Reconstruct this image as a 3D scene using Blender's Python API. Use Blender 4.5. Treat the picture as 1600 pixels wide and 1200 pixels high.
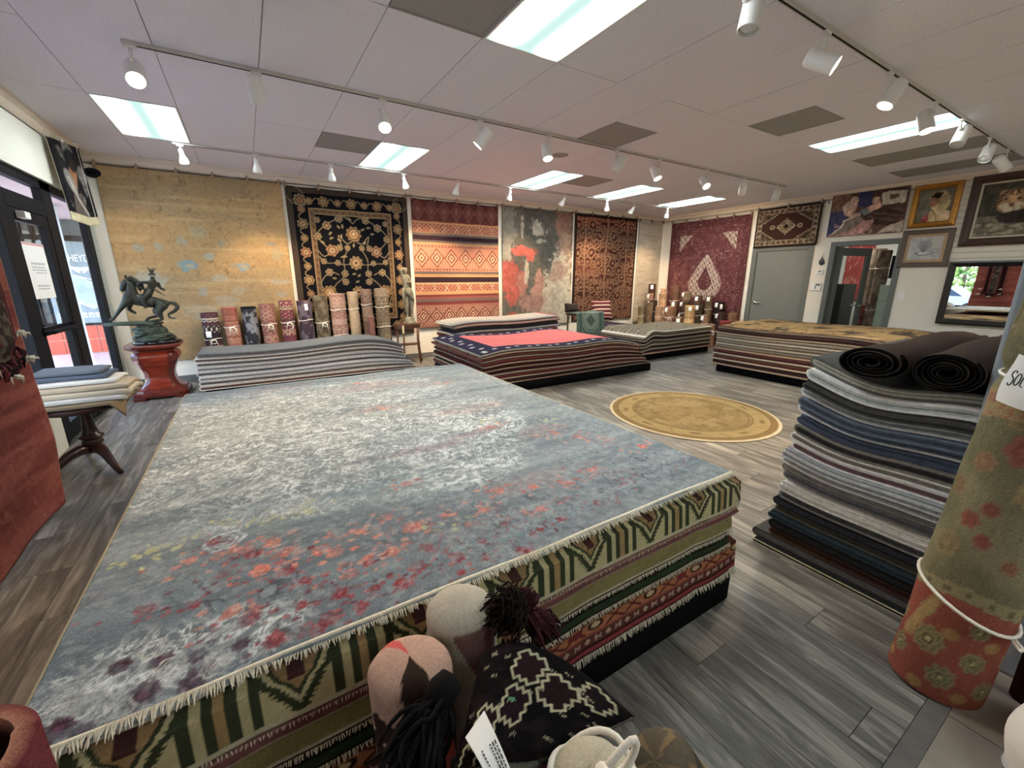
import bpy, bmesh, math, random
import numpy as np
from mathutils import Vector, Matrix

for o in list(bpy.data.objects):
    bpy.data.objects.remove(o)
SC = bpy.context.scene
COL = SC.collection
PI = math.pi
random.seed(7)
RNG = np.random.default_rng(11)


def S(r, g, b, k=1.0):
    """sRGB 0-255 to linear, scaled"""
    f = lambda c: ((c / 255.0) / 12.92 if c <= 10.3 else ((c / 255.0 + 0.055) / 1.055) ** 2.4)
    return (f(r) * k, f(g) * k, f(b) * k)


# ------------------------------------------------------------------ camera
cam = bpy.data.cameras.new('camera')
cam.sensor_width = 36.0
cam.lens = 652.0 / 1600.0 * 36.0
cam.clip_start = 0.02
cam_o = bpy.data.objects.new('camera', cam)
COL.objects.link(cam_o)
cam_o.location = (0, 0, 1.55)
cam_o.rotation_euler = (math.radians(90 - 14.22), 0, math.radians(-31.8))
SC.camera = cam_o

# ------------------------------------------------------------------ world, sky, exposure
SC.view_settings.view_transform = 'Standard'
SC.view_settings.look = 'None'
SC.view_settings.gamma = 1.0
SC.view_settings.use_curve_mapping = False
SC.view_settings.exposure = 0.22
W = bpy.data.worlds.new('sky')
SC.world = W
W.use_nodes = True
_n = W.node_tree.nodes
_bg = _n['Background']
_sky = _n.new('ShaderNodeTexSky')
_sky.sky_type = 'NISHITA'
_sky.sun_disc = False
_sky.sun_elevation = math.radians(52)
_sky.sun_rotation = math.radians(200)
W.node_tree.links.new(_sky.outputs[0], _bg.inputs[0])
_bg.inputs[1].default_value = 1.8
PANEL_L = 48.0          # emission of the ceiling panels' tubes
SPOT_W = 165.0          # watts of a lit track lamp
WARM = (1.0, 0.70, 0.40)
_sun = bpy.data.lights.new('sun', 'SUN')
_sun.energy = 8.0
_sun.angle = math.radians(1.5)
_suno = bpy.data.objects.new('sun', _sun)
_suno.rotation_euler = (math.radians(38), 0, math.radians(160))
COL.objects.link(_suno)


# ------------------------------------------------------------------ materials
def mat(name, col=None, rough=0.6, metal=0.0, nz=0.12, scale=30.0, bump=0.0, bscale=None, sheen=0.0, spec=0.5, emit=None, estr=0.0, stretch=None):
    m = bpy.data.materials.new(name)
    m.use_nodes = True
    t = m.node_tree
    N, L = t.nodes, t.links
    b = N['Principled BSDF']
    b.inputs['Roughness'].default_value = rough
    b.inputs['Metallic'].default_value = metal
    b.inputs['Specular IOR Level'].default_value = spec
    if sheen:
        b.inputs['Sheen Weight'].default_value = sheen
        b.inputs['Sheen Roughness'].default_value = 0.6
    tc = N.new('ShaderNodeTexCoord')
    src = tc.outputs['Object']
    if stretch:
        mp = N.new('ShaderNodeMapping')
        mp.inputs['Scale'].default_value = stretch
        L.new(src, mp.inputs[0])
        src = mp.outputs[0]
    no = N.new('ShaderNodeTexNoise')
    no.inputs['Scale'].default_value = scale
    no.inputs['Detail'].default_value = 4.0
    L.new(src, no.inputs['Vector'])
    mr = N.new('ShaderNodeMapRange')
    mr.inputs['From Min'].default_value = 0.25
    mr.inputs['From Max'].default_value = 0.75
    mr.inputs['To Min'].default_value = 1.0 - nz
    mr.inputs['To Max'].default_value = 1.0 + nz
    L.new(no.outputs[0], mr.inputs['Value'])
    mx = N.new('ShaderNodeMix')
    mx.data_type = 'RGBA'
    mx.blend_type = 'MULTIPLY'
    mx.inputs[0].default_value = 1.0
    if col is None:
        at = N.new('ShaderNodeAttribute')
        at.attribute_name = 'Col'
        hs = N.new('ShaderNodeHueSaturation')
        hs.inputs['Saturation'].default_value = 0.84
        L.new(at.outputs['Color'], hs.inputs['Color'])
        L.new(hs.outputs[0], mx.inputs[6])
    else:
        mx.inputs[6].default_value = (*col, 1)
    L.new(mr.outputs[0], mx.inputs[7])
    L.new(mx.outputs[2], b.inputs['Base Color'])
    if bump:
        n2 = N.new('ShaderNodeTexNoise')
        n2.inputs['Scale'].default_value = bscale or scale * 3
        n2.inputs['Detail'].default_value = 3.0
        L.new(src, n2.inputs['Vector'])
        bp = N.new('ShaderNodeBump')
        bp.inputs['Strength'].default_value = bump
        bp.inputs['Distance'].default_value = 0.01
        L.new(n2.outputs[0], bp.inputs['Height'])
        L.new(bp.outputs[0], b.inputs['Normal'])
    if emit:
        b.inputs['Emission Color'].default_value = (*emit, 1)
        b.inputs['Emission Strength'].default_value = estr
    return m


M_PILE = mat('wool_pile', None, 0.95, nz=0.22, scale=140, bump=0.5, bscale=260, spec=0.05)
M_FLAT = mat('flatweave_wool', None, 0.95, nz=0.15, scale=220, bump=0.35, bscale=420, spec=0.1)
M_EDGE = mat('folded_wool', None, 0.95, nz=0.2, scale=45, bump=0.6, bscale=150, spec=0.1)
M_CANVAS = mat('painted_canvas', None, 0.7, nz=0.08, scale=90, bump=0.1, spec=0.2)
M_SATIN = mat('painted_satin', None, 0.45, nz=0.06, scale=14)
M_GLOSSC = mat('lacquer', None, 0.18, nz=0.1, scale=20)
M_ROPE = mat('cotton_rope', S(232, 228, 218), 0.9, nz=0.1, scale=200)
M_FRINGE = mat('cotton_fringe', S(226, 220, 200), 0.95, nz=0.15, scale=90)
M_PAPER = mat('white_paper', S(240, 240, 238), 0.8, nz=0.03, scale=20)
M_INK = mat('black_ink', S(24, 24, 30), 0.6, nz=0.05)
M_WALL = mat('cream_wall_paint', S(226, 220, 208), 0.85, nz=0.03, scale=4, bump=0.05, bscale=160)
M_WALLG = mat('pale_grey_green_wall_paint', S(206, 206, 196), 0.85, nz=0.03, scale=4, bump=0.05, bscale=160)
M_TRIM = mat('cream_trim_paint', S(228, 217, 200), 0.6, nz=0.03, scale=6)
M_TILE = mat('ceiling_tile', S(238, 238, 246), 0.95, nz=0.16, scale=110, bump=0.6, bscale=160)
M_TGRID = mat('ceiling_grid', S(190, 184, 180), 0.8, nz=0.05)
M_VENT = mat('grey_vent_panel', S(158, 158, 155), 0.8, nz=0.14, scale=90, bump=0.3)
M_WHITE = mat('white_enamel', S(232, 232, 228), 0.35, nz=0.02)
M_RAIL = mat('white_track', S(205, 202, 196), 0.45, nz=0.03)
M_BLACKC = mat('black_carpet', S(16, 16, 19), 0.95, nz=0.3, scale=200, bump=0.5, spec=0.1)
M_BLACKM = mat('dark_aluminium', S(18, 21, 28), 0.55, spec=0.12, nz=0.08, scale=9)
M_GREYM = mat('grey_aluminium', S(96, 102, 106), 0.45, metal=0.2, nz=0.08)
M_DOOR = mat('grey_door_paint', S(108, 112, 108), 0.5, nz=0.04, scale=5)
M_DFRAME = mat('grey_frame_paint', S(98, 102, 98), 0.45, nz=0.04, scale=5)
M_CHROME = mat('brushed_steel', S(205, 203, 198), 0.25, metal=1.0, nz=0.05)
M_COLUMN = mat('blue_grey_column_paint', S(158, 166, 176), 0.6, nz=0.03, scale=8)
M_BRONZE = mat('green_bronze', None, 0.5, metal=0.35, nz=0.45, scale=14, bump=0.4, bscale=40)
M_STONE = mat('weathered_stone', S(118, 112, 94), 0.8, nz=0.35, scale=16, bump=0.3)
M_ROSEW = mat('rosewood', S(128, 44, 24), 0.22, nz=0.45, scale=5, stretch=(1, 1, 5))
M_ROSED = mat('dark_rosewood', S(96, 36, 26), 0.2, nz=0.3, scale=8)
M_DARKW = mat('dark_turned_wood', S(52, 32, 26), 0.3, nz=0.35, scale=9)
M_BROWNW = mat('brown_stool_wood', S(92, 58, 40), 0.4, nz=0.3, scale=9)
M_MIRROR = mat('mirror_glass', S(235, 238, 238), 0.01, metal=1.0, nz=0.0)
M_YARN = mat('black_yarn', S(20, 17, 18), 0.95, nz=0.4, scale=120, bump=0.4, spec=0.15)
M_YARNB = mat('brown_yarn', None, 0.95, nz=0.4, scale=120, bump=0.4, spec=0.15)
M_CLOTH = mat('white_cloth', S(235, 236, 236), 0.9, nz=0.04, scale=12, bump=0.1)


def glass_mat(name, tint=(1, 1, 1), refl=0.12):
    m = bpy.data.materials.new(name)
    m.use_nodes = True
    t = m.node_tree
    N, L = t.nodes, t.links
    N.remove(N['Principled BSDF'])
    tr = N.new('ShaderNodeBsdfTransparent')
    tr.inputs[0].default_value = (*tint, 1)
    gl = N.new('ShaderNodeBsdfGlossy')
    gl.inputs['Roughness'].default_value = 0.02
    no = N.new('ShaderNodeTexNoise')
    no.inputs['Scale'].default_value = 3
    mx = N.new('ShaderNodeMixShader')
    fr = N.new('ShaderNodeFresnel')
    fr.inputs[0].default_value = 1.5
    ml = N.new('ShaderNodeMath')
    ml.operation = 'MULTIPLY'
    ml.inputs[1].default_value = refl / 0.12
    L.new(fr.outputs[0], ml.inputs[0])
    ge = N.new('ShaderNodeNewGeometry')
    fs = N.new('ShaderNodeMath')          # reflect on the near face of the pane only
    fs.operation = 'SUBTRACT'
    fs.inputs[0].default_value = 1.0
    L.new(ge.outputs['Backfacing'], fs.inputs[1])
    m2 = N.new('ShaderNodeMath')
    m2.operation = 'MULTIPLY'
    L.new(ml.outputs[0], m2.inputs[0])
    L.new(fs.outputs[0], m2.inputs[1])
    L.new(m2.outputs[0], mx.inputs[0])
    L.new(tr.outputs[0], mx.inputs[1])
    L.new(gl.outputs[0], mx.inputs[2])
    L.new(mx.outputs[0], N['Material Output'].inputs[0])
    return m


M_GLASS = glass_mat('clear_glass', (0.95, 0.965, 0.97), 0.06)
M_DGLASS = glass_mat('smoked_glass', (0.5, 0.53, 0.55))


def emit_mat(name, col, strength):
    m = bpy.data.materials.new(name)
    m.use_nodes = True
    b = m.node_tree.nodes['Principled BSDF']
    b.inputs['Base Color'].default_value = (*col, 1)
    b.inputs['Emission Color'].default_value = (*col, 1)
    b.inputs['Emission Strength'].default_value = strength
    return m


M_BULB = emit_mat('lit_bulb', (1.0, 0.86, 0.66), 14.0)
M_BULBOFF = mat('frosted_bulb', S(225, 228, 226), 0.3, nz=0.02)


# ------------------------------------------------------------------ mesh helpers
def link(o, parent=None):
    COL.objects.link(o)
    if parent is not None:
        o.parent = parent
        p = parent
        M = Matrix.Identity(4)
        chain = []
        while p is not None:
            chain.append(p)
            p = p.parent
        for q in reversed(chain):
            M = M @ q.matrix_parent_inverse @ q.matrix_basis
        o.matrix_parent_inverse = M.inverted()
    return o


def npobj(name, V, F, C=None, m=None, parent=None, smooth=True):
    """V (n,3); F list of (m,k) int arrays; C (n,3) linear colours"""
    V = np.asarray(V, dtype=np.float32).reshape(-1, 3)
    me = bpy.data.meshes.new(name)
    me.vertices.add(len(V))
    me.vertices.foreach_set('co', V.ravel())
    F = [np.asarray(f, dtype=np.int32) for f in F if len(f)]
    nl = sum(f.size for f in F)
    npoly = sum(len(f) for f in F)
    me.loops.add(nl)
    me.loops.foreach_set('vertex_index', np.concatenate([f.ravel() for f in F]))
    me.polygons.add(npoly)
    st, k = [], 0
    for f in F:
        st.append(k + np.arange(len(f)) * f.shape[1])
        k += f.size
    me.polygons.foreach_set('loop_start', np.concatenate(st).astype(np.int32))
    me.update(calc_edges=True)
    me.validate()
    me.polygons.foreach_set('use_smooth', np.full(len(me.polygons), bool(smooth)))
    if C is not None:
        C = np.asarray(C, dtype=np.float32).reshape(-1, 3)
        a = me.color_attributes.new('Col', 'FLOAT_COLOR', 'POINT')
        a.data.foreach_set('color', np.concatenate([C, np.ones((len(C), 1), np.float32)], 1).ravel())
    if m is not None:
        me.materials.append(m)
    o = bpy.data.objects.new(name, me)
    return link(o, parent)


class MB:
    def __init__(s):
        s.V, s.F, s.C = [], [], []

    def add(s, V, F, c=(0.5, 0.5, 0.5)):
        n = len(s.V)
        s.V += [tuple(v) for v in V]
        s.F += [tuple(i + n for i in f) for f in F]
        if len(c) == len(V) and hasattr(c[0], '__len__'):
            s.C += [tuple(q) for q in c]
        else:
            s.C += [tuple(c)] * len(V)
        return s

    def box(s, x0, x1, y0, y1, z0, z1, c=(0.5, 0.5, 0.5), b=0.0, M=None):
        bm = bmesh.new()
        bmesh.ops.create_cube(bm, size=1.0)
        for v in bm.verts:
            v.co = Vector(((x0 + x1) / 2 + v.co.x * (x1 - x0), (y0 + y1) / 2 + v.co.y * (y1 - y0), (z0 + z1) / 2 + v.co.z * (z1 - z0)))
        if b > 0:
            bmesh.ops.bevel(bm, geom=list(bm.edges), offset=b, segments=2, affect='EDGES', profile=0.6)
        bm.verts.index_update()
        V = [(M @ v.co if M else v.co)[:] for v in bm.verts]
        F = [[v.index for v in f.verts] for f in bm.faces]
        bm.free()
        return s.add(V, F, c)

    def tube(s, pts, r, c=(0.5, 0.5, 0.5), n=8, cap=True, closed=False):
        P = [Vector(p) for p in pts]
        k = len(P)
        R = r if hasattr(r, '__len__') else [r] * k
        V, F = [], []
        ref = None
        for i in range(k):
            if closed:
                t = P[(i + 1) % k] - P[i - 1]
            else:
                t = P[min(i + 1, k - 1)] - P[max(i - 1, 0)]
            if t.length < 1e-9:
                t = Vector((0, 0, 1))
            t.normalize()
            if ref is None:
                ref = Vector((0, 0, 1)) if abs(t.z) < 0.9 else Vector((1, 0, 0))
            a = t.cross(ref)
            if a.length < 1e-6:
                a = t.orthogonal()
            a.normalize()
            bb = a.cross(t)
            ref = bb
            for j in range(n):
                th = 2 * PI * j / n
                V.append(P[i] + (a * math.cos(th) + bb * math.sin(th)) * R[i])
        for i in range(k if closed else k - 1):
            i2 = (i + 1) % k
            for j in range(n):
                j2 = (j + 1) % n
                F.append((i * n + j, i * n + j2, i2 * n + j2, i2 * n + j))
        if cap and not closed:
            F.append(tuple(range(n))[::-1])
            F.append(tuple((k - 1) * n + j for j in range(n)))
        return s.add(V, F, c)

    def lathe(s, prof, c=(0.5, 0.5, 0.5), n=24, M=None, sec=None, cap=True):
        """prof [(r,z)...]; sec optional unit section [(x,y)...]; M matrix"""
        sec = sec or [(math.cos(2 * PI * j / n), math.sin(2 * PI * j / n)) for j in range(n)]
        n = len(sec)
        V = [Vector((r * x, r * y, z)) for r, z in prof for x, y in sec]
        if M is not None:
            V = [M @ v for v in V]
        F = []
        for i in range(len(prof) - 1):
            for j in range(n):
                j2 = (j + 1) % n
                F.append((i * n + j, i * n + j2, (i + 1) * n + j2, (i + 1) * n + j))
        if cap:
            F.append(tuple(range(n))[::-1])
            F.append(tuple((len(prof) - 1) * n + j for j in range(n)))
        if len(c) == len(prof) and hasattr(c[0], '__len__'):
            c = [q for q in c for _ in range(n)]
        return s.add(V, F, c)

    def build(s, name, m, parent=None, smooth=False):
        me = bpy.data.meshes.new(name)
        me.from_pydata(s.V, [], s.F)
        me.update()
        a = me.color_attributes.new('Col', 'FLOAT_COLOR', 'POINT')
        a.data.foreach_set('color', np.concatenate([np.asarray(s.C, np.float32), np.ones((len(s.C), 1), np.float32)], 1).ravel())
        if smooth:
            me.polygons.foreach_set('use_smooth', np.ones(len(me.polygons), bool))
        me.materials.append(m)
        if smooth == 'auto':
            me.set_sharp_from_angle(angle=math.radians(40))
        return link(bpy.data.objects.new(name, me), parent)


def TR(loc=(0, 0, 0), d=None, rz=0):
    """matrix that sends +Z to direction d and moves to loc"""
    M = Matrix.Translation(loc)
    if d is not None:
        M = M @ Vector(d).to_track_quat('Z', 'Y').to_matrix().to_4x4()
    return M @ Matrix.Rotation(rz, 4, 'Z')


def tag(o, label, cat, group=None):
    o['label'] = label
    o['category'] = cat
    if group:
        o['group'] = group
    return o


def thing(name, label, cat, loc=(0, 0, 0), group=None):
    o = bpy.data.objects.new(name, None)
    o.location = loc
    o.empty_display_size = 0.1
    COL.objects.link(o)
    return tag(o, label, cat, group)


def struct(o):
    o['kind'] = 'structure'
    return o


def stuff(o):
    o['kind'] = 'stuff'
    return o


def dup(root, loc=None, label=None):
    """copy a thing with its parts and sub-parts"""
    r = root.copy()
    COL.objects.link(r)
    if loc is not None:
        r.location = loc
    if label:
        r['label'] = label

    def kids(a, b):
        for ch in list(a.children):
            c = ch.copy()
            COL.objects.link(c)
            c.parent = b
            kids(ch, c)
    kids(root, r)
    return r


def skin(name, pts, edges, radii, m, parent=None, root=0, sub=2, C=None):
    """one continuous surface grown round a skeleton"""
    me = bpy.data.meshes.new(name)
    me.from_pydata([tuple(p) for p in pts], edges, [])
    o = bpy.data.objects.new(name, me)
    COL.objects.link(o)
    md = o.modifiers.new('skin', 'SKIN')
    me.skin_vertices.new() if not me.skin_vertices else None
    for i, r in enumerate(radii):
        sv = me.skin_vertices[0].data[i]
        sv.radius = (r, r) if not hasattr(r, '__len__') else r
        sv.use_root = (i == root)
    s = o.modifiers.new('sub', 'SUBSURF')
    s.levels = s.render_levels = sub
    dg = bpy.context.evaluated_depsgraph_get()
    me2 = bpy.data.meshes.new_from_object(o.evaluated_get(dg))
    bpy.data.objects.remove(o)
    me2.name = name
    me2.polygons.foreach_set('use_smooth', np.ones(len(me2.polygons), bool))
    a = me2.color_attributes.new('Col', 'FLOAT_COLOR', 'POINT')
    nv = len(me2.vertices)
    col = np.ones((nv, 4), np.float32)
    col[:, :3] = C if C is not None else (0.3, 0.3, 0.3)
    a.data.foreach_set('color', col.ravel())
    me2.materials.clear()
    me2.materials.append(m)
    return link(bpy.data.objects.new(name, me2), parent)


# ------------------------------------------------------------------ pattern helpers (numpy)
def vnoise(X, Y, seed):
    X = np.asarray(X, float)
    Y = np.asarray(Y, float)
    xi, yi = np.floor(X).astype(np.int64), np.floor(Y).astype(np.int64)
    fx, fy = X - xi, Y - yi
    fx, fy = fx * fx * (3 - 2 * fx), fy * fy * (3 - 2 * fy)

    def h(a, b):
        n = (a * 374761393 + b * 668265263 + seed * 1442695041) & 0x7FFFFFFF
        n = ((n ^ (n >> 13)) * 1274126177) & 0x7FFFFFFF
        return ((n ^ (n >> 16)) & 0xFFFF) / 65535.0
    return (h(xi, yi) * (1 - fx) + h(xi + 1, yi) * fx) * (1 - fy) + (h(xi, yi + 1) * (1 - fx) + h(xi + 1, yi + 1) * fx) * fy


def fbm(X, Y, seed, o=4):
    a, s, f = 0.0, 0.0, 1.0
    for k in range(o):
        a = a + vnoise(X * f, Y * f, seed + k * 17) / f
        s += 1 / f
        f *= 2
    return a / s


def sst(a, b, x):
    t = np.clip((x - a) / (b - a), 0, 1)
    return t * t * (3 - 2 * t)


def grid(w, h, res):
    nu, nv = max(2, int(w / res)) + 1, max(2, int(h / res)) + 1
    U, V = np.meshgrid(np.linspace(0, w, nu), np.linspace(0, h, nv))
    return U, V


class Img:
    def __init__(s, X, Y, base):
        s.X, s.Y = X, Y
        s.c = np.empty(X.shape + (3,))
        s.c[:] = base

    def put(s, mask, col):
        m = np.clip(mask, 0, 1)[..., None]
        s.c = s.c * (1 - m) + np.asarray(col) * m
        return s

    def rect(s, x0, x1, y0, y1, col, a=1.0):
        return s.put(((s.X >= x0) & (s.X <= x1) & (s.Y >= y0) & (s.Y <= y1)) * a, col)

    def ell(s, cx, cy, rx, ry, col, a=1.0, soft=0.15, rot=0.0):
        dx, dy = s.X - cx, s.Y - cy
        ca, sa = math.cos(rot), math.sin(rot)
        d = np.hypot((dx * ca + dy * sa) / rx, (-dx * sa + dy * ca) / ry)
        return s.put((1 - sst(1 - soft, 1 + soft, d)) * a, col)

    def flower(s, cx, cy, r, cols, n=8, a=1.0, ph=0.0, k=0.25):
        """rosette of n petals: cols from the rim inwards"""
        m = (np.abs(s.X - cx) < r * 1.3) & (np.abs(s.Y - cy) < r * 1.3)
        if not m.any():
            return s
        jj, ii = np.where(m)
        j0, j1, i0, i1 = jj.min(), jj.max() + 1, ii.min(), ii.max() + 1
        dx, dy = s.X[j0:j1, i0:i1] - cx, s.Y[j0:j1, i0:i1] - cy
        th = np.arctan2(dy, dx)
        d = np.hypot(dx, dy) / (r * (1 - k + k * np.abs(np.cos(th * n / 2 + ph))))
        sub = s.c[j0:j1, i0:i1]
        for q, col in enumerate(cols):
            rr = 1 - q / len(cols)
            mm = (np.clip((1 - sst(rr - 0.08, rr + 0.08, d)) * a, 0, 1))[..., None]
            sub = sub * (1 - mm) + np.asarray(col) * mm
        s.c[j0:j1, i0:i1] = sub
        return s

    def line(s, pts, w, col, a=1.0):
        for (x0, y0), (x1, y1) in zip(pts[:-1], pts[1:]):
            lx0, lx1 = min(x0, x1) - 2 * w, max(x0, x1) + 2 * w
            ly0, ly1 = min(y0, y1) - 2 * w, max(y0, y1) + 2 * w
            m = (s.X >= lx0) & (s.X <= lx1) & (s.Y >= ly0) & (s.Y <= ly1)
            if not m.any():
                continue
            jj, ii = np.where(m)
            sl = (slice(jj.min(), jj.max() + 1), slice(ii.min(), ii.max() + 1))
            X, Y = s.X[sl], s.Y[sl]
            dx, dy = x1 - x0, y1 - y0
            L2 = dx * dx + dy * dy + 1e-12
            t = np.clip(((X - x0) * dx + (Y - y0) * dy) / L2, 0, 1)
            d = np.hypot(X - x0 - t * dx, Y - y0 - t * dy)
            mm = ((1 - sst(w * 0.35, w * 0.75, d)) * a)[..., None]
            s.c[sl] = s.c[sl] * (1 - mm) + np.asarray(col) * mm
        return s

    def poly(s, pts, col, a=1.0):
        X, Y = s.X, s.Y
        ins = np.zeros(X.shape, bool)
        k = len(pts)
        for i in range(k):
            x0, y0 = pts[i]
            x1, y1 = pts[(i + 1) % k]
            c = ((y0 > Y) != (y1 > Y)) & (X < (x1 - x0) * (Y - y0) / (y1 - y0 + 1e-12) + x0)
            ins ^= c
        return s.put(ins * a, col)

    def mottle(s, amt, sc, seed, st=(1, 1)):
        n = fbm(s.X * sc * st[0], s.Y * sc * st[1], seed) - 0.5
        s.c = np.clip(s.c * (1 + 2 * amt * n[..., None]), 0.002, 1)
        return s


def sheet(name, P, C, thick, m, parent=None, edge=None, nrm=None, mid=None, bulge=0.0, smooth=True):
    """a cloth of real thickness: P (nv,nu,3) face points, C (nv,nu,3) colours; the rim turns back by thick against nrm"""
    nv, nu = P.shape[:2]
    C = np.broadcast_to(np.asarray(C, float), P.shape)
    if nrm is None:
        du = np.gradient(P, axis=1)
        dv = np.gradient(P, axis=0)
        nrm = np.cross(du, dv)
        nrm /= np.linalg.norm(nrm, axis=2, keepdims=True) + 1e-9
    else:
        nrm = np.broadcast_to(np.asarray(nrm, float), P.shape)
    idx = np.arange(nv * nu).reshape(nv, nu)
    loop = np.concatenate([idx[0, :-1], idx[:-1, -1], idx[-1, :0:-1], idx[:0:-1, 0]])
    Pf, Cf, Nf = P.reshape(-1, 3), C.reshape(-1, 3), nrm.reshape(-1, 3)
    cen = Pf.mean(0)
    out = Pf[loop] - cen
    out -= (out * Nf[loop]).sum(1, keepdims=True) * Nf[loop]
    # outward by edge normal rather than by centre
    tg = np.roll(Pf[loop], -1, 0) - np.roll(Pf[loop], 1, 0)
    o2 = np.cross(tg, Nf[loop])
    o2 /= np.linalg.norm(o2, axis=1, keepdims=True) + 1e-9
    sg = np.sign((o2 * out).sum())
    o2 *= sg if sg else 1
    lc = Cf[loop] if edge is None else np.broadcast_to(np.asarray(edge, float), (len(loop), 3))
    mc = lc if mid is None else np.broadcast_to(np.asarray(mid, float), (len(loop), 3))
    k = len(loop)
    n0 = nv * nu
    th = np.broadcast_to(np.asarray(thick, float), (nv, nu))
    tl = th.reshape(-1)[loop][:, None]
    R1 = Pf[loop] - Nf[loop] * tl * 0.5 + o2 * bulge
    R2 = Pf[loop] - Nf[loop] * tl
    V = np.concatenate([Pf, R1, R2])
    CC = np.concatenate([Cf, mc, lc])
    q = np.stack([idx[:-1, :-1], idx[:-1, 1:], idx[1:, 1:], idx[1:, :-1]], -1).reshape(-1, 4)
    a = np.arange(k)
    b = (a + 1) % k
    s1 = np.stack([loop[a], n0 + a, n0 + b, loop[b]], 1)
    s2 = np.stack([n0 + a, n0 + k + a, n0 + k + b, n0 + b], 1)
    # closed back: a coarser grid of the same surface
    ju = np.unique(np.linspace(0, nv - 1, min(nv, 24)).astype(int))
    iu = np.unique(np.linspace(0, nu - 1, min(nu, 24)).astype(int))
    Bk = P[np.ix_(ju, iu)] - nrm[np.ix_(ju, iu)] * th[np.ix_(ju, iu)][..., None]
    nb = n0 + 2 * k
    V = np.concatenate([V, Bk.reshape(-1, 3)])
    CC = np.concatenate([CC, np.broadcast_to(lc.mean(0), (Bk.shape[0] * Bk.shape[1], 3))])
    bi = nb + np.arange(Bk.shape[0] * Bk.shape[1]).reshape(Bk.shape[:2])
    bt = np.stack([bi[:-1, :-1], bi[1:, :-1], bi[1:, 1:], bi[:-1, 1:]], -1).reshape(-1, 4)
    return npobj(name, V, [q, s1, s2, bt], CC, m, parent, smooth)


def fringe(name, A, B, out, length, n, parent, m=None, droop=0.4, seed=0, r=0.0035, curve=None, down=(0, 0, -1)):
    """a row of yarn tassels from A to B"""
    rng = np.random.default_rng(seed)
    V, F = [], []
    A, B, out, dn = np.array(A, float), np.array(B, float), np.array(out, float), np.array(down, float)
    al = (B - A) / np.linalg.norm(B - A)
    k = 0
    for i in range(n):
        t = (i + rng.uniform(0.2, 0.8)) / n
        p = A + (B - A) * t if curve is None else np.array(curve(t), float)
        ll = length * rng.uniform(0.65, 1.15)
        sw = rng.normal(0, 0.28)
        d = (out * 1.0 + al * sw)
        d /= np.linalg.norm(d)
        for s, rr in ((0, 1.0), (0.55, 0.9), (1.0, 0.5)):
            c = p + d * ll * s * (1 - droop * s * 0.5) + dn * ll * droop * s * s
            for q in range(3):
                th = 2 * PI * q / 3
                V.append(c + (al * math.cos(th) + np.cross(al, d) * math.sin(th)) * r * rr)
        for s in range(2):
            for q in range(3):
                q2 = (q + 1) % 3
                F.append((k + s * 3 + q, k + s * 3 + q2, k + s * 3 + 3 + q2, k + s * 3 + 3 + q))
        k += 9
    return stuff(npobj(name, np.array(V), [np.array(F)], None, m or M_FRINGE, parent))


ORD = ['topmost', 'second', 'third', 'fourth', 'fifth', 'sixth', 'seventh', 'eighth', 'ninth', 'tenth', 'eleventh', 'twelfth', 'thirteenth', 'fourteenth', 'fifteenth', 'sixteenth', 'seventeenth', 'eighteenth', 'nineteenth', 'twentieth', 'twenty-first', 'twenty-second', 'twenty-third', 'twenty-fourth', 'twenty-fifth', 'twenty-sixth']
# ================================================================== ROOM
XL, XR, YB, YF, H = -1.62, 9.8, 7.985, -3.0, 3.13
GX, GY, PX, PY = -0.98, 6.80, 0.64, 1.29      # ceiling grid

# ---- floor: slab + planks
mb = MB()
mb.box(XL - 0.1, XR + 3.2, YF - 0.1, YB + 0.1, -0.12, -0.006)
M_SUB = mat('dark_floor_joint', S(52, 50, 47), 0.9, nz=0.1)
floor = struct(mb.build('floor', M_SUB))


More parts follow.
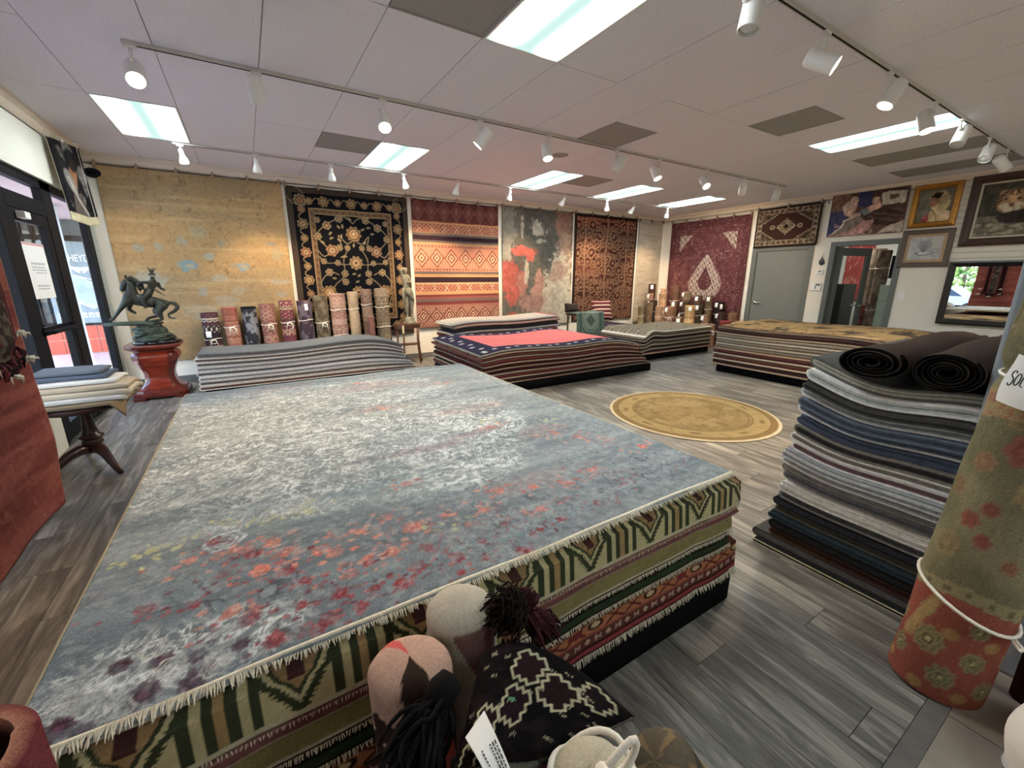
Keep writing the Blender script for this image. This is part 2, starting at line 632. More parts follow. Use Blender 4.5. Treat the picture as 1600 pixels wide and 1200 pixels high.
def plank_mat():
    m = bpy.data.materials.new('grey_oak_vinyl')
    m.use_nodes = True
    t = m.node_tree
    N, L = t.nodes, t.links
    b = N['Principled BSDF']
    b.inputs['Roughness'].default_value = 0.42
    tc = N.new('ShaderNodeTexCoord')
    ge = N.new('ShaderNodeNewGeometry')
    mp = N.new('ShaderNodeMapping')
    mp.inputs['Scale'].default_value = (9, 1.05, 1)
    add = N.new('ShaderNodeVectorMath')
    add.operation = 'ADD'
    sc = N.new('ShaderNodeVectorMath')
    sc.operation = 'SCALE'
    sc.inputs[0].default_value = (37, 91, 13)
    L.new(ge.outputs['Random Per Island'], sc.inputs['Scale'])
    oi = N.new('ShaderNodeObjectInfo')
    add2 = N.new('ShaderNodeVectorMath')
    add2.operation = 'ADD'
    L.new(ge.outputs['Position'], add.inputs[0])
    L.new(sc.outputs[0], add.inputs[1])
    sc2 = N.new('ShaderNodeVectorMath')
    sc2.operation = 'SCALE'
    sc2.inputs[0].default_value = (53, 17, 29)
    L.new(oi.outputs['Random'], sc2.inputs['Scale'])
    L.new(add.outputs[0], add2.inputs[0])
    L.new(sc2.outputs[0], add2.inputs[1])
    L.new(add2.outputs[0], mp.inputs[0])
    n1 = N.new('ShaderNodeTexNoise')
    n1.inputs['Scale'].default_value = 1.6
    n1.inputs['Detail'].default_value = 7
    n1.inputs['Roughness'].default_value = 0.65
    n1.inputs['Distortion'].default_value = 0.9
    L.new(mp.outputs[0], n1.inputs['Vector'])
    mp2 = N.new('ShaderNodeMapping')
    mp2.inputs['Scale'].default_value = (60, 3, 1)
    L.new(add2.outputs[0], mp2.inputs[0])
    n2 = N.new('ShaderNodeTexNoise')
    n2.inputs['Scale'].default_value = 2.2
    n2.inputs['Detail'].default_value = 4
    L.new(mp2.outputs[0], n2.inputs['Vector'])
    cr = N.new('ShaderNodeValToRGB')
    e = cr.color_ramp.elements
    e[0].position, e[0].color = 0.30, (*S(64, 63, 60), 1)
    e[1].position, e[1].color = 0.70, (*S(168, 165, 156), 1)
    x = e.new(0.5)
    x.color = (*S(108, 106, 101), 1)
    L.new(n1.outputs[0], cr.inputs[0])
    mr = N.new('ShaderNodeMapRange')
    mr.inputs['From Min'].default_value = 0.3
    mr.inputs['From Max'].default_value = 0.7
    mr.inputs['To Min'].default_value = 0.84
    mr.inputs['To Max'].default_value = 1.15
    L.new(n2.outputs[0], mr.inputs[0])
    mx = N.new('ShaderNodeMix')
    mx.data_type = 'RGBA'
    mx.blend_type = 'MULTIPLY'
    mx.inputs[0].default_value = 1
    L.new(cr.outputs[0], mx.inputs[6])
    L.new(mr.outputs[0], mx.inputs[7])
    # tone of the single plank
    sm = N.new('ShaderNodeMath')
    sm.operation = 'ADD'
    L.new(ge.outputs['Random Per Island'], sm.inputs[0])
    L.new(oi.outputs['Random'], sm.inputs[1])
    fr = N.new('ShaderNodeMath')
    fr.operation = 'FRACT'
    L.new(sm.outputs[0], fr.inputs[0])
    mr2 = N.new('ShaderNodeMapRange')
    mr2.inputs['To Min'].default_value = 0.85
    mr2.inputs['To Max'].default_value = 1.14
    L.new(fr.outputs[0], mr2.inputs[0])
    mx2 = N.new('ShaderNodeMix')
    mx2.data_type = 'RGBA'
    mx2.blend_type = 'MULTIPLY'
    mx2.inputs[0].default_value = 1
    L.new(mx.outputs[2], mx2.inputs[6])
    L.new(mr2.outputs[0], mx2.inputs[7])
    L.new(mx2.outputs[2], b.inputs['Base Color'])
    bp = N.new('ShaderNodeBump')
    bp.inputs['Strength'].default_value = 0.15
    bp.inputs['Distance'].default_value = 0.002
    L.new(n2.outputs[0], bp.inputs['Height'])
    L.new(bp.outputs[0], b.inputs['Normal'])
    return m


M_PLANK = plank_mat()
YT0, YT1 = 0.165, 0.225      # threshold strip along X
pw, pl = 0.2, 1.22
planks = []
i = 0
x = XL
while x < XR:
    y = YT1 - ((i * 0.37) % 1.0) * pl
    while y < YB:
        a, b_ = max(y, YT1), min(y + pl, YB)
        if b_ - a > 0.05:
            planks.append((x, min(x + pw, XR), a, b_))
        y += pl
    x += pw
    i += 1


def plank_seen(p):
    cx, cy = (p[0] + p[1]) / 2, (p[2] + p[3]) / 2
    if -0.35 < cx < 1.9 and 0.95 < cy < 3.9:
        return 99
    if 2.7 < cx < 5.8 and cy > 5.4 or 6.9 < cx < 8.4 and 1.6 < cy < 4.2:
        return 99
    d = math.hypot(cx, cy)
    f = (cx * 0.53 + cy * 0.848) / max(d, 1e-6)
    return d + (60 if f < 0.5 else 0)


planks.sort(key=plank_seen)
gap = 0.0012


def plank_mesh(lst):
    m_ = MB()
    for (a, b_, c, d) in lst:
        m_.box(a + gap, b_ - gap, c + gap, d - gap, -0.006, 0.0)
    return m_


for p in planks[:260]:
    plank_mesh([p]).build('floor_plank', M_PLANK, floor)
stuff(plank_mesh(planks[260:]).build('floor_planks_beyond', M_PLANK, floor))
# threshold strip and the warmer tiles this side of it
M_THR = mat('grey_threshold', S(98, 95, 92), 0.5, nz=0.2, scale=12)
M_FTILE = mat('taupe_floor_tile', S(140, 130, 120), 0.5, nz=0.25, scale=5, bump=0.05)
mb = MB()
mb.box(XL, XR, YT0, YT1 - 0.001, -0.006, 0.002)
o = struct(mb.build('trim_1', M_THR))
for ix in range(13):
    for iy in range(4):
        x0, y1 = XL + ix * 0.9, YT0 - iy * 0.8
        if x0 > 9.5 or y1 < YF:
            continue
        mb = MB()
        mb.box(x0 + 0.002, min(x0 + 0.898, XR), y1 - 0.798, y1 - 0.001, -0.006, 0.0)
        mb.build('floor_tile', M_FTILE, floor)

# ---- walls
DY0, DY1, DZ = 4.33, 5.45, 2.17        # closed door
OY0, OY1, OZ = 2.93, 3.93, 2.17        # office opening
mb = MB()
mb.box(XL - 0.12, XR + 0.12, YB, YB + 0.12, 0, H + 0.05)
wall_back = struct(mb.build('wall_back', M_WALL))
mb = MB()
mb.box(XR, XR + 0.12, DY1, YB, 0, H + 0.05)
mb.box(XR, XR + 0.12, DY0, DY1, DZ, H + 0.05)
mb.box(XR, XR + 0.12, OY1, DY0, 0, H + 0.05)
mb.box(XR, XR + 0.12, OY0, OY1, OZ, H + 0.05)
mb.box(XR, XR + 0.12, YF, OY0, 0, H + 0.05)
wall_right = struct(mb.build('wall_right', M_WALL))
# grooved slats of the display wall round the pictures: thin boards, joints recessed
mb = MB()
z = 1.86
while z < 3.0:
    mb.box(XR - 0.022, XR + 0.001, YF + 0.05, 2.86, z, min(z + 0.072, 3.02), b=0.003)
    z += 0.09
stuff(mb.build('slat_boards', M_WALL, wall_right))
mb = MB()
mb.box(XL - 0.1, XR + 0.1, YF - 0.12, YF, 0, H + 0.05)
struct(mb.build('wall_front', M_WALL))
# left wall: solid over the glazing, knee wall, solid near part
GH = 2.52                              # head of the storefront
mb = MB()
mb.box(XL - 0.14, XL, YF, YB, GH, H + 0.05)
mb.box(XL - 0.14, XL, 7.90, YB, 0, GH)
mb.box(XL - 0.14, XL, 1.2, 5.33, 0, 0.55)
mb.box(XL - 0.14, XL, YF, 1.2, 0, GH)
wall_left = struct(mb.build('wall_left', M_WALLG))

# ---- crown moulding
prof = [(0, 0), (0, 0.012), (0.02, 0.03), (0.03, 0.05), (0.034, 0.075), (0.055, 0.095), (0.06, 0.13), (0.0, 0.13)]
# (out from wall, up from 3.0)


def crown(name, p0, p1, n):
    mb = MB()
    V = []
    for p in (p0, p1):
        for a, b_ in prof:
            V.append((p[0] + n[0] * a * 1.3, p[1] + n[1] * a * 1.3, 3.0 + b_))
    k = len(prof)
    F = [(i, (i + 1) % k, k + (i + 1) % k, k + i) for i in range(k)] + [tuple(range(k)), tuple(range(k, 2 * k))]
    mb.add(V, F)
    return struct(mb.build(name, M_TRIM))


crown('trim_2', (XL, YB), (XR, YB), (0, -1))
crown('trim_3', (XR, YF), (XR, YB), (-1, 0))
crown('trim_4', (XL, YF), (XL, YB), (1, 0))
M_BASEB = mat('grey_base_vinyl', S(105, 104, 102), 0.6, nz=0.05)
mb = MB()
mb.box(XL + 0.001, XR, YB - 0.012, YB, 0, 0.1, b=0.003)
struct(mb.build('baseboard_back', M_BASEB))
for nm, a, b_ in (('baseboard_right', DY1 + 0.07, YB), ('baseboard_right', OY1 + 0.07, DY0 - 0.07), ('baseboard_right', YF, OY0 - 0.07)):
    mb = MB()
    mb.box(XR - 0.012, XR, a, b_, 0, 0.1, b=0.003)
    struct(mb.build(nm, M_BASEB))

# ---- ceiling: slab above, tiles hung below with open joints
mb = MB()
mb.box(XL - 0.1, XR + 0.1, YF - 0.1, YB + 0.1, H + 0.012, H + 0.06)
ceiling = struct(mb.build('ceiling', M_TGRID))
LIGHTS = [(0, 0), (4, 0), (8, 0), (11, 0), (14, 0), (4, 3), (11, 3), (4, 6), (11, 6)]      # (column, row) of the panels; last two unseen, added to light the pile front
VENTS = {(7, 2): 1, (9, 3): 1, (3, 0): 0, (3, 3): 1, (9, 0): 0, (13, 3): 2, (15, 3): 2}   # 1 far half, 0 near half, 2 whole
meshes = {}


def tile_mesh(w, l):
    key = (round(w, 3), round(l, 3))
    if key not in meshes:
        mb = MB()
        mb.box(0.003, w - 0.003, 0.003, l - 0.003, 0, 0.012, b=0.0015)
        ob = mb.build('ceiling_tile', M_TILE)
        meshes[key] = ob.data
        bpy.data.objects.remove(ob)
    return meshes[key]


def put_tile(x0, x1, y0, y1):
    x0, x1, y0, y1 = max(x0, XL), min(x1, XR), max(y0, YF), min(y1, YB)
    if x1 - x0 < 0.03 or y1 - y0 < 0.03:
        return
    o = bpy.data.objects.new('ceiling_tile', tile_mesh(x1 - x0, y1 - y0))
    o.location = (x0, y0, H - random.uniform(0, 0.0025))
    o.rotation_euler = (random.uniform(-.0012, .0012), random.uniform(-.0015, .0015), 0)
    link(o, None)
    o.parent = ceiling


PANELS = []
VENT_BOX = []
for k in range(-1, 17):
    for j in range(0, 9):
        x0, y0 = GX + PX * k, GY - PY * j
        y1 = y0 + PY
        y0, y1 = y0 - PY, y1 - PY     # row j spans GY-PY*(j+1) .. GY-PY*j
        if (k, j) in [(a, b_) for a, b_ in LIGHTS]:
            PANELS.append((x0, x0 + PX, y0, y1))
            continue
        if (k, j) in VENTS:
            v = VENTS[(k, j)]
            ym = (y0 + y1) / 2
            if v == 1:
                VENT_BOX.append((x0, x0 + PX, ym, y1))
                put_tile(x0, x0 + PX, y0, ym)
            elif v == 0:
                VENT_BOX.append((x0, x0 + PX, y0, ym))
                put_tile(x0, x0 + PX, ym, y1)
            else:
                VENT_BOX.append((x0, x0 + PX, y0, y1))
            continue
        put_tile(x0, x0 + PX, y0, y1)
for k in range(-1, 17):        # cut row along the back wall
    put_tile(GX + PX * k, GX + PX * (k + 1), GY, YB)


# ---- ceiling panels
def panel_mat():
    m = bpy.data.materials.new('panel_diffuser')
    m.use_nodes = True
    t = m.node_tree
    N, L = t.nodes, t.links
    b = N['Principled BSDF']
    b.inputs['Base Color'].default_value = (0.2, 0.22, 0.22, 1)
    at = N.new('ShaderNodeAttribute')
    at.attribute_name = 'Col'
    L.new(at.outputs['Color'], b.inputs['Emission Color'])
    b.inputs['Emission Strength'].default_value = PANEL_L
    return m


M_DIFF = panel_mat()
PANEL_LABELS = [
    'fluorescent ceiling panel over the far left corner by the storefront',
    'fluorescent ceiling panel near the back track, above the striped flatweave',
    'fluorescent ceiling panel above the grey and red abstract rug',
    'fluorescent ceiling panel above the brown vine rug, second from the right corner',
    'fluorescent ceiling panel nearest the far right corner',
    'large bright fluorescent ceiling panel cut by the top edge of the photo',
    'fluorescent ceiling panel before the office door, beside the dark strips',
    'unseen fluorescent ceiling panel added behind the camera as fill, in line with the large bright one', 'unseen fluorescent ceiling panel added behind the camera as fill, in line with the office door one']
POS = {}
order = [(0, 0), (4, 0), (8, 0), (11, 0), (14, 0), (4, 3), (11, 3), (4, 6), (11, 6)]
for (k, j), lab in zip(order, PANEL_LABELS):
    x0, y1 = GX + PX * k, GY - PY * j
    x1, y0 = x0 + PX, y1 - PY
    t = thing('ceiling_light', lab, 'ceiling light', ((x0 + x1) / 2, (y0 + y1) / 2, H), 'fluorescent panels in the ceiling')
    mb = MB()
    w = 0.018
    for bx in ((x0 + .003, x0 + w, y0 + .003, y1 - .003), (x1 - w, x1 - .003, y0 + .003, y1 - .003), (x0 + w, x1 - w, y0 + .003, y0 + w), (x0 + w, x1 - w, y1 - w, y1 - .003)):
        mb.box(*bx, H - 0.006, H + 0.012)
    mb.build('frame', M_WHITE, t)
    U, V = np.meshgrid(np.linspace(x0 + w, x1 - w, 25), np.linspace(y0 + w, y1 - w, 31))
    u = (U - x0) / (x1 - x0)
    band = np.exp(-((u - 0.22) / 0.09) ** 2) + np.exp(-((u - 0.80) / 0.095) ** 2)
    v = (V - y0) / (y1 - y0)
    band *= sst(0.0, 0.12, v) * sst(0.0, 0.12, 1 - v)
    c = np.array([0.010, 0.0150, 0.0142])[None, None] * (1 - 0 * band[..., None]) + np.array([0.94, 1.0, 0.99]) * band[..., None]
    sheet('diffuser', np.stack([U, V, np.full_like(U, H - 0.001)], -1)[:, ::-1], c[:, ::-1], 0.006, M_DIFF, t)
VL = {(7, 2): 'dark square return vent in the ceiling behind the front track', (9, 3): 'grey square vent in the ceiling left of the office light panel',
      (3, 0): 'grey square vent beside the panel over the striped flatweave', (3, 3): 'dark vent beside the large panel at the top edge of the photo',
      (9, 0): 'dark square vent between the panels near the back right',
      (13, 3): 'long dark unlit ceiling strip beside the office light panel', (15, 3): 'long dark ceiling strip nearest the office door wall'}
for (k, j), vb in zip([kj for kk in range(-1, 17) for kj in [(kk, jj) for jj in range(9)] if kj in VENTS], VENT_BOX):
    x0, x1, y0, y1 = vb
    t = thing('ceiling_vent', VL[(k, j)], 'vent', ((x0 + x1) / 2, (y0 + y1) / 2, H), 'vents and dark strips in the ceiling')
    mb = MB()
    mb.box(x0 + .02, x1 - .02, y0 + .02, y1 - .02, H + 0.001, H + 0.011)
    mb.build('panel', M_VENT, t)
    mb = MB()
    for bx in ((x0 + .003, x0 + .02, y0 + .003, y1 - .003), (x1 - .02, x1 - .003, y0 + .003, y1 - .003), (x0 + .02, x1 - .02, y0 + .003, y0 + .02), (x0 + .02, x1 - .02, y1 - .02, y1 - .003)):
        mb.box(*bx, H - 0.003, H + 0.011)
    mb.build('frame', M_VENT, t)
mb = MB()
mb.lathe([(0.0, H - .004), (0.07, H - .004), (0.10, H - .006), (0.115, H - .002), (0.115, H + .001)], n=28, M=Matrix.Translation((3.75, 4.85, 0)))
t = mb.build('ceiling_speaker', M_VENT, None, True)
tag(t, 'round flush ceiling speaker between the two rear lamp tracks', 'speaker')

# ---- doors of the right wall
D1 = thing('door_1', 'closed plain grey door under the small medallion rug', 'door', (XR, (DY0 + DY1) / 2, 0))
D1['kind'] = 'structure'
mb = MB()
mb.box(XR + 0.01, XR + 0.055, DY0 + .05, DY1 - .05, 0.008, DZ - .05, b=0.003)
mb.build('door_leaf', M_DOOR, D1)
mb = MB()
mb.box(XR - 0.018, XR + 0.13, DY0 - .06, DY0 + .048, 0, DZ + .06, b=0.006)
mb.box(XR - 0.018, XR + 0.13, DY1 - .048, DY1 + .06, 0, DZ + .06, b=0.006)
mb.box(XR - 0.018, XR + 0.13, DY0 + .048, DY1 - .048, DZ - .048, DZ + .06, b=0.006)
mb.build('door_frame', M_DFRAME, D1)


def lever(parent, p, along, out, ln=0.12):
    """rosette and lever"""
    p, al, ou = Vector(p), Vector(along), Vector(out)
    mb = MB()
    mb.lathe([(0.0, 0), (0.03, 0), (0.03, 0.008), (0.024, 0.012), (0.011, 0.014), (0.011, 0.05), (0, 0.05)], n=16, M=TR(p, ou))
    q = p + ou * 0.045
    mb.tube([q, q + al * 0.02, q + al * ln * .6 + ou * 0.004, q + al * ln], [0.011, 0.012, 0.010, 0.008], n=8)
    return mb.build('lever_handle', M_CHROME, parent, True)


lever(D1, (XR + 0.01, DY1 - 0.13, 1.02), (0, -1, 0), (-1, 0, 0), 0.16)
D2 = thing('door_2', 'open grey office door with one large glass pane', 'door', (XR, (OY0 + OY1) / 2, 0))
D2['kind'] = 'structure'
mb = MB()
mb.box(XR - 0.018, XR + 0.13, OY0 - .06, OY0 + .03, 0, OZ + .06, b=0.006)
mb.box(XR - 0.018, XR + 0.13, OY1 - .03, OY1 + .06, 0, OZ + .06, b=0.006)
mb.box(XR - 0.018, XR + 0.13, OY0 + .03, OY1 - .03, OZ - .03, OZ + .06, b=0.006)
mb.build('door_frame', M_DFRAME, D2)
ang = math.radians(75)                 # leaf swung into the office about the far jamb
HG = Vector((XR + 0.13, OY1 - .035, 0))
LM = Matrix.Translation(HG) @ Matrix.Rotation(ang - PI / 2, 4, 'Z')     # local +X runs along the leaf
lw, lt = 0.92, 0.045
mb = MB()
st = 0.12
for bx in ((0, st, .008, OZ - .04), (lw - st, lw, .008, OZ - .04), (st, lw - st, .008, .26), (st, lw - st, OZ - .19, OZ - .04)):
    mb.box(bx[0], bx[1], 0, lt, bx[2], bx[3], b=0.003, M=LM)
leaf = mb.build('door_leaf', M_DOOR, D2)
mb = MB()
mb.box(st - .005, lw - st + .005, lt * .4, lt * .6, .255, OZ - .185, M=LM)
mb.build('glass_pane', M_GLASS, leaf)
al = (LM.to_3x3() @ Vector((-1, 0, 0)))
lever(leaf, LM @ Vector((lw - .06, 0, 1.0)), al, LM.to_3x3() @ Vector((0, -1, 0)), 0.13)
lever(leaf, LM @ Vector((lw - .06, lt, 1.0)), al, LM.to_3x3() @ Vector((0, 1, 0)), 0.13)

# ---- column
mb = MB()
mb.box(2.40, 2.9, -0.16, 0.362, 0, H, b=0.012)
struct(mb.build('column', M_COLUMN))

# ---- storefront
SFX0, SFX1 = XL - 0.10, XL - 0.03


def bar(mb, y0, y1, z0, z1, dx=0.0):
    mb.box(SFX0 - dx, SFX1 + dx, y0, y1, z0, z1, b=0.004)


W1 = thing('window_1', 'dark framed storefront glazing with the glass door beside it', 'window', (XL, 6.0, 0))
W1['kind'] = 'structure'
mb = MB()
for a, b_ in ((7.72, 7.90), (6.42, 6.69), (5.33, 5.515), (3.55, 3.65), (1.2, 1.3)):
    bar(mb, a, b_, 0.0 if a > 5 else 0.55, GH)
bar(mb, 1.3, 7.72, GH - .09, GH)
bar(mb, 5.52, 6.42, 2.16, 2.30)
bar(mb, 6.69, 7.72, 0, .12)
bar(mb, 1.3, 5.30, .55, .63)
mb.build('window_frame', M_BLACKM, W1)
for nm, a, b_, c, d in (('pane', 6.68, 7.73, .11, GH - .08), ('pane', 5.51, 6.43, 2.29, GH - .08), ('pane', 3.64, 5.31, .62, GH - .08), ('pane', 1.29, 3.56, .62, GH - .08)):
    mb = MB()
    mb.box(XL - 0.07, XL - 0.06, a, b_, c, d)
    mb.build(nm, M_GLASS, W1)
mb = MB()
mb.box(XL - 0.03, XL + 0.035, 1.2, 5.33, .53, .555, b=0.006)
mb.build('window_sill', M_TRIM, W1)
D3 = thing('door_3', 'dark framed glass entrance door with a push bar and paper notice', 'door', (XL - .06, 5.97, 0))
D3['kind'] = 'structure'
mb = MB()
for a, b_, c, d in ((5.525, 5.63, .01, 2.155), (6.31, 6.415, .01, 2.155), (5.63, 6.31, .01, .17), (5.63, 6.31, 2.05, 2.155)):
    mb.box(SFX0 + .005, SFX1 - .005, a, b_, c, d, b=0.003)
dl = mb.build('door_leaf', M_BLACKM, D3)
mb = MB()
mb.box(XL - .067, XL - .06, 5.625, 6.315, .165, 2.055)
mb.build('glass_pane', M_GLASS, dl)
mb = MB()
mb.tube([(XL - .03, 5.58, 1.06), (XL + .03, 5.60, 1.06), (XL + .035, 6.33, 1.06), (XL - .03, 6.36, 1.06)], 0.022, n=8)
mb.box(XL - .055, XL - .035, 5.56, 6.38, 1.02, 1.10, b=.004)
mb.build('push_bar', M_BLACKM, dl)
mb = MB()
mb.box(XL - .03, XL + .03, 5.66, 5.78, 2.07, 2.13, b=.006)
mb.build('door_closer', M_WHITE, dl)
# notice taped to the door glass
nt = thing('door_notice', 'white printed paper notice taped to the entrance door glass', 'notice', (XL - .055, 5.86, 1.42))
mb = MB()
mb.box(XL - .058, XL - .056, 5.655, 6.20, 1.36, 1.87)
mb.build('paper', M_PAPER, nt)
mb = MB()
for z_, a, b_, hh in ((1.62, 5.80, 6.12, .012), (1.645, 5.80, 6.12, .012), (1.675, 5.80, 6.12, .02), (1.595, 5.86, 6.12, .01), (1.47, 5.82, 6.10, .016), (1.445, 5.82, 6.10, .012)):
    yy = a
    while yy < b_:
        ln = random.uniform(.02, .06)
        mb.box(XL - .0562, XL - .0555, yy, min(yy + ln, b_), z_, z_ + hh)
        yy += ln + .012
stuff(mb.build('printed_lines', mat('grey_print', S(176, 178, 186), .8, nz=.02), nt))
mb = MB()
mb.box(XL - .0565, XL - .0553, 5.655, 6.20, 1.85, 1.875)
mb.build('tape', mat('pink_tape', S(214, 170, 176), .6), nt)
# ================================================================== HANGING RUGS
GOLD, BLACK = S(172, 136, 84), S(16, 16, 22)


def hang(name, label, img, x0, x1, z0, z1, wall='back', off=0.03, thick=0.012, m=None, edge=None, clips=6, sagamt=0.012, wave=0.010, seed=0, group='rugs hung on the walls', cat='rug', M=None):
    """img over X 0..w, Y 0..h (from the lower left corner)"""
    X, Y = img.X, img.Y
    w, h = x1 - x0, z1 - z0
    rng = random.Random(seed)
    ph = [rng.uniform(0, 6) for _ in range(4)]
    d = off + wave * (np.sin(X * 5.1 / w + ph[0]) * 0.6 + np.sin(X * 11 / w + Y * 2 + ph[1]) * 0.3 + np.sin(Y * 3 / h + ph[2]) * 0.5)
    sag = sagamt * np.abs(np.sin(PI * X / w * max(clips - 1, 1))) * (Y / h) ** 3
    Z = z0 + Y - sag
    if wall == 'back':
        P = np.stack([x0 + X, YB - d - 0.004, Z], -1)
        nr = (0, -1, 0)
    elif wall == 'right':       # X runs from the far end towards the camera
        P = np.stack([XR - d - 0.004, x1 - X, Z], -1)
        nr = (-1, 0, 0)
    o = sheet(name, P, img.c, thick, m or M_PILE, None, edge, nr)
    tag(o, label, cat, group)
    for i in range(clips):
        t = (i + 0.02) / max(clips - 1, 1) * 0.985
        mb = MB()
        if wall == 'back':
            cx = x0 + t * w
            mb.box(cx - .016, cx + .016, YB - off - .035, YB - .004, z1 - .03, z1 + .035, S(150, 120, 90), b=.004)
            mb.tube([(cx, YB - off - .02, z1 + .03), (cx, YB - .03, z1 + .07)], .006, S(150, 120, 90), n=6)
        else:
            cy = x1 - t * w
            mb.box(XR - off - .035, XR - .004, cy - .016, cy + .016, z1 - .03, z1 + .035, S(150, 120, 90), b=.004)
            mb.tube([(XR - off - .02, cy, z1 + .03), (XR - .03, cy, z1 + .07)], .006, S(150, 120, 90), n=6)
        mb.build('rug_clip', M_SATIN, o)
    return o


# ---- gold rug
X, Y = grid(2.15, 2.66, 0.0125)
g = Img(X, Y, S(164, 130, 80))
t = fbm(X * 0.7, Y * 2.6, 3)
g.put(sst(.45, .7, t) * .55, S(176, 132, 70))
g.put(sst(.5, .25, t) * .6, S(142, 124, 92))
for cx, cy, r, a in ((1.02, 1.05, .13, .0),):
    pass
v = np.abs(fbm(X * 5.5, Y * 5.5, 21, 3) - .5)
up = sst(.3, 1.6, Y)
g.put((1 - sst(.0, .02, v)) * .55 * up, S(98, 78, 54))
v = np.abs(fbm(X * 9, Y * 9, 31, 2) - .5)
g.put((1 - sst(.0, .022, v)) * .4 * sst(.35, .6, fbm(X * 2, Y * 2, 8)), S(124, 100, 74))
for cx, cy, rx, ry, cc, a in ((.80, 1.28, .12, .07, S(112, 146, 158), .85), (1.48, 1.28, .11, .07, S(116, 148, 160), .85), (.28, 1.52, .07, .06, S(140, 152, 146), .6), (.5, 1.53, .05, .05, S(140, 152, 146), .6),
                          (1.08, 1.43, .07, .05, S(136, 158, 158), .6), (.78, 1.62, .06, .06, S(146, 152, 142), .6), (1.9, 1.63, .08, .04, S(128, 138, 138), .6), (1.25, 1.62, .05, .05, S(132, 138, 132), .5), (1.15, 1.1, .1, .05, S(150, 154, 142), .6),
                          (.92, .9, .06, .07, S(134, 146, 150), .6), (1.95, 1.05, .12, .05, S(146, 152, 146), .6), (.35, 1.1, .16, .1, S(156, 156, 146), .7), (1.4, .9, .1, .06, S(148, 148, 136), .5), (1.0, 1.75, .1, .08, S(150, 148, 124), .5), (1.2, .72, .16, .12, S(150, 152, 142), .5), (.9, .6, .2, .1, S(150, 150, 138), .5), (1.98, .85, .08, .06, S(140, 148, 146), .5), (1.98, 1.45, .08, .1, S(150, 146, 122), .5)):
    n = fbm(X * 13, Y * 13, int(cx * 100), 3)
    d = np.hypot((X - cx) / rx, (Y - cy - .11) / ry)
    g.put(sst(1.25, .75, d + (n - .5) * 1.5) * a, cc)
for cx in (.80, 1.48):
    g.ell(cx + .02, 1.39, .05, .022, S(182, 150, 100), .7)
g.put(sst(.58, .75, fbm(X * 1.2, Y * 22, 5, 2)) * .25, S(196, 170, 120))
g.mottle(.16, 30, 4)
o_gold = hang('wall_rug', 'large faded gold wool rug with pale blue patches behind the horse statue', g, -1.49, .66, .34, 3.0, clips=6, seed=1, edge=S(150, 124, 84))

# ---- black floral rug
w, h = 1.97, 2.47
X, Y = grid(w, h, 0.0105)
BR, GD, TN = S(92, 70, 50), S(130, 102, 58), S(132, 116, 84)
g = Img(X, Y, BLACK)
D = np.minimum.reduce([X, w - X, Y, h - Y])
g.put(D < .085, S(64, 52, 42))
inb = (D > .085) & (D < .32)
rng = random.Random(5)


def vine(pts, wd=.012, col=S(128, 112, 82)):
    """smooth curve through points"""
    n = len(pts)
    out = []
    for i in range(n - 1):
        p0, p1, p2, p3 = pts[max(i - 1, 0)], pts[i], pts[i + 1], pts[min(i + 2, n - 1)]
        for q in range(6):
            t = q / 6
            out.append(tuple(.5 * (2 * p1[a] + (p2[a] - p0[a]) * t + (2 * p0[a] - 5 * p1[a] + 4 * p2[a] - p3[a]) * t * t + (3 * p1[a] - p0[a] - 3 * p2[a] + p3[a]) * t ** 3) for a in (0, 1)))
    out.append(pts[-1])
    g.line(out, wd, col)


for side in range(4):
    L = w if side < 2 else h
    k = 9 if side < 2 else 11
    pts = []
    for i in range(k * 2 + 1):
        a = i / (k * 2) * L
        dd = .205 + .05 * (1 if i % 2 else -1)
        pts.append({0: (a, dd), 1: (a, h - dd), 2: (dd, a), 3: (w - dd, a)}[side])
    vine(pts, .011)
    for i in range(k):
        a = (i + .5) / k * L
        if a < .2 or a > L - .2:
            continue
        p = {0: (a, .205), 1: (a, h - .205), 2: (.205, a), 3: (w - .205, a)}[side]
        r = .085 if i % 2 == 0 else .06
        g.flower(*p, r, [GD if i % 3 else S(134, 90, 56), S(84, 60, 40), S(158, 130, 84), S(106, 66, 40)], 7)
for p in ((.2, .2), (w - .2, .2), (.2, h - .2), (w - .2, h - .2)):
    g.flower(*p, .1, [TN, S(90, 62, 40), GD, S(120, 66, 40)], 8)
g.put((D > .32) & (D < .395), S(104, 78, 50))
g.put(((D > .315) & (D < .325)) | ((D > .392) & (D < .40)), S(150, 120, 78))
g.put(((D > .345) & (D < .37)) * (np.sin((X + Y) * 60) > .2) * .7, S(60, 42, 30))
cx = w / 2
F = []
for (dx, yy, r, kind) in ((0, 1.78, .13, 0), (0, 1.30, .12, 1), (0, .80, .11, 1), (.37, 1.5, .10, 2), (.48, .80, .12, 0), (.22, 2.02, .065, 3), (.42, 1.9, .07, 3), (.2, 1.12, .06, 3), (.25, 1.55, .055, 3), (.57, 1.72, .06, 3), (.45, 1.14, .065, 3), (.2, .98, .06, 3), (.56, 1.98, .05, 3), (.1, .62, .06, 3), (.35, .6, .06, 3), (.12, 1.55, .05, 3), (.3, 1.3, .05, 3), (.52, 1.32, .05, 3), (.3, .72, .05, 3), (.55, .55, .05, 3), (.45, 2.1, .12, 0), (.6, 1.78, .1, 2), (.6, 1.2, .09, 2)):
    for s in ((-1, 1) if dx else (1,)):
        F.append((cx + s * dx, yy, r, kind))
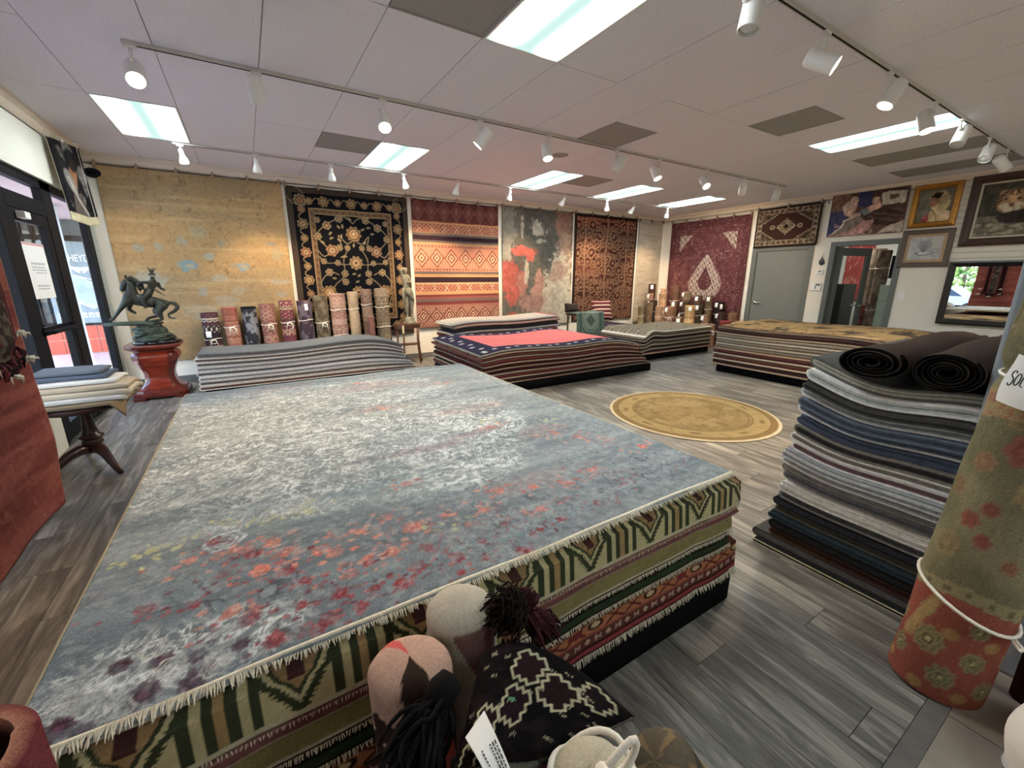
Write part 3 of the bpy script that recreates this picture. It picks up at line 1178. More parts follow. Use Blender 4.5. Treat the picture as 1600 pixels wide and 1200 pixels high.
for s in (-1, 1):
    vine([(cx, 1.95), (cx + s * .15, 2.05), (cx + s * .42, 1.92), (cx + s * .58, 1.75), (cx + s * .5, 1.6), (cx + s * .37, 1.5)])
    vine([(cx, 1.7), (cx + s * .12, 1.62), (cx + s * .25, 1.75), (cx + s * .22, 1.55), (cx + s * .37, 1.5)])
    vine([(cx, 1.3), (cx + s * .15, 1.27), (cx + s * .35, 1.29), (cx + s * .52, 1.3), (cx + s * .58, 1.4)])
    vine([(cx + s * .1, 1.55), (cx + s * .2, 1.35), (cx + s * .2, 1.1), (cx + s * .35, .95), (cx + s * .48, .8)])
    vine([(cx, .8), (cx + s * .2, .78), (cx + s * .48, .8), (cx + s * .6, .95), (cx + s * .45, 1.14), (cx + s * .3, 1.1)])
    vine([(cx, .6), (cx + s * .3, .62), (cx + s * .5, .5), (cx + s * .58, .7)])
    vine([(cx + s * .37, 1.5), (cx + s * .5, 1.4), (cx + s * .6, 1.5)])
PAL = [[GD, S(84, 54, 32), S(176, 136, 80), S(120, 76, 42), S(186, 168, 124)], [S(128, 108, 70), S(124, 80, 48), S(170, 142, 92), S(84, 54, 36)], [S(138, 98, 60), S(92, 60, 40), S(164, 138, 96), S(116, 72, 44)], [TN, S(90, 66, 46), S(160, 120, 70)]]
for fx, fy, r, kd in F:
    if .4 < fx < w - .4 and fy < h - .4:
        g.flower(fx, fy, r, PAL[kd], 9 if kd < 2 else 6, ph=fx)
for i in range(70):
    fx, fy = rng.uniform(.45, w - .45), rng.uniform(.45, h - .45)
    if min(math.hypot(fx - a, fy - b_) - r for a, b_, r, _ in F) > .05:
        g.ell(fx, fy, .035, .016, S(132, 116, 82), .9, rot=rng.uniform(0, 3))
g.mottle(.12, 40, 9)
hang('wall_rug', 'navy black floral rug with brown border and tan blossoms behind the standing rolls', g, .71, 2.68, .51, 2.98, clips=5, seed=2, edge=S(50, 42, 34))

# ---- striped flatweave
w, h = 1.85, 2.38
X, Y = grid(w, h, 0.0105)
RD, OR, TR_, PU, GR, PK = S(122, 40, 34), S(196, 130, 72), S(172, 96, 66), S(58, 36, 46), S(112, 96, 92), S(176, 112, 96)
g = Img(X, Y, TR_)
bands = [(0, .44, S(142, 84, 72), 'dia'), (.44, .50, RD, 0), (.50, .55, GR, 0), (.55, .60, S(150, 70, 58), 0), (.60, .64, RD, 0), (.64, .70, S(200, 140, 80), 0), (.70, .84, S(170, 92, 64), 'x'), (.84, .87, S(204, 164, 112), 0), (.87, .97, PU, 0), (.97, 1.03, S(196, 140, 76), 0), (1.03, 1.08, GR, 0),
         (1.08, 1.58, S(186, 104, 70), 'dia'), (1.58, 1.62, S(190, 142, 84), 0), (1.62, 1.66, GR, 0), (1.66, 1.74, PU, 0), (1.74, 1.78, S(118, 104, 96), 0), (1.78, 1.80, S(204, 164, 112), 0), (1.80, 1.96, S(184, 104, 66), 'x'), (1.96, 2.00, S(206, 142, 74), 0), (2.00, 2.03, RD, 0), (2.03, 2.06, S(160, 90, 70), 0), (2.06, 2.09, PU, 0), (2.09, 2.13, GR, 0), (2.13, 2.16, RD, 0), (2.16, 2.22, S(196, 130, 70), 0)]
bands = [(a, b_, c, k) for a, b_, c, k in bands]
for a, b_, c, k in bands:
    m_ = (Y >= a) & (Y < b_)
    g.put(m_ * 1.0, c)
    if k == 'dia':
        mid, hh = (a + b_) / 2, (b_ - a)
        per = hh * .62
        xx = (np.abs(((X / per) % 1) - .5) * 2)
        dd = xx + np.abs(Y - mid) / (hh * .36)
        for lo, hi, cc in ((.86, .98, S(90, 36, 32)), (.66, .8, S(208, 158, 120)), (.42, .56, S(104, 46, 40)), (.2, .34, S(214, 176, 140)), (0, .12, S(90, 40, 36))):
            g.put(m_ & (dd > lo) & (dd < hi), cc)
        ed = np.minimum(Y - a, b_ - Y)
        g.put(m_ & (ed < .05) & (np.abs(((X / .07) % 1) - .5) * 2 < ed / .05), S(120, 48, 40))
        g.put(m_ & (dd > 1.1) & (np.sin(X * 120) * np.sin(Y * 120) > .45), S(214, 160, 120))
    if k == 'x':
        mid, hh = (a + b_) / 2, (b_ - a)
        xx = (X / .26) % 1 - .5
        dd = np.abs(np.abs(xx) * .26 * 1.6 - np.abs(Y - mid))
        g.put(m_ & (dd < .013) & (np.abs(xx) < .16), S(220, 180, 140))
        g.put(m_ & (np.sin(X * 75) * np.sin(Y * 85) > .35), S(120, 48, 38))
        g.put(m_ & (np.sin(X * 60 + 1) * np.sin(Y * 150) > .6), S(210, 150, 100))
    if k == 0:
        g.put(m_ & (np.sin(Y * 190 + np.sin(X * 3)) > .5), np.clip(np.array(c) * .72, 0, 1))
m_ = Y > 2.22
m_ = Y >= 1.98
top = [(1.98, 2.03, S(140, 60, 48)), (2.03, 2.32, S(92, 42, 40)), (2.32, 2.40, S(110, 48, 40))]
g.put((Y >= 2.22) * 1.0, S(100, 44, 40))
dd = np.abs(((X / .24) % 1) - .5) * 2 + np.abs(Y - 2.18) / .16
# top diamonds overlay the last bands
a0 = 2.02
m_ = Y >= a0
g.put(m_ * 1.0, S(98, 44, 40))
xx = np.abs(((X / .26) % 1) - .5) * 2
dd = xx + np.abs(Y - 2.2) / .19
for lo, hi, cc in ((.86, 1.0, S(140, 84, 70)), (.55, .7, S(130, 70, 60)), (.25, .4, S(150, 100, 84)), (0, .12, S(170, 120, 96))):
    g.put(m_ & (dd > lo) & (dd < hi), cc)
g.put(m_ & (Y > 2.36), S(70, 30, 30))
g.c *= .84
g.mottle(.14, 45, 14, (1, 2.5))
hang('wall_rug', 'red orange striped flatweave rug with diamond bands beside the abstract rug', g, 2.75, 4.60, .60, 2.98, clips=5, seed=3, m=M_FLAT, edge=RD, thick=.008)

# ---- grey / red abstract rug
w, h = 1.90, 2.5
X, Y = grid(w, h, 0.011)
g = Img(X, Y, S(92, 90, 82))
n1, n2, n3 = fbm(X * 2.2, Y * 2.2, 41, 5), fbm(X * 3, Y * 3, 42, 5), fbm(X * 16, Y * 16, 43, 3)


def blob(cx, cy, rx, ry, col, a=.95, k=1.4, sd=0):
    n = .62 * fbm(X * 4 + sd, Y * 4 + sd * 2, 50 + sd, 5) + .38 * fbm(X * 17 + sd, Y * 17, 90 + sd, 3)
    d = np.hypot((X - cx) / rx, (Y - cy) / ry) + (n - .5) * (k + .9)
    g.put(sst(1.22, .82, d) * a, col)


CR, RED, PKI = S(176, 166, 146), S(158, 58, 42), S(158, 112, 98)
blob(.12, 2.2, .22, .5, S(136, 130, 118), sd=1)
blob(.12, 1.5, .12, .35, S(150, 144, 130), sd=2)
blob(.45, 2.2, .10, .3, S(110, 100, 90), sd=3)
blob(.5, 2.1, .05, .3, CR, sd=4, k=1.8)
blob(.95, 2.15, .16, .16, CR, sd=5, k=1.8)
blob(1.0, 1.85, .14, .08, S(166, 156, 134), sd=6, k=1.8)
blob(1.65, 2.3, .26, .45, S(138, 96, 76), sd=7)
blob(1.72, 1.6, .22, .5, S(150, 120, 100), sd=8)
blob(1.55, .65, .50, .72, S(182, 172, 150), sd=9, k=1.2)
blob(1.15, .4, .35, .4, S(170, 158, 138), sd=10)
blob(1.5, 1.2, .22, .2, S(160, 130, 112), sd=11)
blob(.95, .75, .14, .4, PKI, sd=12)
blob(.7, .52, .4, .2, S(140, 104, 94), sd=13)
blob(.22, .95, .3, .38, RED, sd=14)
blob(.5, 1.0, .18, .25, S(150, 96, 82), sd=15)
blob(.55, 1.62, .26, .10, S(176, 62, 44), sd=16, k=1.0)
blob(.68, 1.55, .12, .12, S(170, 66, 48), sd=17)
blob(.08, 1.25, .12, .14, RED, sd=18)
blob(.25, .15, .3, .12, S(150, 62, 48), sd=19)
blob(.75, .1, .3, .09, S(96, 90, 84), sd=20)
blob(.62, 1.2, .05, .22, S(170, 160, 142), sd=21)
g.put(sst(.56, .62, n3) * .35, g.c * .55)
g.put(sst(.42, .36, n3) * .25, np.clip(g.c * 1.5, 0, 1))
g.put((np.abs(Y - 1.72) < .008) * .4, S(130, 126, 116))
g.put((np.abs(X - 1.05) < .012) * .25, S(70, 68, 62))
g.mottle(.16, 55, 44)
hang('wall_rug', 'grey abstract rug with red and cream cloudy patches on the back wall', g, 4.69, 6.59, .50, 3.0, clips=5, seed=4, edge=S(120, 110, 96))

# ---- brown vine rug
w, h = 2.05, 2.5
X, Y = grid(w, h, 0.0125)
ab = fbm(X * .3, Y * 3.2, 61, 4)
base = np.array(S(52, 24, 20))[None, None] * np.ones(X.shape + (1,))
g = Img(X, Y, (0, 0, 0))
g.c = base + np.array(S(70, 34, 20)) * sst(.45, .65, ab)[..., None] * .8
MT = sst(.4, .68, vnoise(X * .01, Y * 2.4 + 3.3, 66))[..., None]
mot = np.array(S(116, 82, 58)) * (1 - MT) + np.array(S(152, 82, 36)) * MT
wx_, wy_ = X + .05 * (fbm(X * 5, Y * 5, 62) - .5) * 2, Y + .05 * (fbm(X * 5, Y * 5, 63) - .5) * 2
Xm = np.abs(((wx_ / .68) % 1) - .5) * .68
Ym = (wy_ + .2 * np.floor(wx_ / .68)) % .62
lines = np.zeros_like(X)
for (cx, cy, r) in ((.10, .2, .10), (.22, .38, .12), (.06, .45, .07), (.27, .12, .08), (.16, .56, .07), (.3, .52, .05)):
    d = np.hypot(Xm - cx, Ym - cy)
    lines = np.maximum(lines, (1 - sst(.008, .022, np.abs(d - r))))
    lines = np.maximum(lines, (1 - sst(r * .3, r * .45, d)))
lines = np.maximum(lines, 1 - sst(.008, .02, np.abs(Xm - .015)))
v = np.abs(fbm(Xm * 9, Y * 9, 67, 3) - .5)
lines = np.maximum(lines, (1 - sst(.02, .05, v)) * .85)
g.c = g.c * (1 - lines[..., None]) + mot * lines[..., None]
g.put((X < .06) | (X > w - .04) | (Y > h - .07), S(44, 26, 20))
g.mottle(.2, 40, 68)
hang('wall_rug', 'dark brown rug with amber scrolling vines behind the red cushion', g, 6.65, 8.70, .52, 3.02, clips=5, seed=5, edge=S(44, 26, 20))

# ---- beige runner
w, h = .90, 2.6
X, Y = grid(w, h, 0.02)
g = Img(X, Y, S(178, 164, 144))
g.put(sst(.4, .7, fbm(X * 2, Y * 26, 71, 3)) * .6, S(156, 142, 124))
g.put(sst(.5, .8, fbm(X * 6, Y * 14, 72, 3)) * .4, S(196, 184, 164))
g.mottle(.12, 40, 73)
hang('wall_rug', 'narrow plain beige rug hung in the far right corner', g, 8.79, 9.69, .38, 2.98, clips=3, seed=6, edge=S(160, 146, 126))

# ---- maroon rug, right wall
w, h = 2.12, 2.45
X, Y = grid(w, h, 0.0125)
g = Img(X, Y, S(104, 50, 54))
g.put(sst(.48, .56, fbm(X * 14, Y * 14, 81, 3)) * .6, S(84, 38, 44))
g.put(sst(.62, .7, fbm(X * 20, Y * 20, 82, 2)) * .5, S(134, 78, 76))
D = np.minimum.reduce([X, w - X, Y, h - Y])
g.put((D < .2) * .35, S(80, 36, 44))
g.put((np.abs(D - .2) < .012) * .6, S(120, 70, 70))
LAT = np.maximum(np.cos(X * 42) * np.cos(Y * 42), np.cos(X * 84 + Y * 42) * .6)
LT = np.where((LAT > .05)[..., None], np.array(S(186, 164, 146)), np.array(S(116, 66, 62)))
cx, cy = w * .52, .93
dx, dy = np.abs(X - cx), Y - cy
tear = np.where(dy < 0, np.hypot(dx / .45, dy / .42), dx / .45 / np.clip(1 - (np.clip(dy, 0, .8) / .72) ** 1.25, 1e-3, 1))
tear = np.where(dy > .72, 9, tear)
inner = np.where(dy < .05, np.hypot(dx / .19, (dy - .05) / .22), dx / .19 / np.clip(1 - (np.clip(dy - .05, 0, .5) / .36), 1e-3, 1))
inner = np.where(dy > .41, 9, inner)
mask = (tear < 1) & (inner > 1)
g.c = np.where(mask[..., None], LT, g.c)
g.put((np.abs(tear - 1.0) < .05) * .8, S(140, 100, 92))
for sx in (0, 1):
    xx = X if sx == 0 else w - X
    tri = (xx > .30) & (h - Y > .34) & ((xx - .30) / .36 + ((h - Y) - .34) / .42 < 1)
    g.c = np.where(tri[..., None], LT * .9, g.c)
g.put((fbm(X * 40, Y * 40, 83, 1) > .9) * .9, S(170, 140, 124))
g.mottle(.14, 36, 84)
o = hang('wall_rug', 'maroon rug with a pale lattice teardrop medallion left of the grey door', g, 5.60, 7.72, .50, 2.95, wall='right', clips=6, seed=7, edge=S(70, 34, 38))
fringe('fringe', (XR - .045, 5.62, 2.95), (XR - .045, 7.7, 2.95), (-.3, 0, 1), .07, 60, o, droop=.2, r=.004, seed=5, m=mat('grey_fringe', S(150, 136, 120), .95))

# ---- small medallion rug over the door
w, h = 1.25, .80
X, Y = grid(w, h, 0.0085)
CRM = S(142, 128, 106)
g = Img(X, Y, S(60, 36, 30))
D = np.minimum.reduce([X, w - X, Y, h - Y])
g.put(D < .035, S(40, 28, 24))
bd = (D > .04) & (D < .13)
g.put(bd, CRM)
# dark florets along the border
for i in range(11):
    for yy in (.085, h - .085):
        g.flower(.08 + i * (w - .16) / 10, yy, .034, [S(50, 34, 28), S(130, 70, 46)], 4)
for i in range(1, 6):
    for xx in (.085, w - .085):
        g.flower(xx, .08 + i * (h - .16) / 6, .034, [S(50, 34, 28), S(130, 70, 46)], 4)
g.put(bd & (fbm(X * 40, Y * 40, 91, 2) > .58), S(80, 62, 48))
g.put((np.abs(D - .035) < .004) | (np.abs(D - .135) < .005), S(110, 90, 70))
fx, fy = np.abs(X - w / 2), np.abs(Y - h / 2)
inn = D > .14
st = np.floor((fx - .15) / .045) * .045
corner = inn & (fy > .27 - np.clip(st, 0, 1) * .62)
g.put(corner, S(58, 50, 38))
g.put(inn & (np.abs(fy - (.27 - np.clip(st, 0, 1) * .62)) < .010), CRM)
g.put(corner & (fbm(X * 36, Y * 36, 92, 2) > .55), S(110, 86, 60))
d = fx / .19 + fy / .16
r = d + .08 * np.cos(np.arctan2(fy, fx) * 14)
g.put((r < 1.0) & inn, CRM)
g.put((r < .9) & (fbm(X * 45, Y * 45, 93, 2) > .48), S(90, 70, 52))
g.put(r < .5, S(120, 104, 84))
g.put(r < .33, S(34, 24, 24))
for s in (-1, 1):
    g.ell(w / 2 + s * .27, h / 2, .05, .045, CRM)
    g.ell(w / 2 + s * .27, h / 2, .03, .025, S(90, 60, 46))
    g.line([(w / 2 + s * .18, h / 2), (w / 2 + s * .24, h / 2)], .012, CRM)
g.mottle(.15, 60, 94)
hang('wall_rug', 'small dark rug with cream diamond medallion hung over the closed door', g, 4.24, 5.48, 2.20, 3.0, wall='right', off=.05, clips=3, seed=8, edge=S(36, 26, 22), sagamt=.004)


# ================================================================== PICTURES
def loosen(g, amt, sc, seed):
    """hand-painted edges: the brush wanders"""
    g.X0, g.Y0 = g.X, g.Y
    g.X = g.X0 + amt * (fbm(g.X0 * sc, g.Y0 * sc, seed) - .5) * 2 + amt * .5 * (fbm(g.X0 * sc * 4, g.Y0 * sc * 4, seed + 5) - .5)
    g.Y = g.Y0 + amt * (fbm(g.X0 * sc, g.Y0 * sc, seed + 9) - .5) * 2 + amt * .5 * (fbm(g.X0 * sc * 4, g.Y0 * sc * 4, seed + 7) - .5)


def settle(g, seed, amt=.5):
    g.X, g.Y = g.X0, g.Y0
    a = fbm(g.X * 30 + 4 * fbm(g.X * 5, g.Y * 5, seed), g.Y * 12, seed + 1, 3) - .5
    g.c = np.clip(g.c * (1 + amt * 2 * a[..., None]), .002, 1)


def picture(name, label, img, y0, y1, z0, z1, fw, fcol, fmat, depth=.04, inner=None, mat2=None, lip=None):
    """framed picture on the right wall; img spans the opening; frame width fw"""
    t = thing(name, label, 'painting', (XR - .02, (y0 + y1) / 2, z0), 'pictures on the right wall')
    bx = XR - .018
    if fw:
        mb = MB()
        # four mitred sides with a stepped section: (inset, height out)
        sec = [(0, 0), (0, depth * .8), (fw * .15, depth), (fw * .45, depth * .75), (fw * .8, depth * .9), (fw, depth * .55), (fw, 0)]
        k = len(sec)
        V, F = [], []
        for (sy, sz) in ((y1, z0), (y0, z0), (y0, z1), (y1, z1)):
            for a, hgt in sec:
                V.append((bx - hgt, sy + (a if sy == y0 else -a), sz + (a if sz == z0 else -a)))
        for c in range(4):
            c2 = (c + 1) % 4
            for i in range(k - 1):
                F.append((c * k + i, c2 * k + i, c2 * k + i + 1, c * k + i + 1))
        mb.add(V, F, fcol)
        mb.build('frame', fmat, t)
    if mat2 is not None:      # mount
        mw, mc = mat2
        mb = MB()
        for a, b_, c, d in ((y0 + fw, y0 + fw + mw, z0 + fw, z1 - fw), (y1 - fw - mw, y1 - fw, z0 + fw, z1 - fw), (y0 + fw + mw, y1 - fw - mw, z0 + fw, z0 + fw + mw), (y0 + fw + mw, y1 - fw - mw, z1 - fw - mw, z1 - fw)):
            mb.box(bx - .016, bx, a, b_, c, d, mc)
        mb.build('mount', M_SATIN, t)
        fw2 = fw + mw
    else:
        fw2 = fw
    W_, H_ = img.X[0, -1], img.Y[-1, 0]
    a, b_, c, d = y0 + fw2 - .002, y1 - fw2 + .002, z0 + fw2 - .002, z1 - fw2 + .002
    P = np.stack([np.full_like(img.X, bx - (.012 if fw else .03)), b_ - img.X / W_ * (b_ - a), c + img.Y / H_ * (d - c)], -1)
    sheet('canvas', P, img.c, .011 if fw else .028, M_CANVAS, t, S(200, 190, 180) if not fw else None, (-1, 0, 0))
    return t


# reclining scene: two seated women on cloths
X, Y = grid(1.12, .78, .009)
g = Img(X, Y, S(96, 66, 54))
loosen(g, 0.035, 7, 100)
g.rect(0, .3, .35, .78, S(116, 84, 66))
g.rect(.42, .62, .5, .78, S(44, 48, 92))
g.poly([(0, 0), (.22, 0), (.3, .35), (.18, .5), (0, .46)], S(54, 60, 96))
g.poly([(.62, .46), (1.12, .40), (1.12, .78), (.62, .78)], S(78, 54, 48))
g.rect(.76, 1.08, .50, .71, S(196, 184, 166))
g.rect(.86, .98, .60, .66, S(104, 88, 72))
g.poly([(.45, .44), (.7, .48), (1.12, .34), (1.12, .1), (.8, .16), (.6, .22)], S(66, 42, 38))
g.line([(.6, .40), (.8, .34), (1.1, .28)], .03, S(98, 66, 58))
g.line([(.62, .31), (.85, .24), (1.1, .22)], .03, S(92, 62, 56))
g.poly([(0, 0), (.5, 0), (.66, .1), (.7, .26), (.5, .24), (.3, .12)], S(176, 120, 110))
g.put((fbm(X * 22, Y * 22, 101, 3) > .54) * ((Y < .26) & (X < .7) & (X > .1)) * .6, S(208, 160, 146))
g.poly([(.05, .02), (.2, .12), (.26, .28), (.46, .36), (.55, .25), (.38, .12), (.15, .0)], S(128, 112, 100))
g.line([(.06, .03), (.2, .14), (.25, .28), (.4, .34)], .02, S(206, 194, 176))
g.poly([(.75, 0), (1.12, .02), (1.12, .2), (.95, .16)], S(176, 160, 146))
g.ell(.30, .5, .1, .13, S(196, 160, 136))
g.ell(.36, .64, .055, .075, S(212, 192, 176))
g.ell(.355, .63, .035, .05, S(186, 136, 112))
g.line([(.24, .46), (.34, .36), (.46, .37)], .05, S(200, 160, 134))
g.line([(.22, .55), (.24, .45)], .05, S(204, 176, 150))
g.poly([(.45, .42), (.62, .5), (.66, .4), (.56, .34)], S(120, 128, 132))
g.ell(.68, .60, .05, .06, S(214, 168, 138))
g.poly([(.56, .48), (.72, .58), (.78, .46), (.66, .42)], S(210, 156, 130))
g.line([(.74, .5), (.62, .42)], .03, S(216, 170, 146))
settle(g, 103, 0.6)
g.mottle(.2, 14, 102)
picture('canvas_painting', 'unframed canvas of two seated women over the office door', g, 2.95, 4.08, 2.33, 3.07, 0, None, None)

# woman in a yellow veil
X, Y = grid(.44, .56, .007)
g = Img(X, Y, S(118, 116, 98))
loosen(g, 0.018, 11, 110)
g.put(sst(.2, .6, fbm(X * 5, Y * 5, 111)) * .4, S(86, 88, 72))
g.poly([(.13, .0), (.17, .18), (.25, .24), (.44, .16), (.44, 0)], S(204, 178, 120))
g.ell(.26, .37, .12, .16, S(150, 128, 74))
g.ell(.30, .34, .10, .17, S(188, 166, 112))
g.ell(.205, .36, .065, .10, S(150, 98, 72))
g.ell(.175, .36, .03, .07, S(166, 112, 84))
g.poly([(.15, .42), (.2, .5), (.3, .5), (.26, .40), (.21, .41)], S(40, 32, 26))
g.line([(.155, .345), (.14, .34)], .012, S(160, 106, 80))
g.line([(.16, .385), (.185, .388)], .009, S(50, 34, 28))
g.line([(.155, .315), (.18, .312)], .009, S(130, 60, 54))
g.poly([(.08, 0), (.10, .1), (.16, .15), (.18, 0)], S(156, 48, 54))
g.line([(.2, .25), (.3, .12), (.42, .05)], .02, S(226, 206, 150))
g.line([(.22, .2), (.26, .05)], .02, S(170, 140, 84))
g.poly([(.3, .12), (.36, .18), (.44, .15), (.44, .02)], S(214, 186, 150))
settle(g, 113, 0.6)
g.mottle(.16, 18, 112)
M_GILT = mat('gilt_frame', S(164, 116, 48), .35, metal=.6, nz=.35, scale=30)
picture('framed_painting', 'gilt framed painting of a woman in a yellow veil', g, 2.30, 2.89, 2.37, 3.04, .085, S(150, 110, 50), M_GILT, .05)

# pale sketch of a boat-like cluster
X, Y = grid(.42, .36, .008)
g = Img(X, Y, S(188, 188, 184))
loosen(g, 0.018, 12, 120)
g.put(sst(.5, .66, fbm(X * 8, Y * 8, 121)) * .6, S(156, 160, 164))
for k in range(9):
    a = -.9 + k * .22
    g.line([(.2, .1), (.2 + math.sin(a) * .12, .1 + math.cos(a) * .2)], .012, S(120, 124, 130), .8)
g.ell(.21, .095, .12, .03, S(110, 112, 118))
g.ell(.21, .1, .09, .02, S(200, 200, 198))
settle(g, 123, 0.15)
g.mottle(.06, 22, 122)
picture('framed_sketch', 'pale grey sketch in a taupe frame beside the office door', g, 2.27, 2.92, 1.74, 2.34, .075, S(88, 76, 66), mat('taupe_frame', S(92, 80, 70), .5, nz=.1), .03, mat2=(.04, S(170, 132, 84)))

# tiger by a stream
X, Y = grid(1.0, .78, .009)
g = Img(X, Y, S(78, 76, 62))
loosen(g, 0.018, 8, 130)
g.put(sst(.35, .7, fbm(X * 6, Y * 6, 131)) * .6, S(56, 58, 50))
g.put((Y < .3) * .8, S(122, 112, 92))
for i in range(46):
    rx = random.Random(i)
    g.ell(rx.uniform(0, 1), rx.uniform(0, .24), rx.uniform(.03, .07), rx.uniform(.015, .035), S(*[rx.choice([(158, 148, 124), (96, 88, 74), (176, 166, 142)])][0]), .8)
g.ell(.48, .45, .28, .13, S(150, 108, 66))
g.ell(.34, .50, .175, .165, S(176, 130, 80))
g.ell(.33, .53, .05, .09, S(190, 146, 96), .8)
g.ell(.22, .62, .04, .05, S(150, 118, 84))
g.ell(.44, .65, .045, .05, S(150, 118, 84))
g.ell(.33, .40, .09, .06, S(212, 196, 160))
g.ell(.33, .455, .045, .03, S(120, 70, 50))
for s in (-1, 1):
    g.ell(.33 + s * .065, .54, .02, .013, S(40, 30, 22))
    for k in range(5):
        g.line([(.33 + s * (.075 + k * .018), .635 - k * .05), (.33 + s * (.15 + k * .008), .585 - k * .045)], .016, S(44, 32, 24))
    g.line([(.33 + s * .02, .655), (.33 + s * .05, .60)], .013, S(44, 32, 24))
    g.line([(.33 + s * .035, .64), (.33 + s * .015, .585)], .011, S(44, 32, 24))
    g.ell(.33 + s * .07, .445, .05, .045, S(216, 200, 166), .8)
for k in range(7):
    g.line([(.52 + k * .05, .56), (.55 + k * .05, .42)], .016, S(60, 42, 28))
g.ell(.86, .42, .14, .16, S(172, 112, 66))
g.ell(.42, .27, .22, .1, S(52, 46, 38))
g.ell(.7, .62, .2, .06, S(110, 96, 66), .6)
settle(g, 133, 0.6)
g.mottle(.22, 16, 132)
M_FRW = mat('brown_picture_frame', S(64, 40, 30), .4, nz=.25, scale=12)
picture('tiger_painting', 'large tiger painting in a wide brown frame above the mirror', g, .92, 2.21, 2.04, 3.06, .11, S(60, 38, 28), M_FRW, .045, mat2=(.025, S(196, 186, 160)))

# mirror
t = thing('wall_mirror', 'black framed wall mirror reflecting the red rug and window', 'mirror', (XR - .02, 1.6, .82))
mb = MB()
y0, y1, z0, z1 = .95, 2.245, .82, 1.81
bx, fw, depth = XR - .016, .085, .05
sec = [(0, 0), (0, depth), (fw * .3, depth * 1.1), (fw, depth * .4), (fw, 0)]
k = len(sec)
V, F = [], []
for (sy, sz) in ((y1, z0), (y0, z0), (y0, z1), (y1, z1)):
    for a, hg in sec:
        V.append((bx - hg, sy + (a if sy == y0 else -a), sz + (a if sz == z0 else -a)))
for c in range(4):
    c2 = (c + 1) % 4
    for i in range(k - 1):
        F.append((c * k + i, c2 * k + i, c2 * k + i + 1, c * k + i + 1))
mb.add(V, F, S(30, 28, 26))
mb.build('frame', mat('black_brown_frame', S(34, 31, 29), .35, nz=.15), t)
mb = MB()
mb.box(bx - .012, bx, y0 + fw - .002, y1 - fw + .002, z0 + fw - .002, z1 - fw + .002)
mb.build('mirror_pane', M_MIRROR, t)

# ---- small fittings of the right wall
o = thing('thermostat', 'small white thermostat on the wall between the two doors', 'thermostat', (XR, 4.10, 1.66))
mb = MB()
mb.box(XR - .028, XR - .001, 4.04, 4.16, 1.63, 1.72, b=.008)
mb.build('body', M_WHITE, o)
mb = MB()
mb.box(XR - .0295, XR - .027, 4.065, 4.125, 1.665, 1.70)
mb.build('display', mat('lcd_grey', S(120, 128, 118), .3), o)
o = thing('alarm_keypad', 'white alarm keypad under the thermostat', 'keypad', (XR, 4.12, 1.36))
mb = MB()
mb.box(XR - .032, XR - .001, 4.03, 4.22, 1.31, 1.46, b=.008)
mb.build('body', M_WHITE, o)
mb = MB()
mb.box(XR - .034, XR - .031, 4.05, 4.13, 1.405, 1.44)
mb.box(XR - .034, XR - .031, 4.12, 4.14, 1.34, 1.40)
mb.build('display', mat('keypad_grey', S(92, 96, 92), .4), o)
o = thing('hanging_charm', 'small dark teardrop charm hanging above the thermostat', 'charm', (XR, 4.12, 1.86))
mb = MB()
mb.lathe([(0.0, 1.80), (.03, 1.815), (.05, 1.85), (.045, 1.885), (.02, 1.93), (.004, 1.97), (0, 1.98)], n=16, M=Matrix.Translation((XR - .014, 4.10, 0)) @ Matrix.Diagonal((.25, 1, 1, 1)))
mb.build('pendant', mat('dark_glass_charm', S(48, 50, 58), .25, nz=.3), o, True)
mb = MB()
mb.tube([(XR - .012, 4.10, 1.97), (XR - .003, 4.10, 2.03)], .003, n=5)
mb.build('cord', M_BLACKM, o)
mb = MB()
mb.lathe([(.028, 0), (.03, .004), (.014, .006), (0, .006)], n=14, M=TR((XR - .017, 4.10, 1.85), (-1, 0, 0)))
mb.build('centre', M_WHITE, o)


def plate(label, y, z, w=.09, hh=.13):
    o = thing('light_switch', label, 'switch', (XR, y, z))
    mb = MB()
    mb.box(XR - .009, XR - .001, y - w / 2, y + w / 2, z - hh / 2, z + hh / 2, b=.003)
    mb.build('cover_plate', M_WHITE, o)
    for q in (-1, 1):
        mb = MB()
        mb.box(XR - .017, XR - .008, y + q * w / 4 - .012, y + q * w / 4 + .012, z - .02, z + .02, b=.003)
        mb.build('toggle', M_WHITE, o)


plate('white double light switch between office door and mirror', 2.76, 1.25, .11)
plate('white wall switch low beside the closed door, by the maroon rug', 5.54, 1.32, .08)
o = thing('wall_intercom', 'small white wall box under the moulding beside the small rug', 'box', (XR, 4.14, 3.0))
mb = MB()
mb.box(XR - .03, XR - .001, 4.09, 4.19, 2.93, 2.995, b=.006)
mb.build('body', M_WHITE, o)
mb = MB()
mb.lathe([(.02, 0), (.022, .003), (.012, .004), (0, .004)], n=12, M=TR((XR - .03, 4.14, 2.963), (-1, 0, 0)))
mb.build('dial', M_DFRAME, o)
# ================================================================== THE BIG PILE IN FRONT
CREAM = S(206, 196, 172)


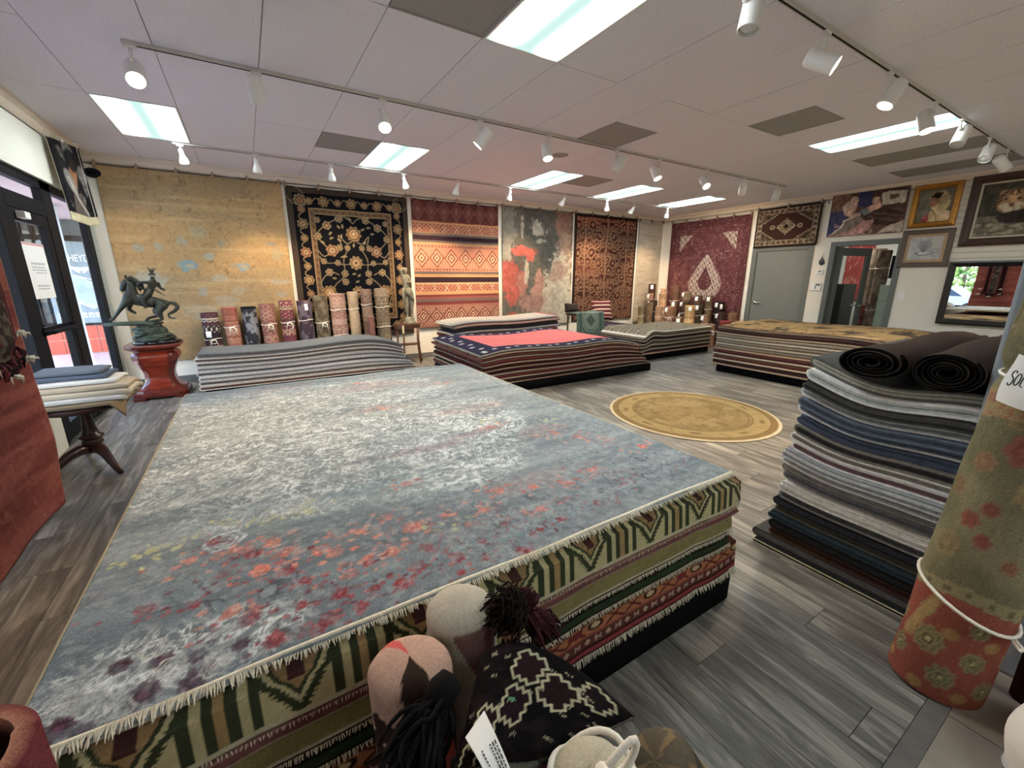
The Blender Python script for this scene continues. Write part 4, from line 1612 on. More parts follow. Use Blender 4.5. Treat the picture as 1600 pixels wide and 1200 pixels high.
def capsule_box(name, x0, x1, y0, y1, z0, z1, r, m, parent=None, n=8):
    """box with generously rounded upright and top edges"""
    bm = bmesh.new()
    bmesh.ops.create_cube(bm, size=1.0)
    for v in bm.verts:
        v.co = Vector(((x0 + x1) / 2 + v.co.x * (x1 - x0), (y0 + y1) / 2 + v.co.y * (y1 - y0), (z0 + z1) / 2 + v.co.z * (z1 - z0)))
    ed = [e for e in bm.edges if not (abs(e.verts[0].co.z - z0) < 1e-6 and abs(e.verts[1].co.z - z0) < 1e-6)]
    bmesh.ops.bevel(bm, geom=ed, offset=r, segments=n, affect='EDGES', profile=0.5)
    me = bpy.data.meshes.new(name)
    bm.to_mesh(me)
    bm.free()
    me.polygons.foreach_set('use_smooth', np.ones(len(me.polygons), bool))
    me.materials.append(m)
    return link(bpy.data.objects.new(name, me), parent)


o = capsule_box('display_platform', -.42, 1.90, .93, 3.88, 0.0, .175, .075, M_BLACKC)
tag(o, 'low black carpeted platform under the large front pile of rugs', 'platform', 'black platforms under the piles')

# pattern of the top rug: X 0..2.32 from the left edge, Y 0..3.0 from the front
xs = np.linspace(0, 2.32, 520)
ys = np.cumsum(np.concatenate([[0], np.linspace(.0038, .0135, 346)]))
ys = ys / ys[-1] * 3.0
X, Y = np.meshgrid(xs, ys)
g = Img(X, Y, S(134, 143, 147))
st = fbm(X * 1.1, Y * 13, 201, 5)
st2 = fbm(X * .5, Y * 4, 202, 3)
g.put(sst(.5, .72, st) * .6, S(162, 168, 168))
g.put(sst(.5, .3, st) * .65, S(104, 116, 122))
g.put(sst(.52, .66, st2) * .4, S(150, 154, 150))
frontdark = sst(.75, .05, Y) * sst(1.9, .2, X)  # front-left darkening: partly darker dye, partly shade put into the rug colour
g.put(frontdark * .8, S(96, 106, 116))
g.put(sst(.55, .75, fbm(X * 2, Y * 8, 203)) * .35, S(126, 150, 156))
# worn pale field with white line work
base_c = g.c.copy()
zone = np.zeros_like(X)
for cx, cy, rx, ry in ((.6, 1.5, .75, .75), (1.2, .85, .5, .38), (.2, 1.25, .35, .35), (1.0, 2.2, .9, .7), (.45, .85, .3, .2), (1.55, 1.4, .5, .5), (.3, 2.4, .5, .5), (.25, .12, .3, .14), (.7, .75, .3, .15)):
    zone = np.maximum(zone, 1 - sst(.55, 1.15, np.hypot((X - cx) / rx, (Y - cy) / ry)))
zone *= .45 + .8 * sst(.35, .6, fbm(X * 2.2, Y * 5, 204, 4))
g.put(zone * .35, S(178, 184, 180))
WH = S(222, 226, 222)
wx, wy = X + .03 * np.sin(Y * 21), Y + .03 * np.sin(X * 23)
for sc, sd, wd in ((9, 211, .022), (15, 212, .030), (24, 213, .045), (34, 218, .06)):
    v = np.abs(fbm(wx * sc, wy * sc, sd, 2) - .5)
    g.put((1 - sst(wd * .4, wd, v)) * np.clip(zone * 1.5, 0, .97), WH)
# rosettes in white outline
rng = random.Random(77)


def ring_flower(cx, cy, r, col, inner=None, a=1.0, n=8):
    for rr in (1.0, .62, .3):
        m = (np.abs(X - cx) < r * 1.4) & (np.abs(Y - cy) < r * 1.4)
        if not m.any():
            return
        dx, dy = X - cx, Y - cy
        th = np.arctan2(dy, dx)
        d = np.hypot(dx, dy) / (r * rr * (.82 + .18 * np.abs(np.cos(th * n / 2))))
        g.put((1 - sst(.08, .16, np.abs(d - 1))) * a * m, col)
    if inner is not None:
        g.ell(cx, cy, r * .25, r * .25, inner)


for i in range(46):
    cx, cy = rng.uniform(.05, 1.75), rng.uniform(.55, 2.7)
    ring_flower(cx, cy, rng.uniform(.025, .06), WH, a=.75, n=rng.choice([6, 8]))
for cx, cy, r in ((1.17, .67, .15), (.49, .92, .09), (1.2, .9, .12), (.22, .1, .05), (.12, .06, .05), (.33, .13, .045), (.06, .1, .04), (1.57, 1.5, .12), (.75, 1.45, .1), (.3, 1.2, .08)):
    ring_flower(cx, cy, r, WH, a=.9)
# soft colour washes
for cx, cy, rx, ry, cc, a in ((.91, .7, .25, .12, S(110, 140, 150), .6), (.38, .8, .2, .08, S(120, 142, 150), .5), (1.09, .52, .2, .06, S(120, 140, 146), .5), (1.2, 1.0, .35, .06, S(150, 116, 126), .6), (1.5, 1.07, .2, .05, S(156, 112, 118), .6),
                          (1.75, 1.5, .3, .12, S(196, 152, 138), .55), (1.35, 2.5, .4, .2, S(186, 150, 144), .6), (.6, 2.8, .4, .12, S(180, 152, 150), .5), (1.05, .66, .3, .06, S(160, 160, 158), .3), (1.2, 1.84, .3, .1, S(190, 160, 150), .5), (1.9, .9, .25, .12, S(190, 150, 140), .45), (1.5, .4, .35, .1, S(180, 146, 138), .4), (1.7, 2.3, .35, .18, S(180, 170, 164), .5)):
    d = np.hypot((X - cx) / rx, (Y - cy) / ry) + (fbm(X * 6, Y * 14, 221) - .5)
    g.put(sst(1.1, .3, d) * a, cc)
# dark vine traces in the front third
v = np.abs(fbm(wx * 13, wy * 13, 214, 2) - .5)
g.put((1 - sst(.01, .026, v)) * .7 * sst(.62, .3, Y) * sst(.42, .58, fbm(X * 4, Y * 4, 215)), S(66, 60, 72))
v = np.abs(fbm(wx * 16, wy * 16, 216, 2) - .5)
g.put((1 - sst(.01, .03, v)) * .6 * sst(.8, .3, Y) * sst(.5, .6, fbm(X * 3.4, Y * 4, 217)), S(150, 70, 76))
COR, REDF, PUR, YEL = S(222, 112, 84), S(158, 48, 56), S(84, 34, 60), S(206, 200, 128)
for cx, cy in ((.9, .34), (.74, .41), (.64, .33), (.99, .67), (1.44, .36), (1.37, .2), (1.18, .31), (1.03, .35), (2.1, .59), (2.2, .42), (1.65, 1.11), (1.2, 1.84), (1.21, 2.68), (1.86, 2.27), (1.91, .82), (1.77, .34), (.47, .5), (.36, .52), (.24, .54), (.43, .36), (.36, .22), (.59, .36), (.5, .42), (.85, .45), (1.3, .42), (1.6, .3), (.66, .2), (.8, .24), (2.0, .7)):
    r = rng.uniform(.017, .032) * (1.5 if (cx, cy) in ((.9, .34), (.99, .67)) else 1)
    g.flower(cx, cy, r, [COR, S(196, 84, 66), S(236, 150, 110)], 6, a=.88, ph=cx * 9)
    for q in range(16):
        g.ell(cx + rng.gauss(0, .06), cy + rng.gauss(0, .032), rng.uniform(.006, .016), rng.uniform(.005, .012), rng.choice([COR, S(190, 90, 80), S(226, 140, 110)]), .8)
for cx, cy in ((.78, .08), (.71, .1), (.62, .13), (.58, .05), (.66, .05), (.55, .03), (.45, .05), (.16, .35), (.97, .1), (.95, .03), (1.17, .03), (1.29, .09), (1.59, .11), (1.8, .17), (.5, .31), (.41, .47), (.3, .62), (.54, .24), (.85, .12), (1.08, .14), (1.4, .1), (1.5, .2), (.27, .3), (.4, .16), (.52, .14), (.33, .4), (.72, .22), (.9, .2), (1.2, .19)):
    r = rng.uniform(.016, .030)
    g.flower(cx, cy, r, [REDF, S(126, 30, 46), S(186, 80, 84)], 7, a=.9, ph=cy * 30)
    for q in range(12):
        g.ell(cx + rng.gauss(0, .055), cy + rng.gauss(0, .03), rng.uniform(.005, .013), rng.uniform(.004, .010), rng.choice([REDF, S(120, 36, 54), S(176, 84, 86)]), .8)
for cx, cy in ((.29, .1), (.14, .16), (.07, .04), (.11, .015), (.29, .035), (.2, .05), (.38, .08), (.22, .13)):
    g.flower(cx, cy, rng.uniform(.022, .035), [PUR, S(64, 24, 46), S(110, 56, 84)], 7, a=.92)
for cx, cy in ((.1, .09), (.16, .03), (.24, .1), (.06, .13), (.2, .18), (.33, .05)):
    ring_flower(cx, cy, .03, S(206, 204, 192), a=.95, n=6)
for cx, cy in ((.46, .66), (.61, .72), (.21, .68), (.14, .68), (.59, .66), (1.67, 1.23), (2.02, 1.02), (.31, .75), (.4, .7), (.1, .62), (1.0, .28)):
    for q in range(8):
        g.ell(cx + rng.gauss(0, .04), cy + rng.gauss(0, .022), rng.uniform(.008, .02), rng.uniform(.004, .011), YEL, .8, rot=rng.uniform(0, 3))
wear = .45 + .55 * sst(.38, .56, fbm(X * 26, Y * 40, 233, 3))
wear *= .7 + .3 * sst(.3, .6, fbm(X * 3, Y * 5, 234, 3))
g.c = base_c + (g.c - base_c) * wear[..., None]
g.put(sst(.55, .7, fbm(X * 40, Y * 44, 235, 2)) * .28, S(92, 98, 104))
g.put(sst(.58, .7, fbm(X * 44, Y * 48, 236, 2)) * .25, S(186, 190, 188))
g.c = g.c * np.array((.93, 1.0, 1.07))
g.mottle(.10, 60, 230)
g.mottle(.10, 8, 231, (1, 9))
BX0, BX1 = -.505, 1.815


def flap_layer(name, label, x0, x1, yb, yf, zt, drop, img, thick, edge, m, grp='rugs in the large front pile', ny=40, bow=.0, wav=.005, seed=0, xs=None, rowy=None, rb=.03):
    """rug lying on the pile whose front end hangs down by drop; img has nu columns and nv rows front to back"""
    rng = np.random.default_rng(seed)
    nv, nu = img.shape[:2]
    sy = rowy if rowy is not None else np.linspace(0, 1, nv) ** 1.0 * (yb - yf + drop)
    xx = xs if xs is not None else np.linspace(x0, x1, nu)
    r = rb
    ph = (.3, 1.9, 4.1, 0)
    Xg, Sg = np.meshgrid(xx, sy)
    # arc length from the hanging hem
    y = np.where(Sg < drop, yf - .004 - .012 * (drop - Sg) / max(drop, 1e-3), yf + (Sg - drop))
    z = np.where(Sg < drop, zt - (drop - Sg), zt)
    # soften the bend
    t = np.clip((Sg - drop + r) / (2 * r), 0, 1)
    z = z - np.where((t > 0) & (t < 1), r * .45 * (1 - (2 * t - 1) ** 2), 0)
    wv = wav * (np.sin(Xg * 6 + ph[0]) + .6 * np.sin(Xg * 13 + ph[1]) + .4 * np.sin((Sg - drop) * 9 + ph[2]))
    z = z + wv * .5 - bow * np.exp(-((Xg - x1) / .12) ** 2)
    y = y - np.where(Sg < drop + .05, np.abs(wv) * 1.0, 0)
    P = np.stack([Xg, y, z], -1)
    o = sheet(name, P, img, thick, m, None, edge, None, bulge=.002)
    return tag(o, label, 'rug', grp)


# top rug
rowy = ys + 0.0
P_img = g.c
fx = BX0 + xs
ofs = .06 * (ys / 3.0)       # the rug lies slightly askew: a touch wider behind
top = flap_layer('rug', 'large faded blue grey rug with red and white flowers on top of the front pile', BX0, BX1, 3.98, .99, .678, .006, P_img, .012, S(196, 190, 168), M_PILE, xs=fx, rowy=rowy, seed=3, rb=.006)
fringe('fringe', (BX0, .985, .673), (BX1, .985, .673), (0, -1, 0), .034, 820, top, droop=.3, seed=1, r=.0026)
mb = MB()
mb.tube([(BX0 + q * (BX1 - BX0) / 60, .983, .6715 + .0025 * (math.sin((BX0 + q * (BX1 - BX0) / 60) * 6 + .3) + .6 * math.sin((BX0 + q * (BX1 - BX0) / 60) * 13 + 1.9))) for q in range(61)], .0065, n=6)
mb.build('fringe_heading', M_FRINGE, top, True)
fringe('fringe', (BX0, 3.975, .664), (BX1, 3.975, .664), (0, 1, 0), .04, 220, top, droop=.5, seed=2, r=.004)
M_BIND = mat('cream_binding', S(172, 162, 132), .9, nz=.12, scale=120, bump=.3)
for xx in (BX0 - .004, BX1 + .004):
    mb = MB()
    mb.tube([(xx, .985 + q * .299, .670) for q in range(11)], .0065, n=8)
    mb.build('binding', M_BIND, top, True)

# kilim: green and cream, zigzag hooks
w = 2.34
kx = np.linspace(0, w, 560)
kyl = np.concatenate([np.linspace(0, .16, 42), np.linspace(.2, 3.1, 24)])
X, Y = np.meshgrid(kx, kyl)
KC, KG, KT = S(186, 178, 128), S(58, 66, 44), S(150, 120, 70)
g = Img(X, Y, KC)
per = .31
u = (X + .06) % per
jag = .006 * np.sign(np.sin(Y * 500)) + .004
# vertical bars
bars = (u < .155)
kk = np.floor(u / .0222).astype(int)
g.put(bars & (kk % 2 == 0), KG)
g.put(bars & (kk % 4 == 3), S(160, 132, 78))
uu = u - .232
V_ = np.abs(uu) * 1.55
yc = .14 - Y            # downwards from the fold
ring = yc - (.13 - V_)
inside = (~bars)
g.put(inside & (np.abs(ring + jag) < .020), KG)
g.put(inside & (ring < -.024) & (ring > -.045), KC)
g.put(inside & (ring < -.042) & (ring > -.062), KG)
g.put(inside & (ring < -.060), KT)
g.put(inside & (np.abs(uu) < .018) & (yc < .03), S(70, 40, 36))
g.put((Y < .012) * 1.0, S(190, 184, 150))
g.put((Y > .2) * 1.0, S(150, 146, 110))
g.mottle(.16, 50, 241)
kil = flap_layer('rug', 'green and cream kilim with hooked zigzags hanging out under the top rug', -.50, 1.84, 3.9, .952, .652, .126, g.c, .010, S(180, 172, 140), M_FLAT, xs=-.5 + kx, rowy=kyl, seed=4)
fringe('fringe', (-.5, .930, .522), (1.83, .930, .522), (0, -.6, -1), .010, 260, kil, droop=.3, seed=3, r=.002)


def strip_rug(label, x0, x1, zt, drop, yf, cols, edge, seed, m=M_PILE, pattern=None, fr=None):
    """cols: list of (fraction of drop, colour) from the hem up"""
    nx = 420 if pattern else 120
    xx = np.linspace(x0, x1, nx)
    sy = np.concatenate([np.linspace(0, drop + .01, 46 if pattern else 16), np.linspace(drop + .05, 2.9, 14)])
    X, Y = np.meshgrid(xx, sy)
    g = Img(X, Y, cols[-1][1])
    lo = 0
    for f, c in cols:
        g.put((Y >= lo * drop) & (Y < f * drop), c)
        lo = f
    if pattern:
        pattern(g, X, Y, drop)
    g.mottle(.18, 60, 250 + seed)
    o = flap_layer('rug', label, x0, x1, 3.85, yf, zt, drop, g.c, .011, edge, m, xs=xx, rowy=sy, seed=seed)
    if fr:
        def hem(q):
            x = x0 + (x1 - x0) * q
            wv = .005 * (math.sin(x * 6 + .3) + .6 * math.sin(x * 13 + 1.9) + .4 * math.sin(-drop * 9 + 4.1))
            return (x, yf - .020 - abs(wv), zt - drop + wv * .5)
        fringe('fringe', (x0, yf - .018, zt - drop), (x1, yf - .018, zt - drop), (0, -.75, -.8), fr, 420, o, droop=.3, seed=seed, r=.0026, curve=hem)
    return o


strip_rug('thin maroon edged rug between the kilim and the olive rug', -.49, 1.83, .522, .028, .95, [(.75, S(112, 64, 62)), (1, S(150, 100, 90))], S(180, 170, 150), 5)
strip_rug('plain olive green rug with pale hem, in the middle of the front pile', -.49, 1.80, .49, .082, .955, [(.1, S(196, 186, 160)), (.9, S(134, 124, 72)), (1, S(160, 150, 100))], S(190, 180, 150), 6, fr=.013)
strip_rug('very dark green rug with pale fringe, below the olive rug', -.48, 1.79, .402, .062, .955, [(.45, S(46, 62, 40)), (.62, S(30, 26, 20)), (.8, S(60, 44, 34)), (1, S(40, 34, 26))], S(180, 172, 140), 7, fr=.016)


def border(g, X, Y, d):
    t = Y / d
    g.put(t < .14, S(140, 34, 40))
    g.put((t > .14) & (t < .20), S(60, 24, 24))
    b1 = (t > .20) & (t < .46)
    g.put(b1, S(96, 46, 40))
    u = (X / .052) % 1 - .5
    k = np.floor(X / .052).astype(int) % 2
    v = (t - .33) / .13
    g.put(b1 & (np.abs(u) < .3) & (np.abs(v) < .7) & (k == 0) & ((np.abs(u) > .16) | (np.abs(v) < .2)), S(168, 140, 120))
    g.put(b1 & (k == 1) & (np.abs(u) + np.abs(v) * .4 < .3), S(176, 150, 124))
    g.put((t > .46) & (t < .54), S(150, 66, 40))
    b2 = (t > .54) & (t < .88)
    g.put(b2, S(172, 98, 42))
    u = (X / .1) % 1 - .5
    k = np.floor(X / .1).astype(int) % 3
    v = (t - .71) / .17
    g.put(b2 & (np.abs(np.abs(u) * 2 - np.abs(v)) < .22) & (k > 0), S(92, 34, 28))
    g.put(b2 & (np.hypot(u * 1.9, v) < .75) & (k == 0), S(54, 36, 30))
    g.put(b2 & (np.hypot(u * 1.9, v) < .45) & (k == 0), S(196, 168, 120))
    g.put(b2 & (np.hypot(u * 1.9, v) < .7) & (k == 2) & (np.floor(X / .3) % 2 == 0), S(120, 28, 30))
    g.put(t > .88, S(70, 34, 26))


strip_rug('orange and red bordered rug at the bottom of the front pile', -.47, 1.86, .335, .150, .945, [(1, S(150, 82, 40))], S(150, 40, 40), 8, pattern=border, fr=.024)
fill = strip_rug('dark red rug flat on the platform, lowest of the front pile', -.44, 1.85, .20, .012, .96, [(1, S(110, 34, 36))], S(120, 50, 46), 9)
# white price tag poking out of the right side
o = thing('price_tag', 'white paper tag sticking out of the front pile near its right corner', 'tag', (1.86, 1.02, .37))
xs_ = np.linspace(0, 1, 8)
P = np.stack([np.stack([1.835 + .06 * np.sin(xs_ * 2.2), 1.0 + j * .035 + xs_ * 0, .39 - .075 * xs_ + .0 * xs_], -1) for j in range(3)], 0)
sheet('paper', P, S(225, 225, 222), .0012, M_PAPER, o)
mb = MB()
mb.tube([(1.83, 1.02, .398), (1.836, 1.02, .396), (1.845, 1.02, .390)], .0022, n=5)
mb.build('string', M_ROPE, o)


# ================================================================== FLAT PILES ON PLATFORMS
def pile(group, pname, x0, x1, y0, y1, z0, z1, cols, sag, img=None, spread=(0, 0, 0, 0), jit=.012, fr=None, seed=0, top_label=None, nx=36, ny=26, ins=0.0, m=None, desc=None):
    """cols bottom to top: (side colour, backing colour, word). spread: extra reach of the lowest rug at x0,x1,y0,y1"""
    rng = np.random.default_rng(seed)
    n = len(cols)
    t = (z1 - z0) / n
    out = []
    for k, (c, bc, wd) in enumerate(cols):
        f = 1 - k / max(n - 1, 1)
        a0, a1 = x0 - spread[0] * f + rng.normal(0, jit), x1 + spread[1] * f + rng.normal(0, jit)
        b0, b1 = y0 - spread[2] * f + rng.normal(0, jit * .6), y1 + spread[3] * f + rng.normal(0, jit)
        if k == n - 1 and img is not None:
            U, V = img.X / img.X[0, -1], img.Y / img.Y[-1, 0]
            C = img.c
        else:
            U, V = np.meshgrid(np.linspace(0, 1, nx), np.linspace(0, 1, ny))
            C = np.broadcast_to(np.array(c), U.shape + (3,))
        Xg, Yg = a0 + U * (a1 - a0), b0 + V * (b1 - b0)
        sg_ = sag((Xg - x0) / (x1 - x0), (Yg - y0) / (y1 - y0))
        step = t + sg_ / n
        Z = z0 + (k + 1) * step
        P = np.stack([Xg, Yg, Z], -1)
        lab = f'{ORD[n - 1 - k]} rug of {pname}, {wd}' if k < n - 1 or not top_label else top_label
        o = sheet('rug', P, C, step * .84, m or M_EDGE, None, c, (0, 0, 1), mid=(bc if k % 2 == 0 or k == n - 1 else tuple(q * .8 for q in c)), bulge=.007 + .006 * rng.random())
        tag(o, lab, 'rug', group)
        if fr and (k % 2 == 0 or k == n - 1):
            for side in fr:
                xx = a0 if side == 'l' else a1
                zz = float(Z[0, 0 if side == 'l' else -1]) - t * .5
                j = 0 if side == 'l' else -1
                yy = Yg[:, j]
                zl = Z[:, j] - step[:, j] * .45
                fringe('fringe', (xx, yy[0], zz), (xx, yy[-1], zz), (-1 if side == 'l' else 1, 0, 0), .04, 46, o, droop=.15, seed=seed * 50 + k, r=.0032,
                       curve=lambda q, xx=xx, yy=yy, zl=zl: (xx, yy[0] + (yy[-1] - yy[0]) * q, np.interp(q, np.linspace(0, 1, len(zl)), zl)))
        out.append(o)
    return out


def rnd_cols(pal, n, seed):
    r = random.Random(seed)
    out = []
    last = None
    for _ in range(n):
        c = r.choice([p for p in pal if p is not last])
        last = c
        out.append(c)
    return out


MAR, DRED, DNAV = S(92, 30, 34), S(70, 22, 26), S(40, 30, 46)
BK = S(196, 178, 148)
# --- red topped pile
o = capsule_box('display_platform', 2.62, 5.82, 4.78, 6.5, 0, .125, .03, M_BLACKC)
tag(o, 'low black platform under the pile with the coral topped rug', 'platform', 'black platforms under the piles')
X, Y = grid(2.95, 1.72, .016)
g = Img(X, Y, S(44, 40, 66))
D = np.minimum.reduce([X, 2.95 - X, Y, 1.72 - Y])
for i in range(16):
    for yy in (.13, 1.59):
        g.ell(.12 + i * .18, yy + (.03 if i % 2 else -.03), .038, .03, S(214, 208, 196), .95)
for i in range(9):
    for xx in (.15, 2.8):
        g.ell(xx + (.03 if i % 2 else -.03), .15 + i * .175, .04, .028, S(214, 208, 196), .95)
CORL = S(226, 84, 74)
fld = (X > .34) & (X < 2.62) & (Y > .27) & (Y < 1.45)
g.put(fld, CORL)
g.put(fld * sst(.5, .7, fbm(X * 2, Y * 14, 261, 3)) * .35, S(232, 110, 92))
g.mottle(.10, 40, 262)
pal = [(MAR, BK, 'maroon edged'), (DRED, S(180, 150, 126), 'dark red edged'), (S(120, 60, 52), BK, 'rust edged'), (S(60, 40, 40), S(206, 190, 160), 'dark brown edged with cream backing'), (S(104, 38, 40), S(210, 192, 160), 'maroon edged with pale backing'), (S(84, 24, 30), BK, 'deep red edged')]
cols = rnd_cols(pal, 13, 4) + [(S(44, 40, 66), S(206, 196, 172), 'navy')]


def sag_red(u, v):
    return -.11 * np.clip((u - .66) / .34, 0, 1.3) ** 2 * 1.0 + .018 * np.sin(u * 9 + v) - .03 * np.exp(-((u - .0) / .08) ** 2) + .02 * v


pile('rugs in the coral topped pile', 'the coral topped pile', 2.50, 5.45, 4.80, 6.48, .125, .60, cols, sag_red, g, spread=(-.02, .30, .0, .0), jit=.022, fr='lr', seed=5,
     top_label='coral red rug with a navy dotted border on top of its pile')

# --- striped grey pile behind it
pal = [(S(110, 44, 44), S(180, 160, 140), 'maroon edged'), (S(130, 128, 124), S(200, 192, 176), 'light grey edged'), (S(46, 44, 70), S(190, 176, 150), 'navy edged'), (S(150, 106, 60), S(70, 60, 56), 'ochre edged'), (S(66, 60, 60), S(190, 182, 166), 'charcoal edged')]
o = capsule_box('display_platform', 2.98, 5.30, 6.72, 7.42, 0, .12, .03, M_BLACKC)
tag(o, 'low black platform under the grey topped pile at the back wall', 'platform', 'black platforms under the piles')
cols = [pal[3], pal[4], pal[0], pal[3], pal[2], pal[1], pal[3], pal[0], pal[2], pal[4], pal[0], (S(140, 138, 134), S(196, 188, 172), 'plain grey')]
X, Y = grid(2.4, .8, .05)
g = Img(X, Y, S(150, 147, 142))
g.put(X > 2.28, S(150, 60, 56))
g.mottle(.1, 20, 270)
pile('rugs in the grey topped back pile', 'the grey topped back pile', 2.98, 5.28, 6.72, 7.44, .12, .80, cols, lambda u, v: .03 * u + .012 * np.sin(u * 8) - .02 * np.exp(-(u / .05) ** 2), g, spread=(.03, -.1, 0, 0), jit=.03, fr='l', seed=6,
     top_label='plain grey rug on top of the pile behind the coral one')

# --- brown striped pile
o = capsule_box('display_platform', 6.42, 8.42, 5.42, 6.6, 0, .11, .03, M_BLACKC)
tag(o, 'low black platform under the brown striped pile before the corner', 'platform', 'black platforms under the piles')
pal = [(S(100, 86, 72), S(200, 188, 164), 'taupe edged'), (S(70, 56, 50), S(190, 176, 150), 'dark brown edged'), (S(120, 100, 80), BK, 'tan edged'), (S(60, 44, 50), BK, 'plum edged')]
cols = [(S(140, 76, 56), BK, 'rust edged')] + rnd_cols(pal, 9, 9) + [(S(120, 108, 86), S(214, 206, 190), 'striped')]
X, Y = grid(2.25, 1.3, .03)
g = Img(X, Y, S(126, 112, 90))
g.put(np.sin(Y * 24 + X * 1.5) > .35, S(92, 80, 66))
g.put(np.sin(Y * 24 + X * 1.5) > .93, S(176, 164, 136))
g.put((X < .05) | (Y < .02), S(214, 206, 190))
g.mottle(.12, 18, 280)
pile('rugs in the brown striped pile', 'the brown striped pile', 6.32, 8.42, 5.40, 6.58, .11, .53, cols, lambda u, v: .05 * np.exp(-((u - .1) / .12) ** 2) - .10 * np.exp(-(u / .07) ** 2) + .03 * u, g, spread=(.06, 0, 0, 0), jit=.015, fr='l', seed=7,
     top_label='brown striped flatweave on top of the pile before the standing rolls')

# --- small pile at the brown vine rug with the draped green mat
pal = [(S(112, 50, 52), S(206, 196, 180), 'maroon edged'), (S(206, 190, 160), S(180, 160, 130), 'cream edged'), (S(50, 40, 60), S(200, 190, 170), 'plum edged')]
o = capsule_box('display_platform', 6.80, 8.15, 6.94, 7.7, 0, .11, .03, M_BLACKC)
tag(o, 'low black platform under the small pile below the brown vine rug', 'platform', 'black platforms under the piles')
cols = [pal[1], pal[0], pal[2], pal[0], pal[1], pal[0], pal[2]]
pile('rugs in the small back pile', 'the small back pile', 6.76, 8.12, 6.92, 7.7, .11, .50, cols, lambda u, v: -.10 * np.clip((u - .6) / .4, 0, 1) ** 2 + .02 * np.sin(u * 5), None, spread=(0, .12, 0, 0), jit=.02, seed=8, top_label='plum edged rug on top of the small back pile')

# --- yellow topped pile
o = capsule_box('display_platform', 6.72, 8.5, 1.62, 4.15, 0, .12, .02, M_BLACKC)
tag(o, 'low black platform under the yellow topped pile before the office door', 'platform', 'black platforms under the piles')
X, Y = grid(1.8, 2.6, .016)
g = Img(X, Y, S(186, 142, 74))
n = fbm(X * 3.4, Y * 3.4, 291, 4)
g.put(sst(.50, .58, n) * .85, S(64, 56, 50))
g.put((1 - sst(.02, .05, np.abs(fbm(X * 6, Y * 6, 292, 2) - .5))) * .7, S(70, 60, 50))
g.put(sst(.55, .7, fbm(X * 1.5, Y * 5, 293)) * .4, S(206, 164, 92))
g.put((X < .06) | (Y < .05) | (X > 1.74), S(60, 46, 46))
g.c *= .82
g.mottle(.14, 30, 294)
pal = [(S(130, 122, 110), S(196, 188, 170), 'grey edged'), (S(84, 40, 42), S(200, 184, 158), 'maroon edged'), (S(110, 66, 50), S(196, 176, 146), 'rust edged'), (S(70, 46, 46), S(206, 196, 176), 'dark plum edged'), (S(146, 136, 120), S(110, 100, 92), 'taupe edged')]
cols = [pal[1], pal[3], pal[1], pal[2], pal[3], pal[1], pal[2], pal[4], pal[0], pal[4], pal[0], pal[4], pal[1], pal[3], (S(90, 60, 50), S(150, 130, 110), 'yellow')]
pile('rugs in the yellow topped pile', 'the yellow topped pile', 6.66, 8.5, 1.52, 4.16, .12, .78, cols, lambda u, v: .04 * np.sin(u * 2.6) * v + .015 * np.sin(v * 6) - .05 * np.clip((.35 - v) / .35, 0, 1) ** 2, g, spread=(0, 0, 0, .02), jit=.012, seed=9,
     top_label='yellow rug with black sprigs on top of the pile before the office door')
for k_, zz in enumerate(np.linspace(.16, .74, 8)):
    pass


